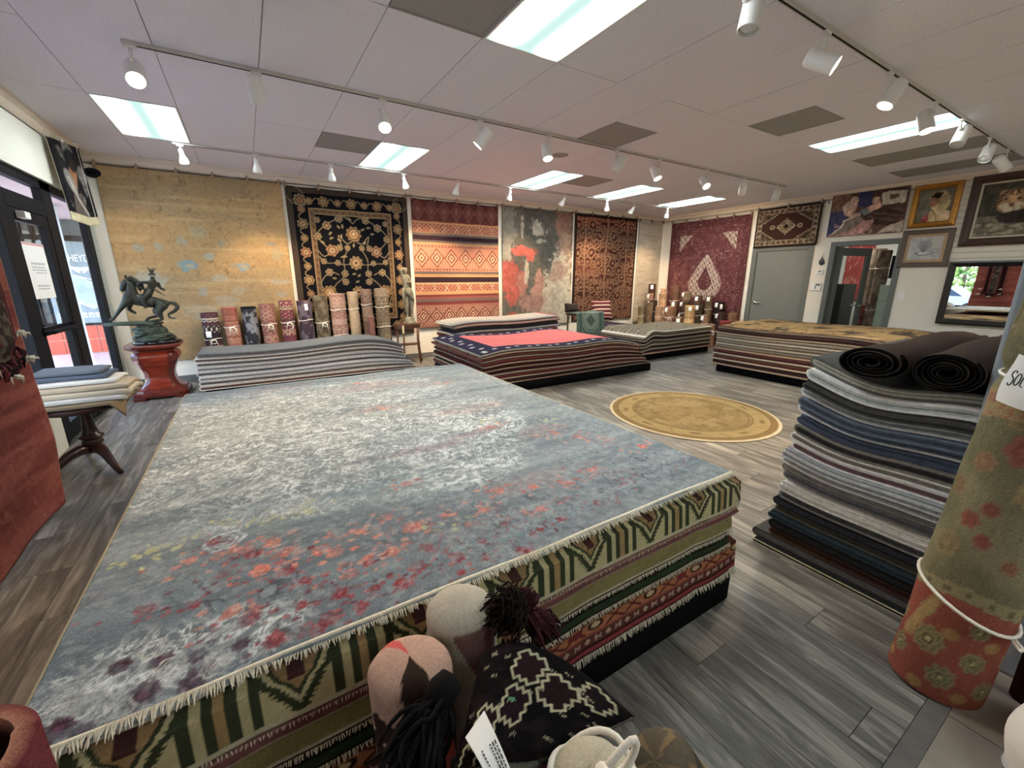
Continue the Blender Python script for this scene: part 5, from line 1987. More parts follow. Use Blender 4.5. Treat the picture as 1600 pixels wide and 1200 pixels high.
# ================================================================== FOLDED PILES
def folded(label, group, s_open, s_fold, z0, t, e0, e1, cols, zf, axis='y', layers=2, seed=0, m=None, ne=5, gapf=.12, open_jit=.03):
    """rug folded back on itself: path in (s,z), extruded from e0 (the seen end) to e1. cols = (outer, inner)"""
    rng = np.random.default_rng(seed)
    nst = 26
    h = t / layers
    path = []
    d = s_fold - s_open
    sg = 1 if d > 0 else -1
    for L in range(layers):
        zc = z0 + h * (L + .5)
        fwd = (L % 2 == 0)
        jo = rng.normal(0, open_jit)
        a, b = (s_open + jo, s_fold - sg * h * .5) if fwd else (s_fold - sg * h * .5, s_open + jo + (sg * h * .5 if L < layers - 1 else 0))
        for q in np.linspace(0, 1, nst):
            path.append((a + (b - a) * q, zc))
        if L < layers - 1:
            c = (s_fold - sg * h * .5, zc + h * .5) if fwd else (s_open + jo + sg * h * .5, zc + h * .5)
            for q in (-60, -30, 0, 30, 60):
                an = math.radians(q)
                path.append((c[0] + (sg if fwd else -sg) * h * .62 * math.cos(an), c[1] + h * .5 * math.sin(an)))
    Pp = np.array(path)
    # jitter of the lie
    T = np.gradient(Pp, axis=0)
    T /= np.linalg.norm(T, axis=1, keepdims=True) + 1e-9
    Nn = np.stack([-T[:, 1], T[:, 0]], 1)
    hw = h * .5 * (1 - gapf)
    outer, inner = Pp - Nn * hw * sg, Pp + Nn * hw * sg
    rows = [outer, outer * .66 + inner * .34, outer * .4 + inner * .6, inner]
    oc, ic = np.array(cols[0]), np.array(cols[1])
    rc = [oc, oc, ic, ic]
    E = np.linspace(e0, e1, ne)
    n = len(Pp)
    V, C = [], []
    eb = rng.normal(0, .01)
    for e_i, e in enumerate(E):
        for r_, c_ in zip(rows, rc):
            s, z = r_[:, 0], r_[:, 1]
            zz = z + zf(s, z)
            ee = np.full_like(s, e) + eb
            if axis == 'y':
                V.append(np.stack([ee, s, zz], 1))
            else:
                V.append(np.stack([s, ee, zz], 1))
            C.append(np.broadcast_to(c_, (n, 3)))
    V, C = np.concatenate(V), np.concatenate(C)
    id_ = lambda e, r: (e * 4 + r) * n + np.arange(n)
    F = []
    for r in range(3):
        for e in (0, ne - 1):
            a, b = id_(e, r), id_(e, r + 1)
            F.append(np.stack([a[:-1], a[1:], b[1:], b[:-1]], 1))
    for e in range(ne - 1):
        for r in (0, 3):
            a, b = id_(e, r), id_(e + 1, r)
            F.append(np.stack([a[:-1], a[1:], b[1:], b[:-1]], 1))
        for i in (0, n - 1):
            for r in range(3):
                F.append(np.array([[id_(e, r)[i], id_(e, r + 1)[i], id_(e + 1, r + 1)[i], id_(e + 1, r)[i]]]))
    o = npobj('folded_rug', V, F, C, m or M_EDGE, None, True)
    o.data.set_sharp_from_angle(angle=math.radians(50))
    return tag(o, label, 'rug', group)


# --- grey folded pile at the back left
o = capsule_box('display_platform', -.66, 2.1, 6.86, 7.5, 0, .07, .02, M_BLACKC)
tag(o, 'low black platform under the folded grey pile by the rosewood pedestal', 'platform', 'black platforms under the piles')


def zf1(s, z):
    f = np.clip((z - .075) / .47, 0, 1)
    return -.20 * np.clip((s - 1.45) / .8, 0, 1.1) ** 2 * f - .02 * np.sin((s + .7) * 1.7) * f + .03 * np.exp(-((s - 1.2) / .6) ** 2) * f


pal = [((214, 208, 198), (112, 100, 92), 'white backed taupe'), ((206, 200, 190), (96, 80, 74), 'white backed brown'), ((216, 212, 206), (136, 134, 132), 'white backed grey'), ((214, 206, 192), (104, 62, 54), 'white backed rust'), ((200, 196, 190), (84, 84, 86), 'white backed charcoal')]
seq = [3, 0, 2, 4, 2, 0, 1]
z = .07
N1 = len(seq) + 1
for k, i in enumerate(seq):
    oc, ic, wd = pal[i]
    folded(f'{ORD[N1 - 1 - k]} folded rug of the grey back left pile, {wd}', 'folded rugs in the grey back left pile', 2.28 - k * .035, -.70 + .006 * (k % 3), z, .064, 6.82 + .008 * (k % 2), 7.5, (S(*oc), S(*ic)), zf1, axis='x', seed=k, open_jit=.02)
    z += .0645
folded('plain blue grey folded rug on top of the back left pile', 'folded rugs in the grey back left pile', 2.06, -.66, z, .062, 6.80, 7.5, (S(104, 112, 118), S(96, 84, 80)), zf1, axis='x', seed=40, open_jit=.0)

# --- tall folded stack at the right
SEQ = [  # bottom to top: thickness, outer, inner, words
    (.03, (196, 188, 160), (30, 32, 32), 'black with a cream line'), (.055, (58, 58, 60), (92, 92, 92), 'dark grey'), (.05, (74, 48, 38), (50, 32, 28), 'dark brown'), (.05, (18, 20, 22), (34, 36, 38), 'black'), (.05, (44, 60, 70), (30, 44, 54), 'dark teal'), (.045, (86, 86, 76), (60, 62, 58), 'olive grey'), (.05, (26, 28, 36), (44, 48, 58), 'black navy'), (.05, (122, 126, 132), (70, 74, 80), 'steel grey'), (.06, (196, 198, 196), (168, 170, 168), 'shaggy white'),
    (.045, (112, 116, 126), (86, 90, 100), 'grey speckled'), (.05, (96, 98, 100), (124, 126, 126), 'mid grey'), (.045, (206, 208, 206), (150, 152, 154), 'white backed grey'), (.05, (180, 186, 190), (120, 124, 130), 'pale blue grey'), (.05, (214, 208, 204), (96, 72, 76), 'white backed mauve'), (.045, (216, 212, 200), (110, 106, 100), 'cream backed grey'), (.055, (110, 106, 100), (46, 46, 48), 'grey with black spots'), (.05, (50, 60, 84), (66, 78, 100), 'navy blue'), (.05, (206, 212, 218), (84, 94, 112), 'white backed navy'), (.05, (84, 98, 116), (60, 70, 84), 'slate blue'), (.045, (210, 214, 214), (130, 134, 136), 'white backed grey'),
    (.055, (74, 74, 74), (50, 50, 50), 'charcoal speckled'), (.06, (210, 218, 218), (160, 168, 168), 'thick pale white'), (.055, (84, 84, 82), (146, 144, 132), 'grey with a pale top')]


def zfs(s, z):
    f = np.clip(z / 1.1, 0, 1)
    q = (s - .38) / .65
    return f * (.075 * np.clip(q, 0, 1.2) ** 1.6 - .032 * np.sin(np.clip(q, 0, 1) * PI) + .012 * np.sin(s * 11 + z * 3)) - .01 * (1 - f) * 0


tot = sum(a[0] for a in SEQ)
z = .001
NS = len(SEQ)
rs = random.Random(3)
for k, (t, oc, ic, wd) in enumerate(SEQ):
    th = t * 1.085 / tot
    fold = 1.07 - .10 * (z / 1.1) + rs.uniform(-.02, .02) + (.06 if k < 2 else 0)
    x0 = 2.44 + rs.uniform(-.012, .012) - (.0 if k > 1 else .01)
    op = .30 if k > 1 else .42
    folded(f'{ORD[NS - 1 - k]} folded rug of the tall right hand stack, {wd}', 'folded rugs in the tall stack by the column', op + rs.uniform(-.02, .03), fold, z, th, x0, 3.75, (S(*[min(250, c * 1.24) for c in oc]), S(*[min(250, c * 1.22) for c in ic])), zfs, axis='y', layers=2 if k % 4 else 3, seed=60 + k, ne=3, m=M_EDGE)
    z += th


# --- two brown rugs rolled up on top of the stack
def flat_roll(label, cy, cz, ry, rz, x0, x1, turns, dx_rise=0.0, lean=0.0, seed=0):
    rng = np.random.default_rng(seed)
    nst = int(turns * 28)
    a = np.linspace(0, turns * 2 * PI, nst)
    r = 1 - a / a[-1] * .86
    th = .030
    yy, zz = np.cos(a + 2.4) * ry * r, np.sin(a + 2.4) * rz * r
    pitch = .86 / turns * rz
    hw = pitch * .40
    T = np.stack([np.gradient(yy), np.gradient(zz)], 1)
    T /= np.linalg.norm(T, axis=1, keepdims=True)
    Nn = np.stack([T[:, 1], -T[:, 0]], 1)
    P0 = np.stack([yy, zz], 1)
    outer, inner = P0 + Nn * hw, P0 - Nn * hw
    rows = [outer, outer * .8 + inner * .2, outer * .7 + inner * .3, inner]
    BRO, BLK, LN = S(82, 66, 57), S(15, 15, 18), S(74, 70, 66)
    E = np.linspace(0, 1, 7)
    n = nst
    V, C = [], []
    for e in E:
        for ri, r_ in enumerate(rows):
            x = np.full(n, x0 + (x1 - x0) * e) + (.012 * np.sin(a * 1.3 + seed) if e == 0 else 0)
            V.append(np.stack([x, cy + r_[:, 0] + lean * e, cz + r_[:, 1] + dx_rise * e + .01 * math.sin(e * 9 + seed)], 1))
            c = [BRO, LN if e == 0 else BRO, BLK, BLK][ri]
            C.append(np.broadcast_to(np.array(c), (n, 3)))
    V, C = np.concatenate(V), np.concatenate(C)
    ne = len(E)
    id_ = lambda e, r: (e * 4 + r) * n + np.arange(n)
    F = []
    for r in range(3):
        for e in (0, ne - 1):
            p, q = id_(e, r), id_(e, r + 1)
            F.append(np.stack([p[:-1], p[1:], q[1:], q[:-1]], 1))
    for e in range(ne - 1):
        for r in (0, 3):
            p, q = id_(e, r), id_(e + 1, r)
            F.append(np.stack([p[:-1], p[1:], q[1:], q[:-1]], 1))
        for i in (0, n - 1):
            for r in range(3):
                F.append(np.array([[id_(e, r)[i], id_(e, r + 1)[i], id_(e + 1, r + 1)[i], id_(e + 1, r)[i]]]))
    o = npobj('rolled_rug', V, F, C, M_PILE, None, True)
    o.data.set_sharp_from_angle(angle=math.radians(50))
    return tag(o, label, 'rug', 'brown rolled rugs on top of the stack')


flat_roll('brown rolled rug with flattened black spiral end, left of the two on the stack', .735, 1.166, .133, .072, 2.40, 3.8, 4.5, seed=1)
flat_roll('brown rolled rug with oval black spiral end, nearer the column on the stack', .483, 1.181, .113, .083, 2.40, 3.9, 6, seed=4)

# ================================================================== ROUND RUG ON THE FLOOR
th_, rr_ = np.meshgrid(np.linspace(0, 2 * PI, 241), np.concatenate([[.004], np.linspace(.02, 1, 90)]))
RX_, RY_ = rr_ * np.cos(th_), rr_ * np.sin(th_)
g = Img(RX_, RY_, S(158, 136, 84))
g.put(sst(.5, .62, fbm(RX_ * 5 + 9, RY_ * 5 + 9, 901, 4)) * .55, S(178, 158, 106))
g.put((1 - sst(.015, .04, np.abs(fbm(RX_ * 7 + 3, RY_ * 7, 902, 2) - .5))) * .5, S(128, 106, 64))
g.put(sst(.58, .66, fbm(RX_ * 10, RY_ * 10, 903, 3)) * .4, S(126, 102, 62))
g.put((rr_ > .70) & (rr_ < .89), S(178, 156, 100))
for k in range(18):
    a = k / 18 * 2 * PI
    if k % 2:
        for q in (-1, 0, 1):
            g.ell(.795 * math.cos(a + q * .05), .795 * math.sin(a + q * .05), .03, .03, S(132, 104, 62), .7)
    else:
        g.line([(.74 * math.cos(a), .74 * math.sin(a)), (.86 * math.cos(a + .06), .86 * math.sin(a + .06))], .02, S(136, 110, 66), .7)
g.put((np.abs(rr_ - .70) < .008) | (np.abs(rr_ - .66) < .006) | (np.abs(rr_ - .89) < .007), S(126, 104, 60))
g.put((rr_ > .90) & (rr_ < .965), S(148, 122, 68))
g.put(rr_ > .966, S(226, 214, 178))
g.c *= .66
g.mottle(.14, 18, 904)
C0 = (4.28, 2.895)
P = np.stack([C0[0] + RX_ * .93, C0[1] + RY_ * .93, .0125 - .004 * sst(.95, 1, rr_) + 0 * RX_], -1)
nv_, nu_ = P.shape[:2]
idx = np.arange(nv_ * nu_).reshape(nv_, nu_)
V = np.concatenate([P.reshape(-1, 3), P[-1] * (1, 1, 0) + (0, 0, .0008), [[C0[0], C0[1], .0008]]])
C = np.concatenate([g.c.reshape(-1, 3), g.c[-1], [g.c[-1, 0]]])
bI = nv_ * nu_ + np.arange(nu_)
F = [np.stack([idx[:-1, :-1], idx[1:, :-1], idx[1:, 1:], idx[:-1, 1:]], -1).reshape(-1, 4), np.stack([idx[-1, :-1], bI[:-1], bI[1:], idx[-1, 1:]], 1), np.stack([bI[1:], bI[:-1], np.full(nu_ - 1, len(V) - 1)], 1)]
o = npobj('round_rug', V, F, C, M_PILE, None, True)
tag(o, 'round gold wool rug with a cream edge lying on the grey floor', 'rug')
# ================================================================== STANDING ROLLS
def rope_tie(parent, pts, r=.006, bow=None, seed=0):
    """loop of cotton cord round a roll, with an optional bow at a point"""
    mb = MB()
    mb.tube(pts, r, n=6, closed=True)
    if bow is not None:
        p, out, al = Vector(bow[0]), Vector(bow[1]), Vector(bow[2])
        rg = random.Random(seed)
        for s in (-1, 1):
            L = rg.uniform(.06, .11)
            q = [p + out * .004]
            for k in range(1, 9):
                a = k / 8 * PI
                q.append(p + out * (.012 + .01 * math.sin(a)) + al * s * L * math.sin(a) * .55 + Vector((0, 0, -1)) * L * (1 - math.cos(a)) * .5 * (1 if s > 0 else .7))
            mb.tube(q, r * .9, n=5)
            mb.tube([p + out * .008, p + out * .02 + al * s * .03 + Vector((0, 0, -.03)), p + out * .015 + al * s * .05 + Vector((0, 0, -.08 - rg.random() * .04))], r * .8, n=5)
        mb.lathe([(0, -r * 1.6), (r * 1.8, 0), (0, r * 1.6)], n=8, M=Matrix.Translation(p + out * .006))
    return stuff(mb.build('rope_tie', M_ROPE, parent, True)) if False else mb.build('rope_tie', M_ROPE, parent, True)


def roll(label, base, top, r, img_fn, group, seed=0, nu=44, nv=40, rings=4, squash=.12, ropes=(), bow_dir=None, tags=(), m=None, rim=None, core=None, topper=0.0, pinch=.05, cat='rug', name='rolled_rug', faces=None):
    """rug rolled up and stood on end from base to top; img_fn(Img) paints it: X round the roll from 0 to 1, Y up from 0 to h"""
    rg = random.Random(seed)
    B_, T_ = np.array(base, float), np.array(top, float)
    ax = T_ - B_
    h = np.linalg.norm(ax)
    ax /= h
    ref = np.array((0, -1, 0)) if faces is None else np.array(faces, float)
    e1 = ref - ax * (ref @ ax)
    e1 /= np.linalg.norm(e1)
    e2 = np.cross(ax, e1)
    U, Vv = np.meshgrid(np.linspace(0, 1, nu + 1), np.linspace(0, h, nv))
    g = Img(U, Vv, (.3, .3, .3))
    img_fn(g, h)
    th = (U - .5) * 2 * PI          # U=.5 faces the reference direction
    ph = [rg.uniform(0, 6) for _ in range(3)]
    R = r * (1 + squash * np.cos(2 * th + ph[0]) * .6 + .02 * np.sin(3 * th + Vv * 7 + ph[1]) + .015 * np.sin(Vv * 15 + ph[2]))
    for zr in ropes:
        R = R * (1 - pinch * np.exp(-((Vv - zr) / .035) ** 2))
    seam = np.exp(-((U - .8) / .012) ** 2)
    R = R + r * .05 * sst(.8, .803, U) - r * .05 * sst(.8, 1.0, U)
    P = B_ + ax * Vv[..., None] + (e1 * np.cos(th)[..., None] + e2 * np.sin(th)[..., None]) * R[..., None]
    n = nu + 1
    V = [P.reshape(-1, 3)]
    C = [g.c.reshape(-1, 3)]
    idx = np.arange(nv * n).reshape(nv, n)
    F = [np.stack([idx[:-1, :-1], idx[:-1, 1:], idx[1:, 1:], idx[1:, :-1]], -1).reshape(-1, 4)]
    # top: wound layers, ridged
    rim = np.array(rim if rim is not None else g.c[-1].mean(0))
    core = np.array(core if core is not None else rim * .45)
    prev = idx[-1]
    k = nv * n
    Rt = R[-1]
    stp = []
    for q in range(rings):
        f = 1 - q / rings
        w = 1 / rings
        stp += [(f - .02 * (q > 0), .006 if q else 0, rim), (f - w * .55, .004, rim), (f - w * .62, -.012 - topper * .3, core), (f - w * .9, -.012 - topper * .3, core)]
    for f, dz, c in stp[1:] + [(0.02, -.015, core)]:
        pts = B_ + ax * (h + dz) + (e1 * np.cos(th[-1])[:, None] + e2 * np.sin(th[-1])[:, None]) * (Rt * max(f, .02))[:, None]
        V.append(pts)
        C.append(np.broadcast_to(c, (n, 3)))
        cur = k + np.arange(n)
        F.append(np.stack([prev[:-1], prev[1:], cur[1:], cur[:-1]], 1))
        prev = cur
        k += n
    # bottom
    cur = k + np.arange(1)
    V.append((B_)[None])
    C.append(core[None])
    F.append(np.stack([idx[0, 1:], idx[0, :-1], np.full(nu, k)], 1))
    o = npobj(name, np.concatenate(V), F, np.concatenate(C), m or M_PILE, None, True)
    o.data.set_sharp_from_angle(angle=math.radians(60))
    tag(o, label, cat, group)
    for i, zr in enumerate(ropes):
        tt = np.linspace(0, 2 * PI, 20, endpoint=False)
        rr = r * (1 + squash * np.cos(2 * tt + ph[0]) * .6) * (1 - pinch) + .006
        rr = rr * (1 + .02 * 0)
        pts = [tuple(B_ + ax * (zr + .01 * math.sin(a * 2 + i)) + (e1 * math.cos(a) + e2 * math.sin(a)) * (q + r * .035)) for a, q in zip(tt, rr)]
        b = None
        if bow_dir and i == 0:
            d = Vector(bow_dir).normalized()
            b = (Vector(B_ + ax * zr) + d * (r * 1.04), d, Vector((0, 0, 1)).cross(d))
        rope_tie(o, pts, .0055, b, seed)
    for (a, z_, w, hh) in tags:
        d = e1 * math.cos(a) + e2 * math.sin(a)
        s_ = np.cross(ax, d)
        p = B_ + ax * z_ + d * (r * (1 + squash * .6) + .006)
        J, I = np.meshgrid(np.linspace(-.5, .5, 4), np.linspace(0, 1, 4))
        Pt = p + s_ * (J * w)[..., None] - ax * (I * hh)[..., None] + d * (.02 * np.sin(I * 2.5))[..., None]
        sheet('price_tag', Pt, S(236, 236, 234), .0015, M_PAPER, o)
    return o


def bands_fn(base, cols, seed, fine=None, vary=.16, per=(.03, .12)):
    """horizontal bands with small motifs, as on a tribal runner rolled end out"""
    def f(g, h):
        rg = random.Random(seed)
        g.put(np.ones_like(g.X), base)
        y = h
        while y > 0:
            b = rg.uniform(*per)
            c = rg.choice(cols)
            m = (g.Y <= y) & (g.Y > y - b)
            g.put(m * .9, c)
            c2 = rg.choice(cols)
            kx, ky = rg.uniform(30, 60), rg.uniform(50, 110)
            pat = np.sin(g.X * kx) * np.cos((g.Y - y) * ky)
            g.put(m & (pat > .25), c2)
            c3 = fine or rg.choice(cols)
            g.put(m & (pat < -.72), c3)
            g.put((np.abs(g.Y - y) < .006), c3)
            y -= b
        g.mottle(vary, 14, seed, (3, 1))
    return f


def floral_fn(base, ink, seed, amt=.6, lo=.50, hi=.58, top=None):
    def f(g, h):
        g.put(np.ones_like(g.X), base)
        n = fbm(g.X * 9, g.Y * 12, seed, 4)
        g.put(sst(lo, hi, n) * amt, ink)
        v = np.abs(fbm(g.X * 14, g.Y * 18, seed + 3, 2) - .5)
        g.put((1 - sst(.02, .05, v)) * .45, ink)
        if top is not None:
            g.put(g.Y > h - .035, top)
        g.mottle(.15, 14, seed, (3, 1))
    return f


LR = [  # x, diameter, top z, fn, rim, words
    (-.53, .24, 1.05, bands_fn(S(70, 50, 56), [S(58, 44, 52), S(190, 178, 168), S(48, 40, 48), S(96, 60, 66)], 301), S(110, 52, 60), 'dark plum rolled rug with white motifs, leftmost of the row by the gold rug'),
    (-.27, .22, 1.12, bands_fn(S(150, 84, 66), [S(160, 96, 74), S(176, 120, 96), S(140, 70, 56)], 302), S(176, 70, 44), 'rust red rolled rug with an orange top end, second in the row'),
    (-.02, .235, 1.12, floral_fn(S(128, 128, 138), S(34, 34, 44), 303, .9, .47, .53, S(26, 28, 34)), S(30, 32, 36), 'grey and black rolled rug with dark top end, third in the row'),
    (.23, .25, 1.16, bands_fn(S(146, 86, 78), [S(150, 96, 84), S(130, 70, 66), S(164, 120, 100)], 304, per=(.06, .2)), S(140, 92, 70), 'dusty rose rolled rug with light brown top end, fourth in the row'),
    (.50, .23, 1.20, bands_fn(S(110, 44, 62), [S(120, 36, 60), S(96, 60, 66), S(176, 150, 120), S(130, 40, 62)], 305, per=(.05, .16)), S(130, 38, 42), 'crimson and plum rolled rug with a long white bow, fifth in the row'),
    (.77, .25, 1.19, floral_fn(S(110, 96, 108), S(50, 36, 48), 306, .8, .48, .55), S(122, 36, 40), 'violet grey rolled rug with white paper tag at its red top'),
    (1.02, .245, 1.27, floral_fn(S(120, 108, 86), S(70, 56, 44), 307, .7), S(104, 62, 54), 'olive brown rolled rug with white cord bow, mid row'),
    (1.29, .28, 1.29, bands_fn(S(164, 124, 108), [S(168, 130, 114), S(146, 100, 88), S(176, 142, 124)], 308, per=(.05, .12)), S(190, 172, 144), 'wide dusty pink rolled rug with pale top edge'),
    (1.545, .20, 1.32, floral_fn(S(178, 154, 122), S(150, 124, 94), 309, .5), S(196, 178, 146), 'slim plain tan rolled rug tied with a thin white cord'),
    (1.775, .215, 1.36, bands_fn(S(122, 96, 82), [S(128, 100, 86), S(100, 76, 66), S(140, 110, 94)], 310), S(130, 90, 76), 'taupe rolled rug behind the small short rose roll'),
    (2.04, .265, 1.37, bands_fn(S(122, 104, 84), [S(124, 106, 86), S(96, 80, 66), S(150, 132, 106), S(104, 90, 76)], 311, per=(.05, .14)), S(186, 170, 134), 'brown beige rolled rug, last of the row beside the stone statue'),
]
for i, (x, d, zt, fn, rim, lab) in enumerate(LR):
    y = 7.74
    bow = (0.1, -1, 0) if i in (0, 1, 3, 4, 6) else None
    ropes = {0: (.66,), 1: (.83,), 2: (), 3: (.84,), 4: (.86,), 5: (.88,), 6: (.83,), 7: (1.03, .6), 8: (1.03,), 9: (1.1,), 10: (1.05, .7)}[i]
    tags = ((.1, 1.14, .05, .10),) if i == 5 else (((-.3, .78, .07, .09),) if i == 0 else ())
    roll(lab, (x + .01, y - .02, 0), (x, y + .02, zt), d / 2 * .885, fn, 'rolled rugs standing under the gold and black rugs', seed=300 + i, ropes=ropes, bow_dir=bow, tags=tags, rim=rim, nu=60, nv=90, squash=.05, rings=3)
roll('short rose brown rolled rug standing in front of the taupe roll', (1.79, 7.562, 0), (1.79, 7.572, .90), .050, floral_fn(S(134, 84, 72), S(112, 66, 58), 320, .5), 'rolled rugs standing under the gold and black rugs', seed=320, rim=S(180, 150, 120), nu=40, nv=50, squash=.03, rings=2)

# --- cluster in the far right corner
BRN = [S(96, 76, 58), S(116, 94, 70), S(78, 58, 46), S(136, 112, 84), S(64, 46, 40), S(104, 88, 66)]
CR_ = [  # kind, x, y, height, diameter, base colour, words
    (9.06, 7.62, 1.40, .20, S(66, 44, 40), 'dark brown round topped rolled rug, tallest of the corner cluster'),
    (9.22, 7.38, 1.28, .21, S(140, 112, 86), 'tan rolled rug with paper tag, beside the tallest corner roll'),
    (9.30, 7.08, 1.38, .26, S(98, 70, 58), 'wide reddish brown tall rolled rug before the maroon rug'),
    (9.42, 6.82, 1.22, .24, S(104, 92, 76), 'grey brown tall rolled rug with a tag on its shoulder'),
    (9.50, 6.54, 1.13, .22, S(88, 66, 56), 'brown rolled rug under the teardrop medallion'),
    (9.56, 6.28, 1.13, .19, S(96, 84, 66), 'olive brown rolled rug with frilled top under the medallion'),
    (9.60, 6.02, 1.00, .23, S(42, 32, 32), 'near black rolled rug with two paper tags, right part of the corner'),
    (8.84, 7.46, 1.17, .15, S(120, 90, 76), 'small pinkish brown rolled rug at the left of the corner cluster'),
    (8.74, 7.28, 1.00, .22, S(52, 42, 40), 'charcoal rolled rug with a white tag at the left of the corner cluster'),
    (8.97, 7.18, 1.02, .2, S(150, 122, 92), 'light tan rolled rug in the second row of the corner'),
    (9.07, 6.92, .99, .19, S(110, 90, 68), 'mid brown rolled rug in the second row, with white cord'),
    (9.19, 6.68, 1.0, .23, S(74, 56, 48), 'dark brown rolled rug with big tag in the second row'),
    (9.30, 6.36, .93, .22, S(70, 64, 56), 'smoky grey rolled rug right of the yellow beige one'),
    (9.40, 5.84, .76, .22, S(58, 42, 42), 'short dark plum rolled rug with white tag beside the maroon rug'),
    (9.55, 5.62, .76, .22, S(110, 84, 64), 'short brown rolled rug standing right beside the grey door'),
    (8.42, 7.36, .86, .19, S(112, 104, 76), 'moss green rolled rug, leftmost of the corner cluster'),
    (8.47, 7.14, .96, .18, S(104, 86, 66), 'slim brown rolled rug, second from the left in the front row'),
    (8.56, 6.94, .88, .2, S(134, 108, 84), 'tan rolled rug with two bands, third in the front row'),
    (8.68, 6.72, .88, .24, S(126, 92, 70), 'reddish tan rolled rug tied with a white cord bow, front row'),
    (8.90, 6.32, .92, .25, S(176, 146, 96), 'yellow beige rolled rug, palest of the corner cluster'),
    (9.03, 5.98, .72, .2, S(120, 96, 80), 'dusty brown rolled rug with paper on top, front row'),
    (8.91, 6.58, .62, .22, S(110, 74, 52), 'squat chestnut rolled rug low in the front row'),
    (8.72, 6.48, .64, .14, S(122, 110, 80), 'slim leaning sage rolled rug in front of the yellow beige one'),
    (8.86, 6.10, .52, .2, S(96, 84, 64), 'low olive rolled rug with white tag in front'),
    (8.98, 5.78, .52, .2, S(130, 100, 88), 'low pinkish tan rolled rug with white cord in front'),
    (9.20, 5.58, .60, .27, S(122, 30, 42), 'bright crimson rolled rug, only red one of the corner cluster'),
    (9.42, 5.36, .60, .26, S(150, 122, 84), 'short golden tan rolled rug, rightmost in front of the maroon rug'),
]
for i, (x, y, hgt, d, c, lab) in enumerate(CR_):
    c = tuple(min(q * f, 1) for q, f in zip(c, (1.5, 1.3, 1.12)))
    c2 = tuple(q * .62 for q in c)
    c3 = tuple(min(q * 1.45, 1) for q in c)
    fn = bands_fn(c, [c, c2, tuple(q * .85 for q in c), c3], 400 + i, per=(.06, .2)) if i % 2 else floral_fn(c, c2, 400 + i, .7)
    nt = {0: .9, 1: .0, 3: .1, 4: .5, 5: .6, 6: .2, 7: .2, 8: -.3, 9: -.5, 10: .8, 11: .1, 12: .5, 13: .0, 18: .3, 19: .9, 22: .9, 23: .2, 20: .2}.get(i)
    tags = ((nt - .9, hgt - .02, .07, .10),) if nt is not None else ()
    if i == 6:
        tags += ((.2, hgt - .05, .06, .11),)
    if i == 11:
        tags += ((-1.2, hgt - .3, .12, .17),)
    lean = {22: (.12, .12)}.get(i, (0, 0))
    roll(lab, (x - lean[0], y - lean[1], 0), (x + lean[0] * .3, y + lean[1] * .3, hgt), d / 2 * .9, fn, 'rolled rugs standing in the far right corner', seed=400 + i, nu=28, nv=36, rings=3,
         ropes=((hgt * .72,) if i % 3 != 1 else ()), bow_dir=(-.7, -.7, 0) if i in (18, 24, 9) else None, tags=tags, squash=.06, faces=(-.8, -.6, 0), rim=tuple(q * 1.1 for q in c))


# ================================================================== PEDESTAL WITH THE HORSE
PXc, PYc = -1.14, 7.22
t = thing('pedestal', 'glossy rosewood bombe pedestal carrying the bronze horse statue', 'pedestal', (PXc, PYc, 0))
SEC = [(1, -.68), (1, .68), (.68, 1), (-.68, 1), (-1, .68), (-1, -.68), (-.68, -1), (.68, -1)]
prof = [(.285, .03), (.29, .05), (.285, .075), (.262, .085), (.255, .115), (.235, .125), (.205, .14), (.185, .175), (.162, .22), (.152, .27), (.152, .31), (.162, .36), (.185, .42), (.215, .475), (.238, .525), (.242, .56), (.232, .59), (.205, .615)]
from mathutils.geometry import interpolate_bezier
mb = MB()
mb.lathe(prof, sec=SEC, M=Matrix.Translation((PXc, PYc, 0)))
mb.build('body', M_ROSED, t, 'auto')
mb = MB()
mb.lathe([(.205, .613), (.212, .62), (.212, .63), (.25, .655), (.282, .672), (.288, .70), (.284, .715), (.0, .715)], sec=SEC, M=Matrix.Translation((PXc, PYc, 0)), cap=False)
mb.build('top_slab', M_ROSED, t, 'auto')
for rz in range(4):
    mb = MB()
    V, F = [], []
    pp = [(r_, z_) for r_, z_ in prof if z_ > .135]
    M = Matrix.Translation((PXc, PYc, 0)) @ Matrix.Rotation(rz * PI / 2, 4, 'Z')
    for r_, z_ in pp:
        for s in (-1, 1):
            V.append(M @ Vector((s * r_ * .6, -r_ - .005, z_)))
        for s in (-1, 1):
            V.append(M @ Vector((s * r_ * .6, -r_ + .003, z_)))
    for i in range(len(pp) - 1):
        a, b_ = i * 4, i * 4 + 4
        F += [(a, a + 1, b_ + 1, b_), (a + 2, b_ + 2, b_ + 3, a + 3), (a, b_, b_ + 2, a + 2), (a + 1, a + 3, b_ + 3, b_ + 1)]
    F += [(0, 2, 3, 1), (len(V) - 4, len(V) - 3, len(V) - 1, len(V) - 2)]
    mb.add(V, F)
    mb.build('burl_panel', M_ROSEW, t, 'auto')
for sx in (-1, 1):
    for sy in (-1, 1):
        mb = MB()
        mb.box(PXc + sx * .22 - .065, PXc + sx * .22 + .065, PYc + sy * .22 - .065, PYc + sy * .22 + .065, 0, .034, b=.008)
        mb.build('bracket_foot', M_ROSED, t)

HY = 7.20
hs = thing('horse_statue', 'green bronze statue of a feathered rider on a rearing horse on the rosewood pedestal', 'statue', (PXc, HY, .715))
BRZ = S(46, 50, 43)
mb = MB()
mb.lathe([(.0, .716), (.25, .716), (.255, .724), (.255, .742), (.245, .752), (.0, .752)], n=36, M=Matrix.Translation((PXc + .04, HY, 0)) @ Matrix.Diagonal((1, .8, 1, 1)), cap=False)
mb.build('plinth', mat('black_marble', S(18, 18, 20), .12, nz=.3, scale=6), hs, True)
# rock
rg = random.Random(12)


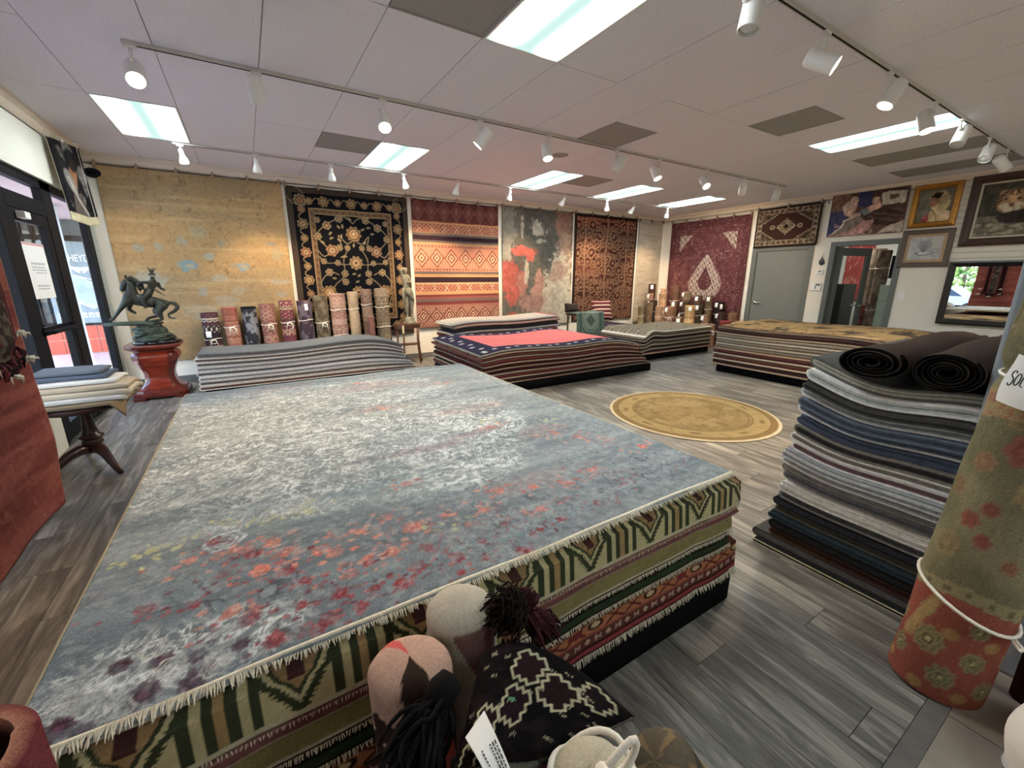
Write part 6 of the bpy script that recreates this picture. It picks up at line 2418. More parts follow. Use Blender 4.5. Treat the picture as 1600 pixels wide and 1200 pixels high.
def rock(name, cx, cy, sx, sy, z0, z1, seed, top=.8):
    U, V = np.meshgrid(np.linspace(0, 2 * PI, 33)[:-1], np.linspace(0, 1, 14))
    zz = V
    rad = np.where(zz < .15, .9 + zz * .6, 1.0 - (1 - top) * (zz - .15) / .85)
    n = fbm(np.cos(U) * 2.2 + 5, np.sin(U) * 2.2 + V * 3, seed, 3)
    st = (np.floor(n * 6) / 6 - .5) * .55
    rad = rad * (1 + st)
    P = np.stack([cx + np.cos(U) * rad * sx, cy + np.sin(U) * rad * sy, z0 + (z1 - z0) * zz], -1)
    Vv = P.reshape(-1, 3)
    idx = np.arange(len(Vv)).reshape(P.shape[:2])
    nx_ = np.roll(idx, -1, 1)
    F = [np.stack([idx[:-1], nx_[:-1], nx_[1:], idx[1:]], -1).reshape(-1, 4)]
    k = len(Vv)
    Vv = np.concatenate([Vv, [[cx, cy, z1 + .004], [cx, cy, z0]]])
    F += [np.stack([idx[-1], nx_[-1], np.full(32, k)], 1), np.stack([nx_[0], idx[0], np.full(32, k + 1)], 1)]
    c = np.array(S(56, 70, 58)) * (.8 + .5 * fbm(Vv[:, 0] * 20, Vv[:, 2] * 20 + Vv[:, 1] * 9, seed)[:, None])
    return npobj(name, Vv, F, c, M_BRONZE, hs, False)


rock('rock_base', -1.12, HY, .215, .14, .75, .845, 3, .93)
rock('rock_base', -1.15, HY, .185, .125, .84, .925, 8, .92)
rock('rock_base', -1.15, HY + .01, .15, .11, .92, .99, 15, .9)
mb = MB()
mb.tube([(-1.10, HY - .05, .955), (-1.25, HY - .07, .985), (-1.36, HY - .085, .99), (-1.46, HY - .09, .992), (-1.57, HY - .09, .985)], [.05, .034, .026, .024, .02], S(60, 78, 66), n=8)
mb.build('rock_spur', M_BRONZE, hs, True)
y0 = HY
hp = [(-1.159, y0, 1.247), (-1.285, y0, 1.305), (-1.25, y0, 1.39), (-1.25, y0, 1.465), (-1.285, y0 - .005, 1.525), (-1.322, y0 - .012, 1.455), (-1.347, y0 - .015, 1.385), (-1.05, y0, 1.245), (-.965, y0, 1.225),
      (-.895, y0, 1.235), (-.84, y0, 1.226), (-.815, y0, 1.17), (-.87, y0, 1.115), (-.935, y0, 1.085), (-.925, y0, 1.036), (-.86, y0, 1.026),
      (-1.325, y0 - .045, 1.26), (-1.392, y0 - .05, 1.17), (-1.472, y0 - .055, 1.06), (-1.512, y0 - .055, 1.03),
      (-1.31, y0 + .045, 1.235), (-1.33, y0 + .05, 1.160), (-1.283, y0 + .05, 1.118), (-1.262, y0 + .05, 1.105),
      (-.98, y0 - .05, 1.19), (-1.03, y0 - .06, 1.12), (-.992, y0 - .06, 1.022), (-1.10, y0 - .06, 1.008), (-1.145, y0 - .06, 1.0),
      (-1.0, y0 + .05, 1.18), (-1.075, y0 + .055, 1.13), (-1.05, y0 + .055, 1.065), (-1.155, y0 + .055, 1.04), (-1.19, y0 + .055, .995)]
he = [(0, 1), (1, 2), (2, 3), (3, 4), (4, 5), (5, 6), (0, 7), (7, 8), (8, 9), (9, 10), (10, 11), (11, 12), (12, 13), (13, 14), (14, 15), (1, 16), (16, 17), (17, 18), (18, 19), (1, 20), (20, 21), (21, 22), (22, 23), (8, 24), (24, 25), (25, 26), (26, 27), (27, 28), (8, 29), (29, 30), (30, 31), (31, 32), (32, 33)]
hr = [.082, .080, .066, .056, .042, .036, .024, .076, .084, .020, .030, .028, .022, .016, .013, .007, .046, .026, .017, .021, .042, .025, .016, .019, .064, .046, .022, .016, .020, .058, .042, .021, .016, .020]
skin('horse', hp, he, hr, M_BRONZE, hs, C=BRZ)
for s in (-1, 1):
    mb = MB()
    mb.lathe([(.014, 0), (.012, .02), (.003, .045), (0, .047)], BRZ, n=8, M=TR((-1.278, y0 + s * .022, 1.55), (-.1, s * .3, 1)))
    mb.build('ear', M_BRONZE, hs, True)
mb = MB()
for k in range(13):
    f = k / 12
    bx, bz = -1.27 + .09 * f, 1.565 - .02 * f - .11 * f * f
    for s in (-.4, .4):
        mb.tube([(bx + .005, y0 + s * .02, bz - .03), (bx + .03, y0 + s * .06, bz - .005 + .012 * math.sin(k * 2.1)), (bx + .065 + .012 * math.sin(k), y0 + s * .05, bz - .028), (bx + .075, y0 + s * .07, bz - .07)], [.016, .015, .010, .003], BRZ, n=6)
mb.build('mane', M_BRONZE, hs, True)
rp = [(-1.09, y0, 1.352), (-1.062, y0, 1.42), (-1.036, y0, 1.482), (-1.022, y0, 1.53), (-1.02, y0, 1.578), (-1.062, y0 - .05, 1.497), (-1.144, y0 - .06, 1.500), (-1.178, y0 - .04, 1.446), (-.995, y0 + .045, 1.49), (-.965, y0 + .06, 1.42), (-.922, y0 + .05, 1.398),
      (-1.11, y0 - .075, 1.335), (-1.155, y0 - .098, 1.285), (-1.125, y0 - .095, 1.195), (-1.155, y0 - .10, 1.183), (-1.11, y0 + .075, 1.335), (-1.155, y0 + .098, 1.285), (-1.125, y0 + .095, 1.195), (-1.155, y0 + .10, 1.183)]
re_ = [(0, 1), (1, 2), (2, 3), (3, 4), (2, 5), (5, 6), (6, 7), (2, 8), (8, 9), (9, 10), (0, 11), (11, 12), (12, 13), (13, 14), (0, 15), (15, 16), (16, 17), (17, 18)]
rr_ = [.048, .040, .046, .020, .034, .024, .017, .013, .024, .017, .014, .040, .030, .018, .014, .040, .030, .018, .014]
skin('rider', rp, re_, rr_, M_BRONZE, hs, C=S(42, 45, 38))
mb = MB()
for dx, dz in ((-.035, .10), (-.012, .075), (.02, .09), (.05, .085)):
    mb.tube([(-1.02, y0, 1.60), (-1.02 + dx * .5, y0, 1.60 + dz * .6), (-1.02 + dx * 1.1, y0, 1.60 + dz)], [.010, .008, .002], BRZ, n=6)
mb.lathe([(.036, 1.585), (.038, 1.597), (.030, 1.612), (.0, 1.618)], BRZ, n=14, M=Matrix.Translation((-1.02, y0, 0)), cap=False)
mb.build('headdress', M_BRONZE, hs, True)
mb = MB()
mb.tube([(-1.035, y0 - .05, 1.425), (-.98, y0 - .06, 1.375), (-.925, y0 - .06, 1.33)], [.008, .009, .003], BRZ, n=6)
mb.build('scabbard', M_BRONZE, hs, True)
mb = MB()
mb.tube([(-1.15, y0 - .045, 1.375), (-1.175, y0 - .05, 1.41), (-1.178, y0 - .045, 1.446), (-1.172, y0 - .05, 1.485), (-1.145, y0 - .045, 1.52)], [.003, .006, .007, .006, .003], BRZ, n=6)
mb.build('bow', M_BRONZE, hs, True)

# ================================================================== STONE STATUE ON A HALF MOON STOOL
t = thing('side_stool', 'brown wooden half moon stool with a lower shelf under the stone statue', 'stool', (2.455, 7.62, 0))
SX, SY = 2.455, 7.62
half = [(math.cos(a) * .27, -math.sin(a) * .20) for a in np.linspace(0, PI, 17)]


def dslab(name, z0, z1, k, parent):
    mb = MB()
    P2 = [(SX + x * k, SY + .06 + y * k) for x, y in half]
    n = len(P2)
    V = [(x, y, z0) for x, y in P2] + [(x, y, z1) for x, y in P2]
    F = [tuple(range(n))[::-1], tuple(range(n, 2 * n))] + [(i, (i + 1) % n, n + (i + 1) % n, n + i) for i in range(n)]
    mb.add(V, F)
    return mb.build(name, M_BROWNW, parent)


dslab('tabletop', .705, .735, 1.0, t)
dslab('apron', .655, .706, .93, t)
dslab('lower_shelf', .345, .37, .86, t)
for px, py in ((-.20, .03), (.20, .03), (-.13, -.12), (.13, -.12)):
    mb = MB()
    mb.tube([(SX + px, SY + py, .66), (SX + px * 1.0, SY + py, .36), (SX + px * 1.12, SY + py * 1.1, .12), (SX + px * 1.25, SY + py * 1.25, 0.0)], [.018, .016, .014, .016], n=8)
    mb.build('leg', M_BROWNW, t, True)
mb = MB()
mb.box(SX - .155, SX - .125, SY - .146, SY - .1425, .58, .72, b=.001)
mb.build('price_tag', mat('cream_tag', S(222, 212, 172), .8), t)
st = thing('stone_statue', 'weathered stone statue of a draped standing woman on the wooden stool', 'statue', (2.47, 7.6, .735))
sy = 7.60
mb = MB()
mb.lathe([(0, .735), (.115, .735), (.118, .75), (.108, .775), (.085, .80), (.09, .83), (.08, .855), (0, .86)], n=20, M=Matrix.Translation((2.49, sy, 0)) @ Matrix.Diagonal((1, .8, 1, 1)), cap=False)
mb.build('base', M_STONE, st, True)
sp = [(2.478, sy, 1.31), (2.456, sy, 1.40), (2.45, sy, 1.525), (2.445, sy, 1.61), (2.440, sy - .01, 1.675), (2.398, sy - .01, 1.59), (2.362, sy - .035, 1.672), (2.425, sy - .04, 1.725), (2.512, sy, 1.59), (2.535, sy - .03, 1.49), (2.462, sy - .075, 1.475),
      (2.445, sy, 1.26), (2.440, sy - .03, 1.075), (2.448, sy, .885), (2.440, sy - .05, .868), (2.515, sy, 1.26), (2.540, sy - .02, 1.08), (2.530, sy, .885), (2.535, sy - .05, .868)]
se = [(0, 1), (1, 2), (2, 3), (3, 4), (2, 5), (5, 6), (6, 7), (2, 8), (8, 9), (9, 10), (0, 11), (11, 12), (12, 13), (13, 14), (0, 15), (15, 16), (16, 17), (17, 18)]
sr = [.068, .052, .062, .024, .044, .030, .023, .016, .030, .024, .016, .052, .036, .020, .016, .052, .036, .020, .016]
skin('figure', sp, se, sr, M_STONE, st)
U, V = np.meshgrid(np.linspace(0, 2 * PI, 73), np.linspace(0, 1, 24))
hem = .20 + .10 * np.cos(U - .6)
fold = 1 + .13 * np.sin(U * 9 + V * 3) * V + .05 * np.sin(U * 5)
rad = (.078 + .022 * np.sin(V * PI * .8)) * fold
P = np.stack([2.478 + .008 * V + np.cos(U) * rad, sy - .01 + np.sin(U) * rad * .85, 1.365 - V * hem - .02 * np.sin(U)], -1)
sheet('drapery', P[::-1], S(150, 142, 120), .008, M_STONE, st)
mb = MB()
mb.tube([(2.40, sy - .02, 1.37), (2.38, sy - .06, 1.30), (2.385, sy - .05, 1.18), (2.40, sy - .04, 1.08)], [.02, .026, .022, .012], n=8)
mb.build('drapery_fold', M_STONE, st, True)
mb = MB()
mb.lathe([(.0, 1.62), (.05, 1.64), (.058, 1.69), (.048, 1.73), (.0, 1.74)], n=16, M=Matrix.Translation((2.442, sy + .012, 0)), cap=False)
mb.build('hair', M_STONE, st, True)

# ================================================================== PEDESTAL TABLE WITH FOLDED TEXTILES
TX, TY = -1.27, 4.66
t = thing('pedestal_table', 'dark turned wood pedestal table with tripod feet by the entrance door', 'table', (TX, TY, 0))
mb = MB()
mb.lathe([(0, .515), (.27, .515), (.285, .53), (.285, .545), (.275, .556), (0, .556)], n=40, M=Matrix.Translation((TX, TY, 0)), cap=False)
mb.build('tabletop', M_DARKW, t, 'auto')
mb = MB()
mb.lathe([(.05, .515), (.05, .50), (.034, .47), (.036, .42), (.042, .36), (.05, .31), (.056, .285), (.078, .275), (.082, .262), (.06, .25), (.066, .235), (.072, .215), (.06, .195), (.045, .185), (.062, .17), (.058, .15), (.03, .13), (0, .13)], n=24, M=Matrix.Translation((TX, TY, 0)))
mb.build('turned_column', M_DARKW, t, True)
mb = MB()
for a in (-58, 112, 222):
    d = Vector((math.cos(math.radians(a)), math.sin(math.radians(a)), 0))
    c = Vector((TX, TY, 0))
    mb2 = MB()
    P = [c + d * .02 + Vector((0, 0, .16)), c + d * .10 + Vector((0, 0, .175)), c + d * .18 + Vector((0, 0, .15)), c + d * .27 + Vector((0, 0, .085)), c + d * .34 + Vector((0, 0, .035)), c + d * .39 + Vector((0, 0, .022)), c + d * .415 + Vector((0, 0, .026))]
    mb2.tube(P, [.045, .044, .036, .027, .022, .021, .012], n=10)
    mb2.build('tripod_leg', M_DARKW, t, True)


def cloth(label, x0, x1, y0, y1, zt, thick, col, droop, seed, name='folded_textile', wv=.006, n=30, corner=None):
    """folded cloth lying on the table, its right end hanging by droop"""
    U, V = np.meshgrid(np.linspace(0, 1, n), np.linspace(0, 1, 16))
    Xg, Yg = x0 + U * (x1 - x0), y0 + V * (y1 - y0)
    out = np.clip((np.hypot(Xg - TX, Yg - TY) - .325) / .14, 0, 1.6) * (Xg > TX)
    Z = zt - .05 * out ** 1.4 + wv * np.sin(U * 7 + seed) * np.cos(V * 4 + seed)
    if corner:
        Z = Z - corner * np.clip((np.hypot(Xg - TX, Yg - TY) - .325) / .11, 0, 1.3) * np.clip(1 - V * 1.2, 0, 1) * (Xg > TX)
        Yg = Yg - corner * .10 * np.clip(1 - V * 1.6, 0, 1)
    g = Img(Xg, Yg, col)
    g.mottle(.12, 26, seed)
    o = sheet(name, np.stack([Xg, Yg, Z], -1), g.c, thick, M_FLAT, None, tuple(q * .8 for q in col), (0, 0, 1), bulge=.006)
    return tag(o, label, 'textile', 'folded textiles on the pedestal table')


cloth('tan patterned cloth hanging off the pedestal table, lowest of the textiles', -1.55, -.97, 4.42, 4.98, .592, .026, S(140, 118, 84), .06, 1, corner=.17, wv=.0015)
cloth('cream folded cloth on the pedestal table, above the tan hanging one', -1.56, -.955, 4.46, 4.96, .632, .034, S(208, 202, 190), .04, 2, wv=.002)
cloth('light beige folded cloth drooping at its right end on the table', -1.55, -.925, 4.48, 4.96, .672, .034, S(196, 180, 152), .05, 3, wv=.002)
cloth('sand coloured folded cloth near the top of the table stack', -1.52, -.94, 4.52, 4.97, .708, .030, S(184, 166, 138), .05, 4, wv=.002)
cloth('white folded cloth under the slate blue ones on the table', -1.52, -1.02, 4.60, 4.98, .742, .028, S(220, 216, 208), .02, 5, wv=.002)
cloth('slate blue folded cloth on the table, under the topmost one', -1.54, -1.08, 4.66, 5.0, .778, .030, S(84, 94, 112), .02, 6, wv=.002)
cloth('grey blue folded cloth topmost on the pedestal table', -1.54, -1.12, 4.70, 5.0, .812, .028, S(104, 112, 122), .02, 7, wv=.002)

# ================================================================== RED RUG HUNG AT THE LEFT
X, Y = grid(2.6, 2.40, .014)
g = Img(X, Y, S(128, 50, 34))
t1 = fbm(X * 1.2, Y * 16, 501, 5)
g.put(sst(.5, .68, t1) * .6, S(154, 72, 50))
g.put(sst(.48, .3, t1) * .5, S(100, 36, 26))
v = np.abs(fbm(X * 7, Y * 7, 502, 3) - .5)
g.put((1 - sst(.01, .03, v)) * .35 * sst(1.2, .3, Y), S(168, 96, 70))
g.put((np.sin(Y * 150) > .9) * (fbm(X * 3, Y * 9, 503) > .55) * .5, S(170, 100, 76))
g.put((X < .012) * .8, S(190, 130, 104))
g.mottle(.22, 50, 504)
# X=0 at the far edge (y=4.08)
RX = -1.325
Yw = 4.10 - X + .02 * np.sin(Y * 3)
curl = .07 * np.clip(1 - Y / .30, 0, 1) ** 2
P = np.stack([RX + .012 * np.sin(X * 6 + 1) + curl * .6 + .006 * np.sin(Y * 5), Yw - .20 * np.clip(1 - Y / .45, 0, 1) ** 2 * np.clip(1 - X / .4, 0, 1), .03 + Y * .985], -1)
rr = sheet('hanging_rug', P, g.c, .014, M_PILE, None, S(150, 80, 60), (1, 0, 0))
tag(rr, 'large brick red rug hung on a rail at the left edge, near the table', 'rug')
RK = -1.392
rk = thing('rug_rail', 'black rail with two posts holding up the brick red rug', 'rail', (-1.36, 2.7, 0))
mb = MB()
mb.tube([(RK, 1.5, 2.37), (RK, 4.10, 2.37)], .016, n=10)
mb.build('rail', M_BLACKM, rk, True)
for y in (1.7, 3.4):
    mb = MB()
    mb.tube([(-1.44, y, 0.02), (-1.44, y, 2.37), (RK, y, 2.37)], .016, n=10)
    mb.box(-1.56, -1.38, y - .12, y + .12, 0, .02, b=.004)
    mb.build('post', M_BLACKM, rk, True)

for y in np.linspace(1.6, 4.02, 6):
    mb = MB()
    mb.box(RK, RK + .034, y - .015, y + .015, 2.345, 2.40, b=.004)
    mb.build('clip', M_RAIL, rk)
# tasselled saddle bag hung on it
bg = thing('saddle_bag', 'dark tasselled saddle bag hung on the brick red rug', 'bag', (RX + .03, 3.62, 1.5))
X, Y = grid(.40, 1.25, .012)
g = Img(X, Y, S(40, 18, 20))
g.put((np.abs(X - .2) < .09), S(60, 46, 40))
g.put((np.abs(X - .2) < .09) & (fbm(X * 24, Y * 24, 511, 2) > .52), S(96, 84, 70))
g.put((np.abs(np.abs(X - .2) - .1) < .012), S(110, 34, 34))
g.mottle(.3, 30, 512)
u = X / .4 - .5
P = np.stack([RX + .050 + .05 * np.sqrt(np.clip(1 - (u * 2) ** 2, 0, 1)) * np.clip(Y / .1, .2, 1), 3.83 - X, 1.12 + Y - .05 * np.cos(u * 3) * (1 - Y / 1.25)], -1)
sheet('bag', P, g.c, .012, M_PILE, bg, S(50, 20, 22), (1, 0, 0))
mb = MB()
rg = random.Random(9)
for k in range(9):
    a = k / 8
    y_, z_ = 3.84 - a * .42, 1.13 - .07 * math.sin(a * PI)
    for q in range(8):
        dy, dz = rg.gauss(0, .03), -rg.uniform(.05, .11)
        mb.tube([(RX + .05, y_, z_), (RX + .075, y_ + dy * .6, z_ + dz * .5), (RX + .06, y_ + dy, z_ + dz)], [.009, .010, .004], rg.choice([S(26, 22, 24), S(110, 26, 30), S(60, 16, 22)]), n=5)
stuff(mb.build('tassel_fringe', M_YARNB, bg, True))
for (y_, z_) in ((3.88, 1.22), (3.88, 1.06), (3.42, 1.22), (3.42, 1.06), (3.65, .98)):
    mb = MB()
    for q in range(14):
        dy, dx = rg.gauss(0, .018), rg.gauss(0, .012)
        mb.tube([(RX + .06, y_, z_), (RX + .075 + dx, y_ + .03 + dy, z_ - .012 + rg.gauss(0, .012)), (RX + .07 + dx, y_ + .055 + dy, z_ - .03 + rg.gauss(0, .015))], [.006, .006, .003], S(206, 190, 150), n=4)
    stuff(mb.build('white_tuft', M_FRINGE, bg, True))

# ---- small tapestry by the ceiling on the left wall
X, Y = grid(.72, .98, .013)
g = Img(X, Y, S(34, 32, 34))
n = fbm(X * 5, Y * 5, 521, 4)
g.put(sst(.5, .62, n) * .8, S(120, 116, 110))
g.ell(.36, .60, .09, .26, S(150, 96, 46), .9, rot=-.5)
g.ell(.42, .78, .14, .14, S(24, 26, 30), .95)
g.ell(.24, .5, .1, .16, S(130, 128, 122), .8, rot=.4)
g.poly([(.1, .1), (.5, .12), (.46, .4), (.2, .36)], S(96, 86, 78), .8)
g.line([(.2, .55), (.3, .3), (.5, .14)], .05, S(170, 166, 154), .8)
g.line([(.5, .5), (.62, .2)], .06, S(22, 22, 26))
g.put((X < .07) * .9, S(26, 26, 30))
g.put((Y < .11), S(196, 184, 142))
g.put((X > .655) & (X < .67), S(200, 196, 184))
g.mottle(.3, 22, 523)
P = np.stack([-1.575 + .20 * X + .02 * np.sin(X * 8) * (1 - Y / .98) + .05 * (1 - Y / .98), 6.69 + X * .60, 2.17 + Y * .84 - .03 * np.sin(X * 4) * (1 - Y / .98)], -1)
P[..., 2] -= .0
tp = sheet('wall_tapestry', P, g.c, .008, M_PILE, None, S(190, 180, 150), (.95, -.32, 0))
tag(tp, 'small dark tapestry of a horse with a cream hem by the ceiling, above the storefront', 'tapestry')
for yy in (6.71, 6.90, 7.10):
    mb = MB()
    mb.tube([(XL + .03, yy, 3.07), (-1.575 + (yy - 6.69) / .6 * .2, yy, 3.03), (-1.575 + (yy - 6.69) / .6 * .2, yy, 2.985)], .006, n=6)
    mb.build('clip', M_RAIL, tp)
sp_ = thing('wall_speaker', 'small black oval speaker high in the far left corner', 'speaker', (-1.53, YB - .05, 2.88))
mb = MB()
mb.lathe([(.0, 0), (.10, 0), (.115, .02), (.11, .05), (.09, .065), (0, .066)], n=28, M=TR((-1.52, YB - .004, 2.885), (0, -1, 0)) @ Matrix.Diagonal((.8, .5, 1, 1)), cap=False)
mb.build('housing', M_BLACKM, sp_, 'auto')
mb = MB()
mb.lathe([(.055, .066), (.05, .069), (.02, .068), (0, .07)], n=20, M=TR((-1.52, YB - .004, 2.885), (0, -1, 0)) @ Matrix.Diagonal((.8, .5, 1, 1)), cap=False)
mb.build('grille', M_BLACKC, sp_, True)

# ---- green mat and cushions on the small back pile
X, Y = grid(.78, .95, .012)
g = Img(X, Y, S(104, 122, 108))
D = np.minimum.reduce([X, .78 - X, Y + .1, .95 - Y])
g.put((D > .09) & (D < .12), S(60, 76, 72))
g.put((np.abs(D - .06) < .018) & (np.sin((X + Y) * 120) > 0), S(64, 84, 80))
fx, fy = np.abs(X - .39), np.abs(Y - .36)
oc = np.maximum.reduce([fx / .25, fy / .27, (fx + fy) / .40])
g.put((oc < 1), S(128, 142, 124))
g.put((np.abs(oc - 1) < .05), S(70, 88, 82))
g.put((np.abs(oc - .78) < .03), S(80, 98, 90))
g.put((fx + fy < .13), S(84, 96, 88))
g.mottle(.14, 40, 531)
s_ = Y
bend = .52
yy = np.where(s_ < bend, 6.845 - .02 * (bend - s_), 6.845 + (s_ - bend) * 1.0)
zz = np.where(s_ < bend, .83 - (bend - s_), .83 + .0 * s_)
yy = yy + .0
P = np.stack([5.86 + X * 1.0 + .01 * np.sin(Y * 8), yy, zz + .012 * np.sin(X * 9)], -1)
gm = sheet('draped_mat', P, g.c, .012, M_FLAT, None, S(90, 104, 94))
tag(gm, 'sage green mat with an octagon pattern draped over a low bench', 'mat')
bn = thing('bench', 'low wooden bench mostly hidden under the green draped mat', 'bench', (6.25, 7.1, 0))
mb = MB()
mb.box(5.90, 6.60, 6.87, 7.28, .765, .80, b=.005)
mb.build('seat', M_BROWNW, bn)
for px in (5.94, 6.56):
    for py in (6.9, 7.24):
        mb = MB()
        mb.tube([(px, py, .77), (px, py, 0)], [.02, .017], n=8)
        mb.build('leg', M_BROWNW, bn, True)


def cushion(label, c, w, h, d, nrm, col, up=(0, 0, 1), seed=0, stripes=None, group='cushions on the back pile', name='cushion', img=None, m=None, nu=40):
    c, nn, up = np.array(c, float), np.array(nrm, float), np.array(up, float)
    nn /= np.linalg.norm(nn)
    ri = np.cross(up, nn)
    ri /= np.linalg.norm(ri)
    up = np.cross(nn, ri)
    U, V = np.meshgrid(np.linspace(-1, 1, nu), np.linspace(-1, 1, nu))
    puff = (np.clip(1 - U ** 4, 0, 1) * np.clip(1 - V ** 4, 0, 1)) ** .55
    px = U * (1 - .10 * (1 - V ** 2) * 0 - .07 * (np.abs(V) ** 3) * 0 + .05 * np.abs(U * V) ** 3)
    py = V * (1 + .05 * np.abs(U * V) ** 3)
    px, py = px * (1 - .06 * (1 - np.abs(V)) * np.abs(U)), py * (1 - .06 * (1 - np.abs(U)) * np.abs(V))
    g = Img((U + 1) / 2 * w, (V + 1) / 2 * h, col)
    if stripes:
        stripes(g, w, h)
    g.mottle(.15, 30, seed)
    front = c + ri * (px * w / 2)[..., None] + up * (py * h / 2)[..., None] + nn * (puff * d / 2)[..., None]
    back = c + ri * (px * w / 2)[..., None] + up * (py * h / 2)[..., None] - nn * (puff * d / 2)[..., None]
    n = nu * nu
    idx = np.arange(n).reshape(nu, nu)
    q = np.stack([idx[:-1, :-1], idx[:-1, 1:], idx[1:, 1:], idx[1:, :-1]], -1).reshape(-1, 4)
    o = npobj(name, np.concatenate([front.reshape(-1, 3), back.reshape(-1, 3)]), [q, q[:, ::-1] + n], np.concatenate([g.c.reshape(-1, 3)] * 2), m or M_FLAT, None, True)
    bm = bmesh.new()
    bm.from_mesh(o.data)
    bmesh.ops.remove_doubles(bm, verts=bm.verts, dist=1e-5)
    bm.to_mesh(o.data)
    bm.free()
    return tag(o, label, 'cushion', group)


def strp(g, w, h):
    g.put((np.abs(((g.Y / h * 5) % 1) - .5) < .09), S(196, 176, 160))
    g.put((np.abs(((g.Y / h * 5) % 1) - .5) > .4), S(60, 22, 28))


cushion('maroon cushion with pale stripes leaning on the brown vine rug', (7.30, 7.62, .80), .52, .50, .16, (-.25, -.9, .35), S(96, 30, 36), seed=1, stripes=strp)
cushion('dark brown bolster cushion beside the green draped mat', (5.96, 7.16, .935), .32, .18, .18, (-.1, -1, .1), S(70, 54, 46), seed=2)
cushion('small dark patterned cushion between the green mat and the striped one', (6.90, 7.42, .635), .30, .2, .14, (-.1, -1, .3), S(60, 50, 50), seed=3, stripes=lambda g, w, h: g.put((np.sin(g.X * 60) * np.sin(g.Y * 50) > .4), S(150, 120, 90)))
# ================================================================== FOREGROUND: ROLLS AND BAGS BY THE FRONT PILE
def vert_bag(label, base, top, rx, ry, fn, seed, name, cat, group=None, m=None, nu=90, nv=110, face=(-.45, -.75), dome=.5, lump=.04, rim=None):
    """soft standing roll with a rounded closed top; fn paints (u 0..1 round, .5 faces camera; s arc length up, metres)"""
    B_, T_ = np.array(base, float), np.array(top, float)
    h = np.linalg.norm(T_ - B_)
    ax = (T_ - B_) / h
    f = np.array((face[0], face[1], 0.0))
    f = f - ax * (f @ ax)
    f /= np.linalg.norm(f)
    e2 = np.cross(ax, f)
    s = np.linspace(0, 1, nv)
    U, Sg = np.meshgrid(np.linspace(0, 1, nu + 1), s)
    dl = rx * dome
    tot = h - dl + dl * PI / 2
    arc = Sg * tot
    zc = np.where(arc < h - dl, arc, h - dl + dl * np.sin(np.clip((arc - (h - dl)) / dl, 0, PI / 2)))
    rc = np.where(arc < h - dl, 1.0, np.cos(np.clip((arc - (h - dl)) / dl, 0, PI / 2)) * .97 + .03)
    th = (U - .5) * 2 * PI
    n = fbm(np.cos(th) * 2 + 7, np.sin(th) * 2 + arc * 7, seed, 3) - .5
    k = rc * (1 + lump * 2 * n)
    P = B_ + ax * zc[..., None] + (f * (np.cos(th) * ry)[..., None] + e2 * (np.sin(th) * rx)[..., None]) * k[..., None]
    g = Img(U, arc, (.3, .3, .3))
    fn(g, tot, h - dl)
    idx = np.arange(P.shape[0] * P.shape[1]).reshape(P.shape[:2])
    F = [np.stack([idx[:-1, :-1], idx[:-1, 1:], idx[1:, 1:], idx[1:, :-1]], -1).reshape(-1, 4)]
    V = np.concatenate([P.reshape(-1, 3), [B_], [T_]])
    C = np.concatenate([g.c.reshape(-1, 3), [g.c[0, 0]], [g.c[-1, 0]]])
    k0 = len(V) - 2
    F.append(np.stack([idx[0, 1:], idx[0, :-1], np.full(nu, k0)], 1))
    F.append(np.stack([idx[-1, :-1], idx[-1, 1:], np.full(nu, k0 + 1)], 1))
    o = npobj(name, V, F, C, m or M_FLAT, None, True)
    return tag(o, label, cat, group)


CRW = S(192, 184, 166)


def f_cream(g, tot, hs_):
    g.put(np.ones_like(g.X), CRW)
    g.put((np.sin(g.Y * 900) > .2) * .25, S(164, 156, 138))
    g.put((np.sin(g.X * 420) > .2) * .18, S(172, 164, 146))
    # mauve stepped triangle
    yy = hs_ + .01 - g.Y
    g.put((yy > 0) & (yy < .21) & (g.X > .46 + .02) & (np.abs(g.X - (.60 + yy * .10)) < (.21 - yy) * .62), S(132, 92, 86))
    g.mottle(.12, 40, 601, (4, 1))


cr = vert_bag('cream kilim roll with a mauve triangle standing against the front pile', (.395, .83, 0), (.338, .785, .805), .082, .075, f_cream, 602, 'rolled_kilim', 'rug', 'rolls and bags in the foreground')


def f_pink(g, tot, hs_):
    g.put(np.ones_like(g.X), S(196, 154, 132))
    g.put((np.sin(g.Y * 800) > .2) * .2, S(176, 134, 114))
    y = tot - g.Y
    # dark brown crosses and red wedges
    for cx, cy, r in ((.56, .15, .15), (.36, .30, .11), (.74, .34, .14), (.12, .22, .12)):
        d1 = np.abs((g.X - cx) * .62) + np.abs(y - cy) * .8
        a = np.arctan2(y - cy, (g.X - cx) * .62)
        star = d1 < r * (.55 + .45 * (np.cos(a * 4) > .1))
        g.put(star, S(58, 40, 32))
    g.put((np.abs((g.X - .66) * .62 - (y - .26) * .25) < .034) & (y > .12) & (y < .6), S(212, 40, 32))
    g.put((np.abs((g.X - .56) * .62 + (y - .32) * .6) < .03) & (y > .24) & (y < .42), S(206, 42, 34))
    g.put((g.X < .30) & (np.abs((g.X - .26) * .62 - (y - .3) * .3) < .02), S(206, 42, 34))
    g.mottle(.14, 40, 603, (4, 1))


vert_bag('pink kilim roll with dark brown crosses and red wedges in the foreground', (.21, .75, 0), (.19, .715, .785), .088, .08, f_pink, 604, 'rolled_kilim', 'rug', 'rolls and bags in the foreground')


def f_ctied(g, tot, hs_):
    g.put(np.ones_like(g.X), S(186, 180, 158))
    g.put((np.sin(g.Y * 40 + g.X * 8) > .95) * .5, S(150, 70, 76))
    g.mottle(.14, 20, 605, (4, 1))


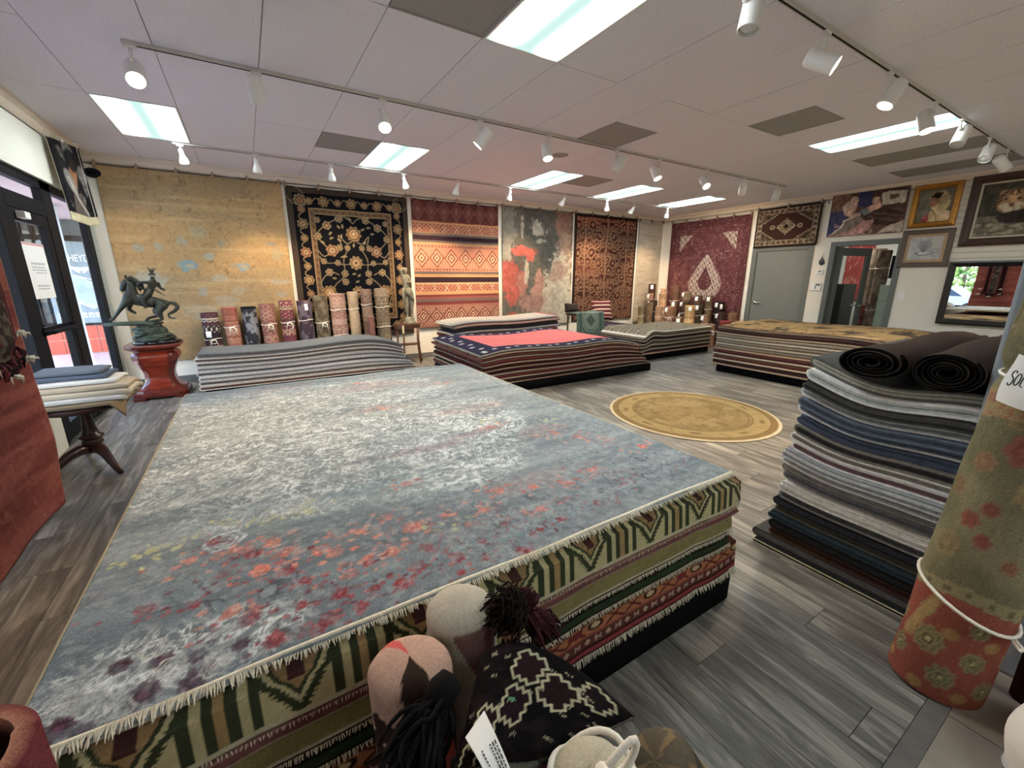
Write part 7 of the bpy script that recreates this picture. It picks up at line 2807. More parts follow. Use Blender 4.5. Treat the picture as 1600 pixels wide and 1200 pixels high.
ct = vert_bag('cream cloth roll tied with thick white cord, in front of the black bag', (.44, .365, 0), (.402, .385, .735), .07, .066, f_ctied, 606, 'rolled_rug', 'rug', 'rolls and bags in the foreground', lump=.06)
for zz, sd in ((.700, 1), (.672, 2), (.686, 3)):
    tt = np.linspace(0, 2 * PI, 28, endpoint=False)
    mb = MB()
    cx, cy = .44 - .038 * zz / .735, .365 + .02 * zz / .735
    mb.tube([(cx + math.cos(a) * .076, cy + math.sin(a) * .072, zz + .022 * math.sin(a * 2 + sd)) for a in tt], .0065, n=7, closed=True)
    mb.build('rope_tie', M_ROPE, ct, True)
mb = MB()
kx, ky, kz = .402, .368, .748
for s in (-1, 1):
    q = []
    for k in range(13):
        a = k / 12 * 2 * PI
        q.append((kx + s * (.004 + .05 * math.sin(a / 2)) + .01 * math.sin(a), ky - .018 * math.sin(a / 2) - .008, kz + .045 * math.sin(a) * s * .6 + .03 * math.sin(a / 2)))
    mb.tube(q, .0065, n=7)
    mb.tube([(kx, ky - .01, kz), (kx + s * .03, ky - .03, kz - .02), (kx + s * .06, ky - .025, kz - .07), (kx + s * .07, ky - .02, kz - .10)], .0065, n=7)
mb.lathe([(0, -.016), (.017, -.006), (.017, .006), (0, .016)], n=10, M=Matrix.Translation((kx, ky - .012, kz)))
mb.build('rope_bow', M_ROPE, ct, True)


def f_tan(g, tot, hs_):
    g.put(np.ones_like(g.X), S(92, 84, 70))
    z = np.abs(((g.X * 5 + np.round(g.Y / .03) * .16) % 1) - .5)
    g.put(z < .13, S(128, 106, 72))
    g.put((np.abs(((g.Y / .16) % 1) - .5) < .2), S(70, 64, 56))
    g.put((np.abs(((g.Y / .32) % 1) - .5) < .10), S(146, 118, 74))
    g.mottle(.2, 30, 607, (4, 1))


vert_bag('tan and grey striped kilim roll leaning low at the right of the foreground bags', (.93, .36, .04), (.595, .395, .575), .075, .07, f_tan, 608, 'rolled_kilim', 'rug', 'rolls and bags in the foreground', face=(-.2, -.5))
# ---- black knotted bag with cream stepped outlines: a soft domed sack slumped over the rolls
c00, c01, c10, c11 = [np.array(q) for q in ((.185, .47, .79), (.320, .645, .765), (.345, .462, .69), (.725, .555, .425))]
cm = np.array((.485, .645, .70))
nu, nv = 150, 110
U, V = np.meshgrid(np.linspace(0, 1, nu), np.linspace(0, 1, nv))
bot = c00 + (c10 - c00) * U[..., None]
top_ = ((1 - U) ** 2)[..., None] * c01 + (2 * U * (1 - U))[..., None] * (cm * 2 - (c01 + c11) / 2) + (U ** 2)[..., None] * c11
P = bot * (1 - V[..., None]) + top_ * V[..., None]
nrm = np.array((-.35, -.60, .85))
nrm /= np.linalg.norm(nrm)
bul = (np.clip(1 - (2 * U - 1) ** 4, 0, 1) ** .6) * (np.clip(1 - (2 * V - 1) ** 4, 0, 1) ** .6)
P = P + nrm * (.052 * bul + .010 * (fbm(U * 5, V * 4, 611) - .5))[..., None]
g = Img(U * .50, V * .36, S(17, 15, 17))
g.put(sst(.45, .7, fbm(U * 9, V * 14, 612)) * .6, S(38, 27, 30))
CL = S(178, 172, 138)


def stepped(cx, cy, s, col, inner):
    """stepped cross outline"""
    b = [(1, 3), (1, 2), (2, 2), (2, 1), (3, 1)]
    q = b + [(x, -y) for x, y in b[::-1]] + [(-x, -y) for x, y in b] + [(-x, y) for x, y in b[::-1]]
    ca, sa = math.cos(.55), math.sin(.55)
    pts = [(cx + (x * ca - y * sa) * s, cy + (x * sa + y * ca) * s) for x, y in q]
    g.poly(pts, inner)
    g.line(pts + pts[:1], .0072, col)


stepped(.11, .10, .019, CL, S(40, 22, 26))
stepped(.215, .155, .019, CL, S(34, 20, 26))
stepped(.225, .275, .019, CL, S(40, 22, 26))
stepped(.335, .23, .020, CL, S(36, 22, 24))
stepped(.425, .295, .016, CL, S(30, 20, 24))
stepped(.06, .015, .0145, CL, S(36, 22, 26))
rg = random.Random(21)
for k in range(26):
    x, y = rg.uniform(.02, .48), rg.uniform(.02, .34)
    for q in range(3):
        g.ell(x + q * .009, y + rg.uniform(-.003, .003), .0022, .006, CL, .8)
for x, y in ((.205, .165), (.2, .17)):
    g.line([(x - .012, y), (x + .012, y)], .004, S(70, 140, 100))
g.mottle(.35, 60, 613)
bk = sheet('knotted_bag', P, g.c, .018, M_PILE, None, S(40, 40, 38), None, mid=S(20, 18, 20), bulge=.004)
tag(bk, 'black knotted wool bag with cream stepped cross outlines in the foreground', 'bag', 'rolls and bags in the foreground')
mb = MB()
mb.tube([tuple(P[0, i] - nrm * .006 + np.array((.004, -.006, -.004))) for i in range(0, nu, 6)] + [tuple(P[0, -1])] + [tuple(P[j, -1] - nrm * .004) for j in range(8, nv, 8)], .006, S(92, 92, 84), n=6)
mb.build('hem', M_YARNB, bk, True)
# paper tag
tgo = thing('price_tag', 'long white printed paper tag hanging over the black knotted bag', 'tag', (.24, .5, .8))
A = np.array([[.215, .497, .795], [.262, .52, .795]])
Bq = np.array([[.225, .435, .775], [.268, .437, .750]])
J, I = np.meshgrid(np.linspace(0, 1, 6), np.linspace(0, 1, 10))
Pt = (A[0] * (1 - J[..., None]) + A[1] * J[..., None]) * (1 - I[..., None]) + (Bq[0] * (1 - J[..., None]) + Bq[1] * J[..., None]) * I[..., None]
Pt = Pt + np.array((-.2, -.5, .85)) * (.030 + .012 * np.sin(I * 3))[..., None]
sheet('paper', Pt, S(232, 232, 230), .0012, M_PAPER, tgo)
mb = MB()
for r_, (j0, j1) in enumerate(((.62, .95), (.55, .95), (.48, .9), (.15, .8))):
    jj = .86 - r_ * .12 if r_ < 3 else .25
    V_ = []
    i0 = .45
    q = i0
    while q < .93:
        ln = rg.uniform(.03, .08)
        c = []
        for (j_, i_) in ((jj, q), (jj, min(q + ln, .93)), (jj + .05, min(q + ln, .93)), (jj + .05, q)):
            p = (A[0] * (1 - j_) + A[1] * j_) * (1 - i_) + (Bq[0] * (1 - j_) + Bq[1] * j_) * i_ + np.array((-.2, -.5, .85)) * (.0335 + .012 * math.sin(i_ * 3))
            c.append(tuple(p))
        mb.add(c, [(0, 1, 2, 3)])
        q += ln + .02
stuff(mb.build('printed_lines', M_INK, tgo))


def tassel(label, name, strands, col, m, r=.004, seed=0, knot=None, band=None, group='tassels on the foreground bags'):
    """bundle of yarn: strands = (root, tip, spread, n, curl)"""
    rg_ = random.Random(seed)
    t = thing(name, label, 'tassel', strands[0][0], group)
    mb = MB()
    for root, tip, sp, n, curl in strands:
        R, T = Vector(root), Vector(tip)
        for _ in range(n):
            p0 = R + Vector((rg_.gauss(0, sp * .25), rg_.gauss(0, sp * .25), rg_.gauss(0, sp * .25)))
            p3 = T + Vector((rg_.gauss(0, sp), rg_.gauss(0, sp), rg_.gauss(0, sp)))
            p1 = p0.lerp(p3, .33) + Vector((rg_.gauss(0, sp), rg_.gauss(0, sp), rg_.uniform(0, sp * 2.2)))
            p2 = p0.lerp(p3, .66) + Vector((rg_.gauss(0, sp), rg_.gauss(0, sp), rg_.uniform(0, sp * 1.5)))
            pts = list(interpolate_bezier(p0, p1, p2, p3, 10))
            if curl:
                for i in range(3, 10):
                    a = i * 1.1 + rg_.random()
                    pts[i] = pts[i] + Vector((math.cos(a), math.sin(a), math.sin(a * 1.3))) * curl
            k = rg_.uniform(.7, 1.25)
            mb.tube(pts, [r, r * 1.15, r * 1.1, r, r, r, r, r * .9, r * .7, r * .4], tuple(c * k for c in col), n=5)
    stuff(mb.build('yarn', m, t, True))
    if knot:
        p, rr, d, c2 = knot
        mb = MB()
        mb.lathe([(0, -rr * 1.1), (rr * .8, -rr * .8), (rr, 0), (rr * .8, rr * .8), (0, rr * 1.1)], c2, n=14, M=TR(p, d))
        mb.build('knot', m, t, True)
    if band:
        p, rr, hh, d, c2 = band
        mb = MB()
        mb.lathe([(rr * .95, -hh), (rr, -hh * .6), (rr, hh * .6), (rr * .95, hh)], c2, n=16, M=TR(p, d), cap=False)
        mb.build('wrap', M_YARNB, t, True)
    return t


tassel('large black yarn tassel spilling over the foreground bags at lower left', 'yarn_tassel', [((.205, .575, .80), (.105, .50, .70), .026, 80, 0), ((.21, .58, .805), (.115, .555, .77), .018, 22, .006), ((.19, .56, .79), (.075, .44, .70), .025, 50, 0)], S(20, 18, 20), M_YARNB, .0045, 1, ((.212, .585, .81), .03, (1, .4, .3), S(20, 18, 20)))
tassel('curly dark brown yarn tassel with a tan wrap beside the cream roll', 'yarn_tassel', [((.425, .70, .755), (.425, .72, .785), .022, 220, .015), ((.418, .685, .745), (.405, .65, .705), .012, 50, 0)], S(34, 24, 21), M_YARNB, .0028, 2, None, ((.419, .684, .743), .021, .016, (.0, .45, .8), S(168, 112, 62)))
tassel('dark maroon yarn tassel next to the curly brown one', 'yarn_tassel', [((.475, .71, .755), (.51, .675, .695), .013, 70, 0), ((.475, .72, .775), (.49, .72, .775), .016, 40, .010), ((.52, .71, .735), (.555, .685, .68), .013, 40, .004)], S(60, 18, 26), M_YARNB, .004, 3)
tassel('wavy brick red yarn at the bottom edge among the foreground bags', 'yarn_tassel', [((.16, .43, .72), (.12, .42, .735), .014, 26, .010)], S(120, 34, 30), M_YARNB, .006, 4)


def f_dark(g, tot, hs_):
    g.put(np.ones_like(g.X), S(44, 22, 26))
    g.put((np.abs(((g.Y / .12) % 1) - .5) < .16), S(96, 26, 30))
    g.mottle(.25, 30, 615, (4, 1))


vert_bag('dark maroon roll hidden behind the foreground bags', (.315, .575, 0), (.305, .565, .66), .07, .07, f_dark, 616, 'rolled_rug', 'rug', 'rolls and bags in the foreground')
vert_bag('dark brown roll under the black knotted bag', (.53, .645, 0), (.50, .625, .57), .075, .07, f_dark, 617, 'rolled_rug', 'rug', 'rolls and bags in the foreground')

# ---- red roll end at the lower left
roll('dark red rolled rug standing on end at the lower left corner', (-.44, .66, 0), (-.43, .675, .965), .115, lambda g, h: (g.put(np.ones_like(g.X), S(116, 36, 44)), g.put(sst(.5, .65, fbm(g.X * 12, g.Y * 12, 621)) * .5, S(90, 26, 36)), g.mottle(.2, 20, 622, (4, 1))),
     'rolls and bags in the foreground', seed=620, nu=80, nv=60, rings=3, rim=S(170, 112, 84), core=S(64, 22, 27), squash=.03, topper=.05)

# ---- tall green floral roll leaning on the column
GRN, GRD, REDB, YLW = S(122, 116, 82), S(96, 94, 66), S(142, 62, 44), S(158, 136, 88)


def f_green(g, h):
    g.put(np.ones_like(g.X), S(128, 122, 90))
    n = fbm(g.X * 5, g.Y * 5, 631, 4)
    g.put(sst(.45, .62, n) * .6, S(108, 104, 74))
    g.put(sst(.5, .38, n) * .4, S(148, 138, 104))
    # red end with flowers
    edge = .40 + .05 * np.sin(g.X * 9) * 0
    ang = .46 - .16 * np.abs(g.X - .5)
    lo = g.Y < ang - .03
    g.put(lo, S(146, 66, 46))
    g.put((g.Y >= ang - .03) & (g.Y < ang + .02), S(148, 138, 98))
    g.put((np.abs(g.Y - ang + .005) < .012) & (np.sin(g.X * 90) > .5), S(110, 100, 66))
    X0, Y0 = g.X * .95, g.Y
    gg = Img(X0, Y0, (0, 0, 0))
    gg.c = g.c
    OL = S(150, 140, 98)
    for u, y, r in ((.44, .22, .058), (.60, .20, .045), (.34, .13, .042), (.52, .10, .05), (.28, .25, .04), (.68, .09, .045), (.40, .33, .03), (.58, .33, .035), (.22, .12, .04), (.75, .22, .045), (.15, .25, .04)):
        gg.flower(u * .95, y, r, [OL, S(112, 108, 72), OL, S(96, 90, 60), S(190, 176, 120)], 8, a=.95, ph=u * 7)
    for u, y in ((.36, .2), (.5, .28), (.64, .28), (.3, .06), (.6, .04), (.45, .03)):
        gg.ell(u * .95, y, .028, .022, S(168, 128, 66), .9)
    gg.line([(.35 * .95, .20), (.39 * .95, .30), (.42 * .95, .38)], .035, S(168, 140, 84))
    RF = S(148, 72, 56)
    for u, y, r, c in ((.42, .72, .035, RF), (.48, .66, .03, RF), (.47, .78, .03, S(150, 80, 62)), (.58, .60, .03, S(150, 96, 66)), (.37, .60, .055, S(142, 124, 84)), (.56, .86, .05, S(166, 142, 92)), (.50, 1.00, .06, RF), (.62, 1.02, .05, S(166, 150, 104)), (.40, .93, .04, S(150, 112, 80)), (.66, .78, .05, S(118, 112, 76)), (.60, 1.16, .05, S(154, 140, 96)), (.33, .82, .04, S(140, 110, 74)), (.7, .95, .05, RF), (.45, 1.1, .04, S(150, 128, 86))):
        gg.flower(u * .95, y, r, [c, tuple(q * .75 for q in c), c], 6, a=.85, ph=y * 9)
    # pale gold band with red scrolls near the paper
    b = (g.Y > 1.10 + .10 * (g.X - .5)) & (g.Y < 1.20 + .10 * (g.X - .5))
    gg.put(b, S(160, 134, 90))
    gg.put(b & (np.abs(fbm(g.X * 30, g.Y * 26, 633, 2) - .5) < .05), S(156, 92, 66))
    gg.put(g.Y > 1.36, S(134, 122, 84))
    gg.put((g.Y > 1.36) & (fbm(g.X * 26, g.Y * 9, 634, 3) > .54), S(112, 100, 68))
    g.c = gg.c
    g.mottle(.16, 24, 635, (4, 1))


gr = roll('tall sage green floral rolled rug with a red end leaning on the column', (2.13, .245, .0), (2.255, .15, 1.95), .132, f_green, 'rolled rugs by the column', seed=9, nu=110, nv=210, rings=4, squash=.05, ropes=(1.235,), pinch=.14, faces=(-.99, -.08, 0), rim=S(140, 128, 90))
# lower tie, slanting
tt = np.linspace(0, 2 * PI, 30, endpoint=False)
mb = MB()
mb.tube([(2.155 + math.cos(a) * .142, .226 + math.sin(a) * .142, .395 + .06 * math.sin(a)) for a in tt], .0065, n=7, closed=True)
mb.tube([(2.09, .092, .335), (2.06, .072, .334), (2.045, .066, .338), (2.06, .064, .341), (2.095, .086, .34)], .0055, n=6)
mb.build('rope_tie', M_ROPE, gr, True)
# paper with hand lettering, reads SOLD with its end out of the picture
pp = thing('paper_sign', 'white hand lettered paper band tied round the tall green roll', 'sign', (2.02, .2, 1.22))
J, I = np.meshgrid(np.linspace(-.12, 1.15, 40), np.linspace(0, 1, 14))
ax_c = lambda z: np.array((2.13 + .125 * z / 1.95, .245 - .095 * z / 1.95, z))
Pz = 1.145 + .155 * I + .03 * J * 0
Rr = .150 + .006 * np.sin(I * 5 + J * 2) + .012 * (1 - I)
An = PI - .52 + J * 1.0
cx_, cy_ = 2.13 + .125 * Pz / 1.95, .245 - .095 * Pz / 1.95
P = np.stack([cx_ + np.cos(An) * Rr, cy_ + np.sin(An) * Rr, Pz - .03 * (J - .3)], -1)
sheet('paper', P[:, ::-1], S(236, 238, 240), .0015, M_PAPER, pp)


def stroke(pts, name='lettering'):
    """pts in paper units (j along, i up)"""
    mb = MB()
    q = []
    for j, i in pts:
        i = .55 + (i - .6) * .62
        z = 1.145 + .155 * i
        a = PI - .57 + j * .42
        jj = a - PI + .52
        r_ = .150 + .006 * math.sin(i * 5 + jj * 2) + .012 * (1 - i) + .0012
        q.append((2.13 + .125 * z / 1.95 + math.cos(a) * r_, .245 - .095 * z / 1.95 + math.sin(a) * r_, z - .03 * (jj - .3)))
    mb.tube(q, .0019, n=6)
    return mb.build(name, M_INK, pp, True)


def arcp(cj, ci, rj, ri, a0, a1, n=14):
    return [(cj + rj * math.cos(math.radians(a0 + (a1 - a0) * k / n)), ci + ri * math.sin(math.radians(a0 + (a1 - a0) * k / n))) for k in range(n + 1)]


stroke(arcp(.13, .72, .075, .10, 20, 250) + arcp(.13, .47, .075, .14, 90, -150))
stroke(arcp(.34, .58, .085, .19, 90, 450, 20))
stroke([(.50, .86), (.50, .42), (.60, .39)])
stroke([(.74, .80), (.74, .38)] + arcp(.74, .59, .13, .21, -90, 90))

# ---- things in the dark gap right of the roll
roll('dark maroon rolled rug standing in the gap behind the tall green roll', (2.315, .02, 0), (2.32, .02, 1.3), .05, lambda g, h: (g.put(np.ones_like(g.X), S(60, 22, 28)), g.mottle(.3, 14, 641, (3, 1))), 'rolled rugs by the column', seed=640, nu=30, nv=30, rings=2, squash=.0)
# white draped bundle
X_, Y_ = np.meshgrid(np.linspace(0, 2 * PI, 90), np.linspace(0, 1, 50))
rad = (1 - Y_ ** 3 * .75) * (1 + .10 * np.sin(X_ * 3 + 1) + .05 * np.sin(X_ * 7 + Y_ * 4) + .05 * np.sin(Y_ * 15 + X_ * 2))
P = np.stack([2.02 + np.cos(X_) * rad * .21, -.16 + np.sin(X_) * rad * .19, .002 + Y_ * .52 + .012 * np.sin(X_ * 5 + Y_ * 8)], -1)
P[0, :, 2] = .002
n0 = P.shape[0] * P.shape[1]
idx = np.arange(n0).reshape(P.shape[:2])
F = [np.stack([idx[:-1, :-1], idx[:-1, 1:], idx[1:, 1:], idx[1:, :-1]], -1).reshape(-1, 4), np.stack([idx[-1, :-1], idx[-1, 1:], np.full(89, n0)], 1), np.stack([idx[0, 1:], idx[0, :-1], np.full(89, n0 + 1)], 1)]
wb = npobj('cloth_bundle', np.concatenate([P.reshape(-1, 3), [[2.02, -.16, .52]], [[2.02, -.16, .001]]]), F, None, M_CLOTH, None, True)
tag(wb, 'white draped cloth bundle on the floor at the lower right edge', 'bundle')
# ================================================================== TRACK LIGHTS
def track(label, y, x0, x1):
    t = thing('lighting_track', label, 'track', ((x0 + x1) / 2, y, H), 'white lamp tracks under the ceiling')
    mb = MB()
    mb.box(x0, x1, y - .018, y + .018, H - .024, H - .001, b=.002)
    mb.build('rail', M_RAIL, t)
    mb = MB()
    mb.box(x0 + .06, x1 - .02, y - .006, y + .006, H - .0265, H - .0235)
    mb.build('slot', M_BLACKM, t)
    mb = MB()
    mb.box(x0 - .01, x0 + .07, y - .022, y + .022, H - .03, H - .001, b=.003)
    mb.build('feed_end', M_RAIL, t)
    return t


track('front lamp track crossing the whole room under the ceiling', 4.235, -.50, 8.3)
track('rear lamp track along the hanging rugs of the back wall', 6.835, -.52, 8.75)
track('nearest lamp track, running to the upper right edge of the photo', 1.63, 2.0, 8.6)


def head(x, y, d, kind, lit, label, power=1.0, stem=.085, sz=1.0, light=True):
    """kind 'can' (cylinder) or 'bell'; d = aim"""
    t = thing('track_light', label, 'track light', (x, y, H - .02), 'lamps on the ceiling tracks')
    d = Vector(d).normalized()
    mb = MB()
    mb.box(x - .035, x + .035, y - .014, y + .014, H - .045, H - .024, b=.004)
    mb.build('adapter', M_WHITE, t)
    pv = Vector((x, y, H - .03 - stem))
    mb = MB()
    mb.tube([(x, y, H - .04), (x, y, H - .03 - stem)], .010, n=10)
    mb.lathe([(0, -.016), (.016, -.010), (.016, .010), (0, .016)], n=12, M=TR(pv))
    mb.build('stem', M_WHITE, t, True)
    if kind == 'can':
        L, R = .19 * sz, .058 * sz
        o = pv - d * L * .35 + Vector((0, 0, -.0)) + Vector((d.y, -d.x, 0)) * .0
        side = Vector((0, 0, -1)) - d * (-d.z)
        side = side.normalized() if side.length > .1 else Vector((1, 0, 0))
        o = o + side * (R + .012)
        M = TR(o, d)
        mb = MB()
        mb.lathe([(.0, -.004), (R * .8, 0), (R * .97, .012), (R, .03), (R, L), (R - .004, L + .002), (R - .006, L - .004), (R - .006, L - .05), (0, L - .055)], n=28, M=M, cap=False)
        mb.build('housing', M_WHITE, t, 'auto')
        bz, br = L - .008, R - .010
    else:
        L, R = .17 * sz, .055 * sz
        o = pv - d * .02
        M = TR(o, d)
        mb = MB()
        mb.lathe([(0, -.005), (.022, 0), (.027, .03), (.026, .06), (.034, .08), (R * .85, .115), (R, .145), (R, L), (R - .004, L), (R - .006, L - .02), (.02, .09), (0, .09)], n=24, M=M, cap=False)
        mb.build('housing', M_WHITE, t, True)
        bz, br = L - .006, R - .008
    mb = MB()
    mb.lathe([(br, bz - .012), (br * .8, bz - .002), (br * .4, bz + .006), (0, bz + .009)], n=20, M=M, cap=False)
    mb.build('lit_bulb' if lit else 'bulb', M_BULB if lit else M_BULBOFF, t, True)
    if lit and light:
        lp = bpy.data.lights.new('track_lamp', 'SPOT')
        lp.energy = SPOT_W * power
        lp.color = WARM
        lp.spot_size = math.radians(78)
        lp.spot_blend = .7
        lp.shadow_soft_size = .035
        lo = bpy.data.objects.new('track_lamp', lp)
        lo.matrix_world = Matrix.Translation(M @ Vector((0, 0, bz + .03))) @ d.to_track_quat('-Z', 'Y').to_matrix().to_4x4()
        COL.objects.link(lo)
        lo.parent = t
        lo.matrix_parent_inverse = Matrix.Translation(t.location).inverted()
    return t


TC = (-.1, -.75, -.65)
for i, (x, d, lit, lab, pw) in enumerate((
        (-.47, (.08, -.72, -.69), 1, 'first lamp of the front track, glowing towards the camera above the left panel', .8),
        (.28, (.12, .3, -.95), 0, 'second lamp of the front track, a white can seen from its back', 1),
        (1.26, (-.1, -.6, -.8), 1, 'third lamp of the front track, glowing round towards the camera', .8),
        (2.24, (-.55, .35, -.75), 1, 'fourth lamp of the front track, tilted down to the left', 1),
        (3.12, (-.05, -.35, -.94), 1, 'fifth lamp of the front track, lit and pointing down', .8),
        (4.17, (-.35, .3, -.88), 0, 'sixth lamp of the front track, unlit white can', 1),
        (4.98, (.05, -.45, -.9), 1, 'seventh lamp of the front track, lit, before the right hand vent', .8),
        (6.03, (-.2, -.62, -.76), 1, 'eighth lamp of the front track, glowing towards the camera', .8),
        (7.0, (.75, .5, -.45), 1, 'ninth lamp of the front track, aimed up at the maroon rug', 1),
        (8.0, (-.6, -.1, -.8), 0, 'last lamp of the front track, by the maroon rug', 1))):
    head(x, 4.235, d, 'can', lit, lab, pw)
for i, (x, d, lit, lab) in enumerate((
        (-.46, (.12, .45, -.9), 0, 'first bell lamp of the rear track, unlit, below the left panel'),
        (.32, (.02, .4, -.92), 1, 'second bell lamp of the rear track, lit before the gold rug'),
        (1.23, (.1, .5, -.86), 1, 'third bell lamp of the rear track, before the black floral rug'),
        (2.28, (.35, .45, -.82), 1, 'fourth bell lamp of the rear track, turned right before the striped rug'),
        (3.18, (-.05, .5, -.86), 1, 'fifth bell lamp of the rear track, before the striped rug'),
        (4.2, (.0, .35, -.94), 1, 'sixth bell lamp of the rear track, lit brightly by the abstract rug'),
        (5.43, (-.25, .5, -.83), 1, 'seventh bell lamp of the rear track, before the abstract rug'),
        (6.54, (.45, .45, -.77), 1, 'eighth bell lamp of the rear track, before the brown vine rug'),
        (7.34, (-.25, .5, -.83), 1, 'ninth bell lamp of the rear track, before the brown vine rug'),
        (8.43, (.3, .4, -.86), 1, 'last bell lamp of the rear track, in the far right corner'))):
    head(x, 6.835, d, 'bell', lit, lab, .8 if x != 4.2 else 1.0, stem=.06)
for i, (x, d, lit, lab, pw) in enumerate((
        (2.5, (-.18, .02, -.98), 0, 'white can lamp cut by the top edge, nearest of the near track', 1),
        (3.42, (.40, -.80, -.50), 1, 'glaring orange lit can lamp of the near track, aimed right', 1.2),
        (4.48, (-.38, .25, -.88), 1, 'third can lamp of the near track, lit and pointing down', .8),
        (5.55, (-.15, -.3, -.93), 1, 'fourth can lamp of the near track, glowing over the office panel', .8),
        (6.35, (-.45, .1, -.88), 0, 'cream can lamp of the near track beyond the office panel', 1),
        (7.42, (-.62, .0, -.78), 0, 'sixth can lamp of the near track, tilted left before the slats', 1),
        (8.25, (.5, -.4, -.6), 0, 'last can lamp of the near track, by the tiger painting', 1))):
    head(x, 1.63, d, 'can', lit, lab, pw)
# ================================================================== OUTSIDE THE STOREFRONT
M_PINKT = mat('pink_paving', S(196, 168, 162), .6, nz=.1, scale=6)
M_REDT = mat('red_wall_tile', S(172, 64, 44), .4, nz=.15, scale=8)
M_GROUT = mat('pale_grout', S(214, 190, 180), .9, nz=.05)
M_SOFF = mat('pinkish_soffit', S(214, 196, 196), .8, nz=.05, scale=3)
M_ASPH = mat('pale_asphalt', S(168, 166, 162), .9, nz=.15, scale=2)
M_COLO = mat('grey_concrete_column', S(178, 180, 186), .7, nz=.08, scale=5)
mb = MB()
mb.box(-4.4, XL - .11, -6, 12.9, -.14, -.03)
pv_ = struct(mb.build('outside_pavement', M_PINKT))
mb = MB()
mb.box(-30, -4.4, -20, 30, -.3, -.16)
struct(mb.build('outside_road', M_ASPH))
mb = MB()
mb.box(-4.6, XL - .15, -6, 12.9, 2.72, 2.95)
struct(mb.build('outside_soffit', M_SOFF))
mb = MB()
mb.box(-3.72, XL - .15, 12.52, 12.7, -.03, .57)
ow = struct(mb.build('wall_outside', M_GROUT))
for i in range(7):
    for j in range(2):
        mb = MB()
        x0 = -3.71 + i * .282
        mb.box(x0, x0 + .268, 12.495, 12.525, -.02 + j * .295, .26 + j * .295, b=.006)
        mb.build('tile', M_REDT, ow)
mb = MB()
mb.box(-3.72, XL - .15, 12.56, 12.7, .57, 2.72)
struct(mb.build('wall_neighbour', mat('dim_shop_interior', S(84, 92, 92), .5, nz=.3, scale=2)))
W2 = thing('window_2', 'neighbouring shop window with a white winged poster seen through the glazing', 'window', (-3, 12.5, .57))
W2['kind'] = 'structure'
mb = MB()
for a, b_ in ((-3.72, -3.64), (-2.62, -2.52), (-3.52, -3.46), (-1.85, -1.77)):
    mb.box(a, b_, 12.47, 12.56, .57, 2.72, b=.004)
mb.box(-3.72, -1.77, 12.47, 12.56, 2.3, 2.4, b=.004)
mb.box(-3.72, -1.77, 12.47, 12.56, .565, .64, b=.004)
mb.build('window_frame', M_BLACKM, W2)
mb = MB()
mb.box(-3.68, -1.8, 12.515, 12.525, .6, 2.72)
mb.build('pane', M_GLASS, W2)
# poster on the neighbour's window
ps = thing('window_poster', 'pale winged shield poster with white lettering on the neighbouring shop window', 'poster', (-2.9, 12.45, 1.0))
DX, DY_ = -3.0, 12.455
mb = MB()
mb.box(-3.46, -2.62, DY_ + .004, DY_ + .012, .62, 2.28)
mb.build('backing', mat('grey_blue_film', S(122, 136, 142), .6, nz=.2, scale=3), ps)
fc = bpy.data.curves.new('lettering', 'FONT')
fc.body = 'SCHEYDEN'
fc.size = .20
fc.extrude = .002
fc.align_x = 'RIGHT'
fo = bpy.data.objects.new('lettering', fc)
fo.location = (-2.575, DY_, 1.89)
fo.rotation_euler = (PI / 2, 0, 0)
fo.scale = (.62, 1, 1)
COL.objects.link(fo)
dg = bpy.context.evaluated_depsgraph_get()
me = bpy.data.meshes.new_from_object(fo.evaluated_get(dg))
me.materials.clear()
M_DECAL = mat('white_decal', S(240, 240, 242), .6, nz=.0)
me.materials.append(M_DECAL)
mw = fo.matrix_world.copy()
bpy.data.objects.remove(fo)
me.transform(Matrix.Translation((-2.575, DY_, 1.89)) @ Matrix.Rotation(PI / 2, 4, 'X') @ Matrix.Diagonal((.62, 1, 1, 1)))
link(bpy.data.objects.new('lettering', me), ps)
# wings
mb = MB()
for s in (-1, 1):
    for k in range(4):
        L = .24 - k * .045
        z0 = 1.79 - k * .032
        V = [(-2.90 + s * .02, DY_, z0 - .02), (-2.90 + s * L * .6, DY_, z0 - .005), (-2.90 + s * L, DY_, z0 + .035), (-2.90 + s * L * .9, DY_, z0 + .008), (-2.90 + s * L * .5, DY_, z0 - .032), (-2.90 + s * .02, DY_, z0 - .045)]
        mb.add(V, [tuple(range(6))])
mb.lathe([(0, 0), (.035, 0), (.03, .002), (0, .003)], n=14, M=TR((-2.90, DY_, 1.735), (0, -1, 0)))
stuff(mb.build('wing_emblem', M_DECAL, ps))
# blue shield with a pale outline
sh = [(-3.12, 1.62), (-2.98, 1.60), (-2.78, 1.46), (-2.70, 1.24), (-2.74, .98), (-2.84, .92), (-3.0, 1.02), (-3.12, 1.24)]
mb = MB()
mb.add([(x, DY_, z) for x, z in sh], [tuple(range(len(sh)))])
mb.build('shield', mat('pale_blue_film', S(150, 172, 214), .5, nz=.25, scale=5), ps)
mb = MB()
mb.tube([(x, DY_ - .004, z) for x, z in sh], .008, n=6, closed=True)
mb.tube([(x + (-.16 if x < -2.9 else .05), DY_ - .004, z + .05) for x, z in sh], .009, n=6, closed=True)
for z in (.80, .74):
    xx = -3.4
    while xx < -2.66:
        ln = random.uniform(.03, .09)
        mb.box(xx, min(xx + ln, -2.64), DY_ - .002, DY_ + .002, z, z + .035)
        xx += ln + .025
stuff(mb.build('outline', M_DECAL, ps))
oc_ = thing('entrance_column', 'pale grey round column outside the entrance door', 'column', (-2.62, 10.2, 0))
mb = MB()
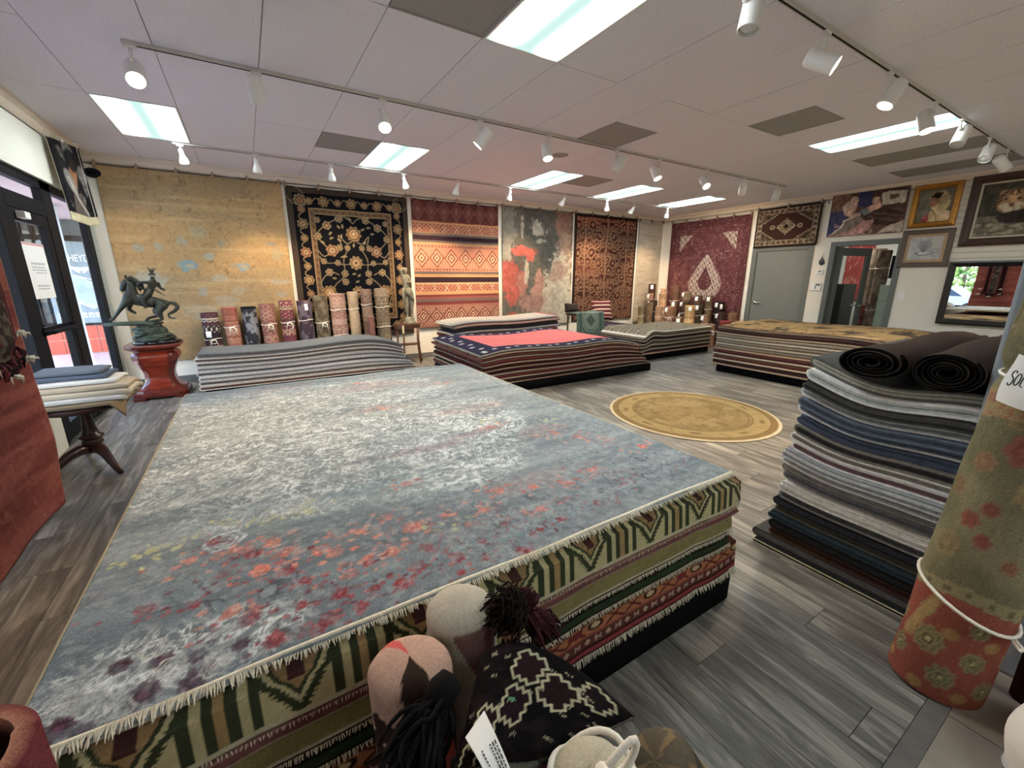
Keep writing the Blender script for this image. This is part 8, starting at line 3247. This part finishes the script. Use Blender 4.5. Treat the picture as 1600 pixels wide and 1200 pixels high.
mb.lathe([(.17, -.03), (.17, .06), (.13, .08), (.125, 2.6), (.16, 2.66), (.16, 2.72)], n=28, M=Matrix.Translation((-2.62, 10.2, 0)))
mb.build('shaft', M_COLO, oc_, 'auto')


# greenery and a parked car beyond the pavement, seen past the red rug and in the mirror
def shrub(label, c, r, seed, n=900):
    t = thing('tree', label, 'tree', (c[0], c[1], -.16), 'trees beyond the car park')
    rgn = np.random.default_rng(seed)
    mb = MB()
    mb.tube([(c[0], c[1], -.16), (c[0] + .05, c[1], c[2] * .5), (c[0], c[1], c[2])], [.16, .12, .06], S(92, 74, 58), n=8)
    mb.build('trunk', mat('bark', S(92, 74, 58), .9, nz=.3), t, True)
    d = rgn.normal(size=(n, 3))
    d /= np.linalg.norm(d, axis=1, keepdims=True)
    p = np.array(c) + d * np.array(r) * (rgn.uniform(.45, 1.0, (n, 1)) ** .5)
    a = rgn.normal(size=(n, 3))
    a /= np.linalg.norm(a, axis=1, keepdims=True)
    b_ = np.cross(a, rgn.normal(size=(n, 3)))
    b_ /= np.linalg.norm(b_, axis=1, keepdims=True)
    s = rgn.uniform(.10, .22, (n, 1))
    V = np.stack([p - a * s, p + b_ * s * .5, p + a * s, p - b_ * s * .5], 1).reshape(-1, 3)
    F = np.arange(n * 4).reshape(n, 4)
    cc = np.repeat(np.where(rgn.random((n, 1)) > .5, np.array([S(150, 176, 60)]), np.array([S(96, 140, 50)])), 4, 0)
    stuff(npobj('leaves', V, [F], cc, mat('leaf_green', None, .7, nz=.1), t, False))
    return t


for i, (x, y, z, r) in enumerate(((-13, 3.2, 2.4, 1.8), (-14, 7.0, 2.2, 1.8), (-12.5, 10.8, 2.6, 1.8), (-14, 14.8, 2.4, 1.9), (-11, 19, 2.4, 1.9), (-14.5, -1, 2.4, 1.9), (-7.4, 24, 2.2, 2.0), (-14, 28, 3, 2.6))):
    shrub(['leafy tree across the car park, opposite the red rug', 'second leafy tree across the car park', 'leafy tree straight out from the entrance door', 'fourth leafy tree across the car park', 'leafy tree in line with the storefront posts', 'leafy tree across the car park, nearest to camera', 'far leafy tree beyond the neighbouring shop', 'farthest leafy tree beyond the neighbouring shop'][i], (x, y, z), (r, r * 1.1, 1.9), 700 + i, 1500)
cr_ = thing('car', 'pale car parked outside, seen in the wall mirror', 'car', (-8.6, 6.6, -.16))
mb = MB()
side = [(-2.1, .25), (-2.1, .62), (-1.95, .80), (-1.1, .90), (-.55, 1.34), (.75, 1.36), (1.35, .95), (2.05, .86), (2.12, .55), (2.1, .25)]
V = [(-8.6 + s * (.86 if z < 1 else .66), 6.6 + y, z - .16) for s in (-1, 1) for y, z in side]
n = len(side)
mb.add(V, [tuple(range(n)), tuple(range(n, 2 * n))[::-1]] + [(i, (i + 1) % n, n + (i + 1) % n, n + i) for i in range(n)])
mb.build('body', mat('silver_car_paint', S(196, 204, 212), .25, metal=.4, nz=.03), cr_)
mb = MB()
for s in (-1, 1):
    V = [(-8.6 + s * (.84 + .02), 6.6 + y, z - .16) for y, z in ((-1.0, .92), (-.5, 1.27), (.7, 1.29), (1.2, .95))]
    V = [(x - s * (.16 if z > .9 else .0), y, z) for x, y, z in V]
    mb.add(V, [(0, 1, 2, 3)])
mb.build('side_glass', mat('car_glass', S(40, 48, 56), .1), cr_)
for sx in (-1, 1):
    for yy in (-1.3, 1.3):
        mb = MB()
        mb.lathe([(0, -.1), (.3, -.1), (.33, -.06), (.33, .06), (.3, .1), (0, .1)], n=20, M=TR((-8.6 + sx * .8, 6.6 + yy, .17), (1, 0, 0)))
        mb.build('wheel', mat('tyre_rubber', S(30, 30, 32), .9), cr_, 'auto')

# ================================================================== OFFICE BEHIND THE OPEN DOOR
OX = XR + .12
M_OFF = mat('office_wall_paint', S(206, 204, 194), .85, nz=.03, scale=4)
for nm, bx in (('wall_office', (OX + 3.0, OX + 3.1, 1.5, 6.4, 0, 2.75)), ('wall_office', (OX, OX + 3.0, 6.3, 6.4, 0, 2.75)), ('wall_office', (OX, OX + 3.0, 1.5, 1.6, 0, 2.75))):
    mb = MB()
    mb.box(*bx)
    struct(mb.build(nm, M_OFF))
mb = MB()
mb.box(OX, OX + 3.1, 1.5, 6.4, 2.75, 2.85)
struct(mb.build('ceiling_office', M_OFF))
ol = thing('ceiling_light', 'fluorescent panel in the office beyond the open door', 'ceiling light', (OX + 1.5, 4.2, 2.75))
mb = MB()
mb.box(OX + 1.2, OX + 1.8, 3.6, 4.8, 2.735, 2.752, (.2, .22, .21))
mb.build('diffuser', emit_mat('office_panel', (1, .98, .92), 16.0), ol)
# along the office back wall, seen through the glass: whiteboard, red banner, black cabinet, printer table
bw = OX + 3.0
o = thing('whiteboard', 'whiteboard on the office wall seen through the glass door', 'whiteboard', (bw, 5.75, 1.7))
mb = MB()
mb.box(bw - .02, bw - .001, 4.98, 6.1, 1.25, 2.3, b=.003)
mb.build('board', M_WHITE, o)
mb = MB()
for a, b_, c, d in ((4.95, 6.13, 1.22, 1.255), (4.95, 6.13, 2.295, 2.33), (4.95, 4.985, 1.22, 2.33), (6.095, 6.13, 1.22, 2.33)):
    mb.box(bw - .03, bw - .001, a, b_, c, d)
mb.build('frame', M_GREYM, o)
mb = MB()
mb.box(bw - .024, bw - .0205, 5.10, 5.30, 1.40, 1.72)
mb.build('yellow_note', mat('yellow_paper', S(198, 150, 60), .8), o)
o = thing('wall_banner', 'red cloth banner on the office wall seen through the glass door', 'banner', (bw, 4.95, 1.2))
U, V = np.meshgrid(np.linspace(0, .55, 24), np.linspace(0, 1.5, 30))
g = Img(U, V, S(158, 34, 28))
g.put((np.abs(fbm(U * 6, V * 6, 801, 2) - .5) < .02), S(196, 120, 96))
g.mottle(.15, 8, 802)
sheet('cloth', np.stack([bw - .03 - .012 * np.sin(U * 16), 4.86 - U, 1.0 + V], -1), g.c, .006, M_FLAT, o, None, (-1, 0, 0))
mb = MB()
mb.tube([(bw - .035, 4.28, 2.5), (bw - .035, 4.90, 2.5)], .012, n=8)
mb.build('rod', M_BLACKM, o, True)
o = thing('cabinet', 'tall black cabinet behind the glass of the office door', 'cabinet', (OX + 2.0, 4.85, 0))
mb = MB()
mb.box(OX + 1.6, OX + 2.3, 4.30, 4.96, 0.0, 1.42, b=.01)
mb.build('body', mat('black_laminate', S(14, 14, 16), .5, nz=.1), o)
mb = MB()
mb.box(OX + 1.585, OX + 1.601, 4.32, 4.625, .08, 1.38, b=.004)
mb.build('door', mat('black_laminate_door', S(18, 18, 20), .45, nz=.1), o)
mb = MB()
mb.box(OX + 1.585, OX + 1.601, 4.635, 4.94, .08, 1.38, b=.004)
mb.build('door', bpy.data.materials['black_laminate_door'], o)
o = thing('shelf_unit', 'low metal shelf with papers left of the black cabinet in the office', 'shelf', (OX + 1.5, 5.45, 0))
for z_ in (.15, .5, .85):
    mb = MB()
    mb.box(OX + 1.25, OX + 1.75, 5.04, 5.7, z_, z_ + .025)
    mb.build('shelf', M_GREYM, o)
for px in (OX + 1.27, OX + 1.73):
    for py in (5.06, 5.68):
        mb = MB()
        mb.tube([(px, py, 0), (px, py, .9)], .015, n=6)
        mb.build('upright', M_GREYM, o)
for i, z_ in enumerate((.175, .525, .875)):
    b_ = thing('paper_stack', ['papers on the low shelf board in the office', 'papers on the middle shelf board in the office', 'white printer box on top of the office shelf'][i], 'papers', (OX + 1.45, 5.5, z_ + .003))
    z_ += .003
    mb = MB()
    for k in range(4 if i < 2 else 1):
        hh = .03 if i < 2 else .26
        mb.box(OX + 1.3 + .01 * k, OX + 1.62 + .008 * (k % 2), 5.12, 5.58, z_ + k * .031, z_ + k * .031 + hh, b=.003)
    stuff(mb.build('sheets', M_PAPER, b_)) if i < 2 else mb.build('body', M_WHITE, b_)
# rolled rugs and drawers on the right of the opening
for i, (x, y, d, hgt) in enumerate(((OX + 1.2, 3.545, .25, 2.1), (OX + 1.5, 3.74, .26, 2.15), (OX + 1.02, 3.70, .14, 1.0))):
    roll(['brown patterned rolled rug standing in the office doorway', 'second taller brown rolled rug standing inside the office', 'slim reddish rolled rug between the two in the office'][i], (x, y, 0), (x + .02, y, hgt), d / 2 * .9,
         floral_fn([S(146, 124, 104), S(156, 136, 112), S(150, 66, 56)][i], [S(92, 70, 58), S(108, 90, 74), S(104, 40, 38)][i], 820 + i, .8), 'rolled rugs in the office', seed=820 + i, nu=28, nv=50, rings=2, ropes=((1.75, .9) if i < 2 else ()), squash=.03, faces=(-1, -.3, 0))
o = thing('drawer_cabinet', 'pale green metal drawer cabinet inside the office door', 'cabinet', (OX + 1.1, 2.98, 0))
M_DRW = mat('pale_green_metal', S(150, 164, 150), .45, nz=.05)
mb = MB()
mb.box(OX + .75, OX + 1.35, 2.98, 3.37, 0, 1.42, b=.008)
mb.build('body', M_DRW, o)
for k in range(5):
    mb = MB()
    mb.box(OX + .735, OX + .752, 3.0, 3.35, .05 + k * .27, .30 + k * .27, b=.006)
    d_ = mb.build('drawer', M_DRW, o)
    mb = MB()
    mb.lathe([(0, 0), (.014, 0), (.018, .02), (0, .026)], n=12, M=TR((OX + .737, 3.175, .19 + k * .27), (-1, 0, 0)))
    mb.build('knob', M_CHROME, d_, True)
o = thing('monitor', 'dark screen on top of the drawer cabinet in the office', 'monitor', (OX + 1.05, 3.0, 1.42))
mb = MB()
mb.box(OX + .98, OX + 1.03, 3.0, 3.35, 1.55, 1.98, b=.008)
mb.build('screen', M_BLACKM, o)
mb = MB()
mb.tube([(OX + 1.02, 3.17, 1.425), (OX + 1.03, 3.17, 1.7)], .02, n=8)
mb.box(OX + .94, OX + 1.12, 3.07, 3.27, 1.42, 1.435, b=.003)
mb.build('stand', M_BLACKM, o)
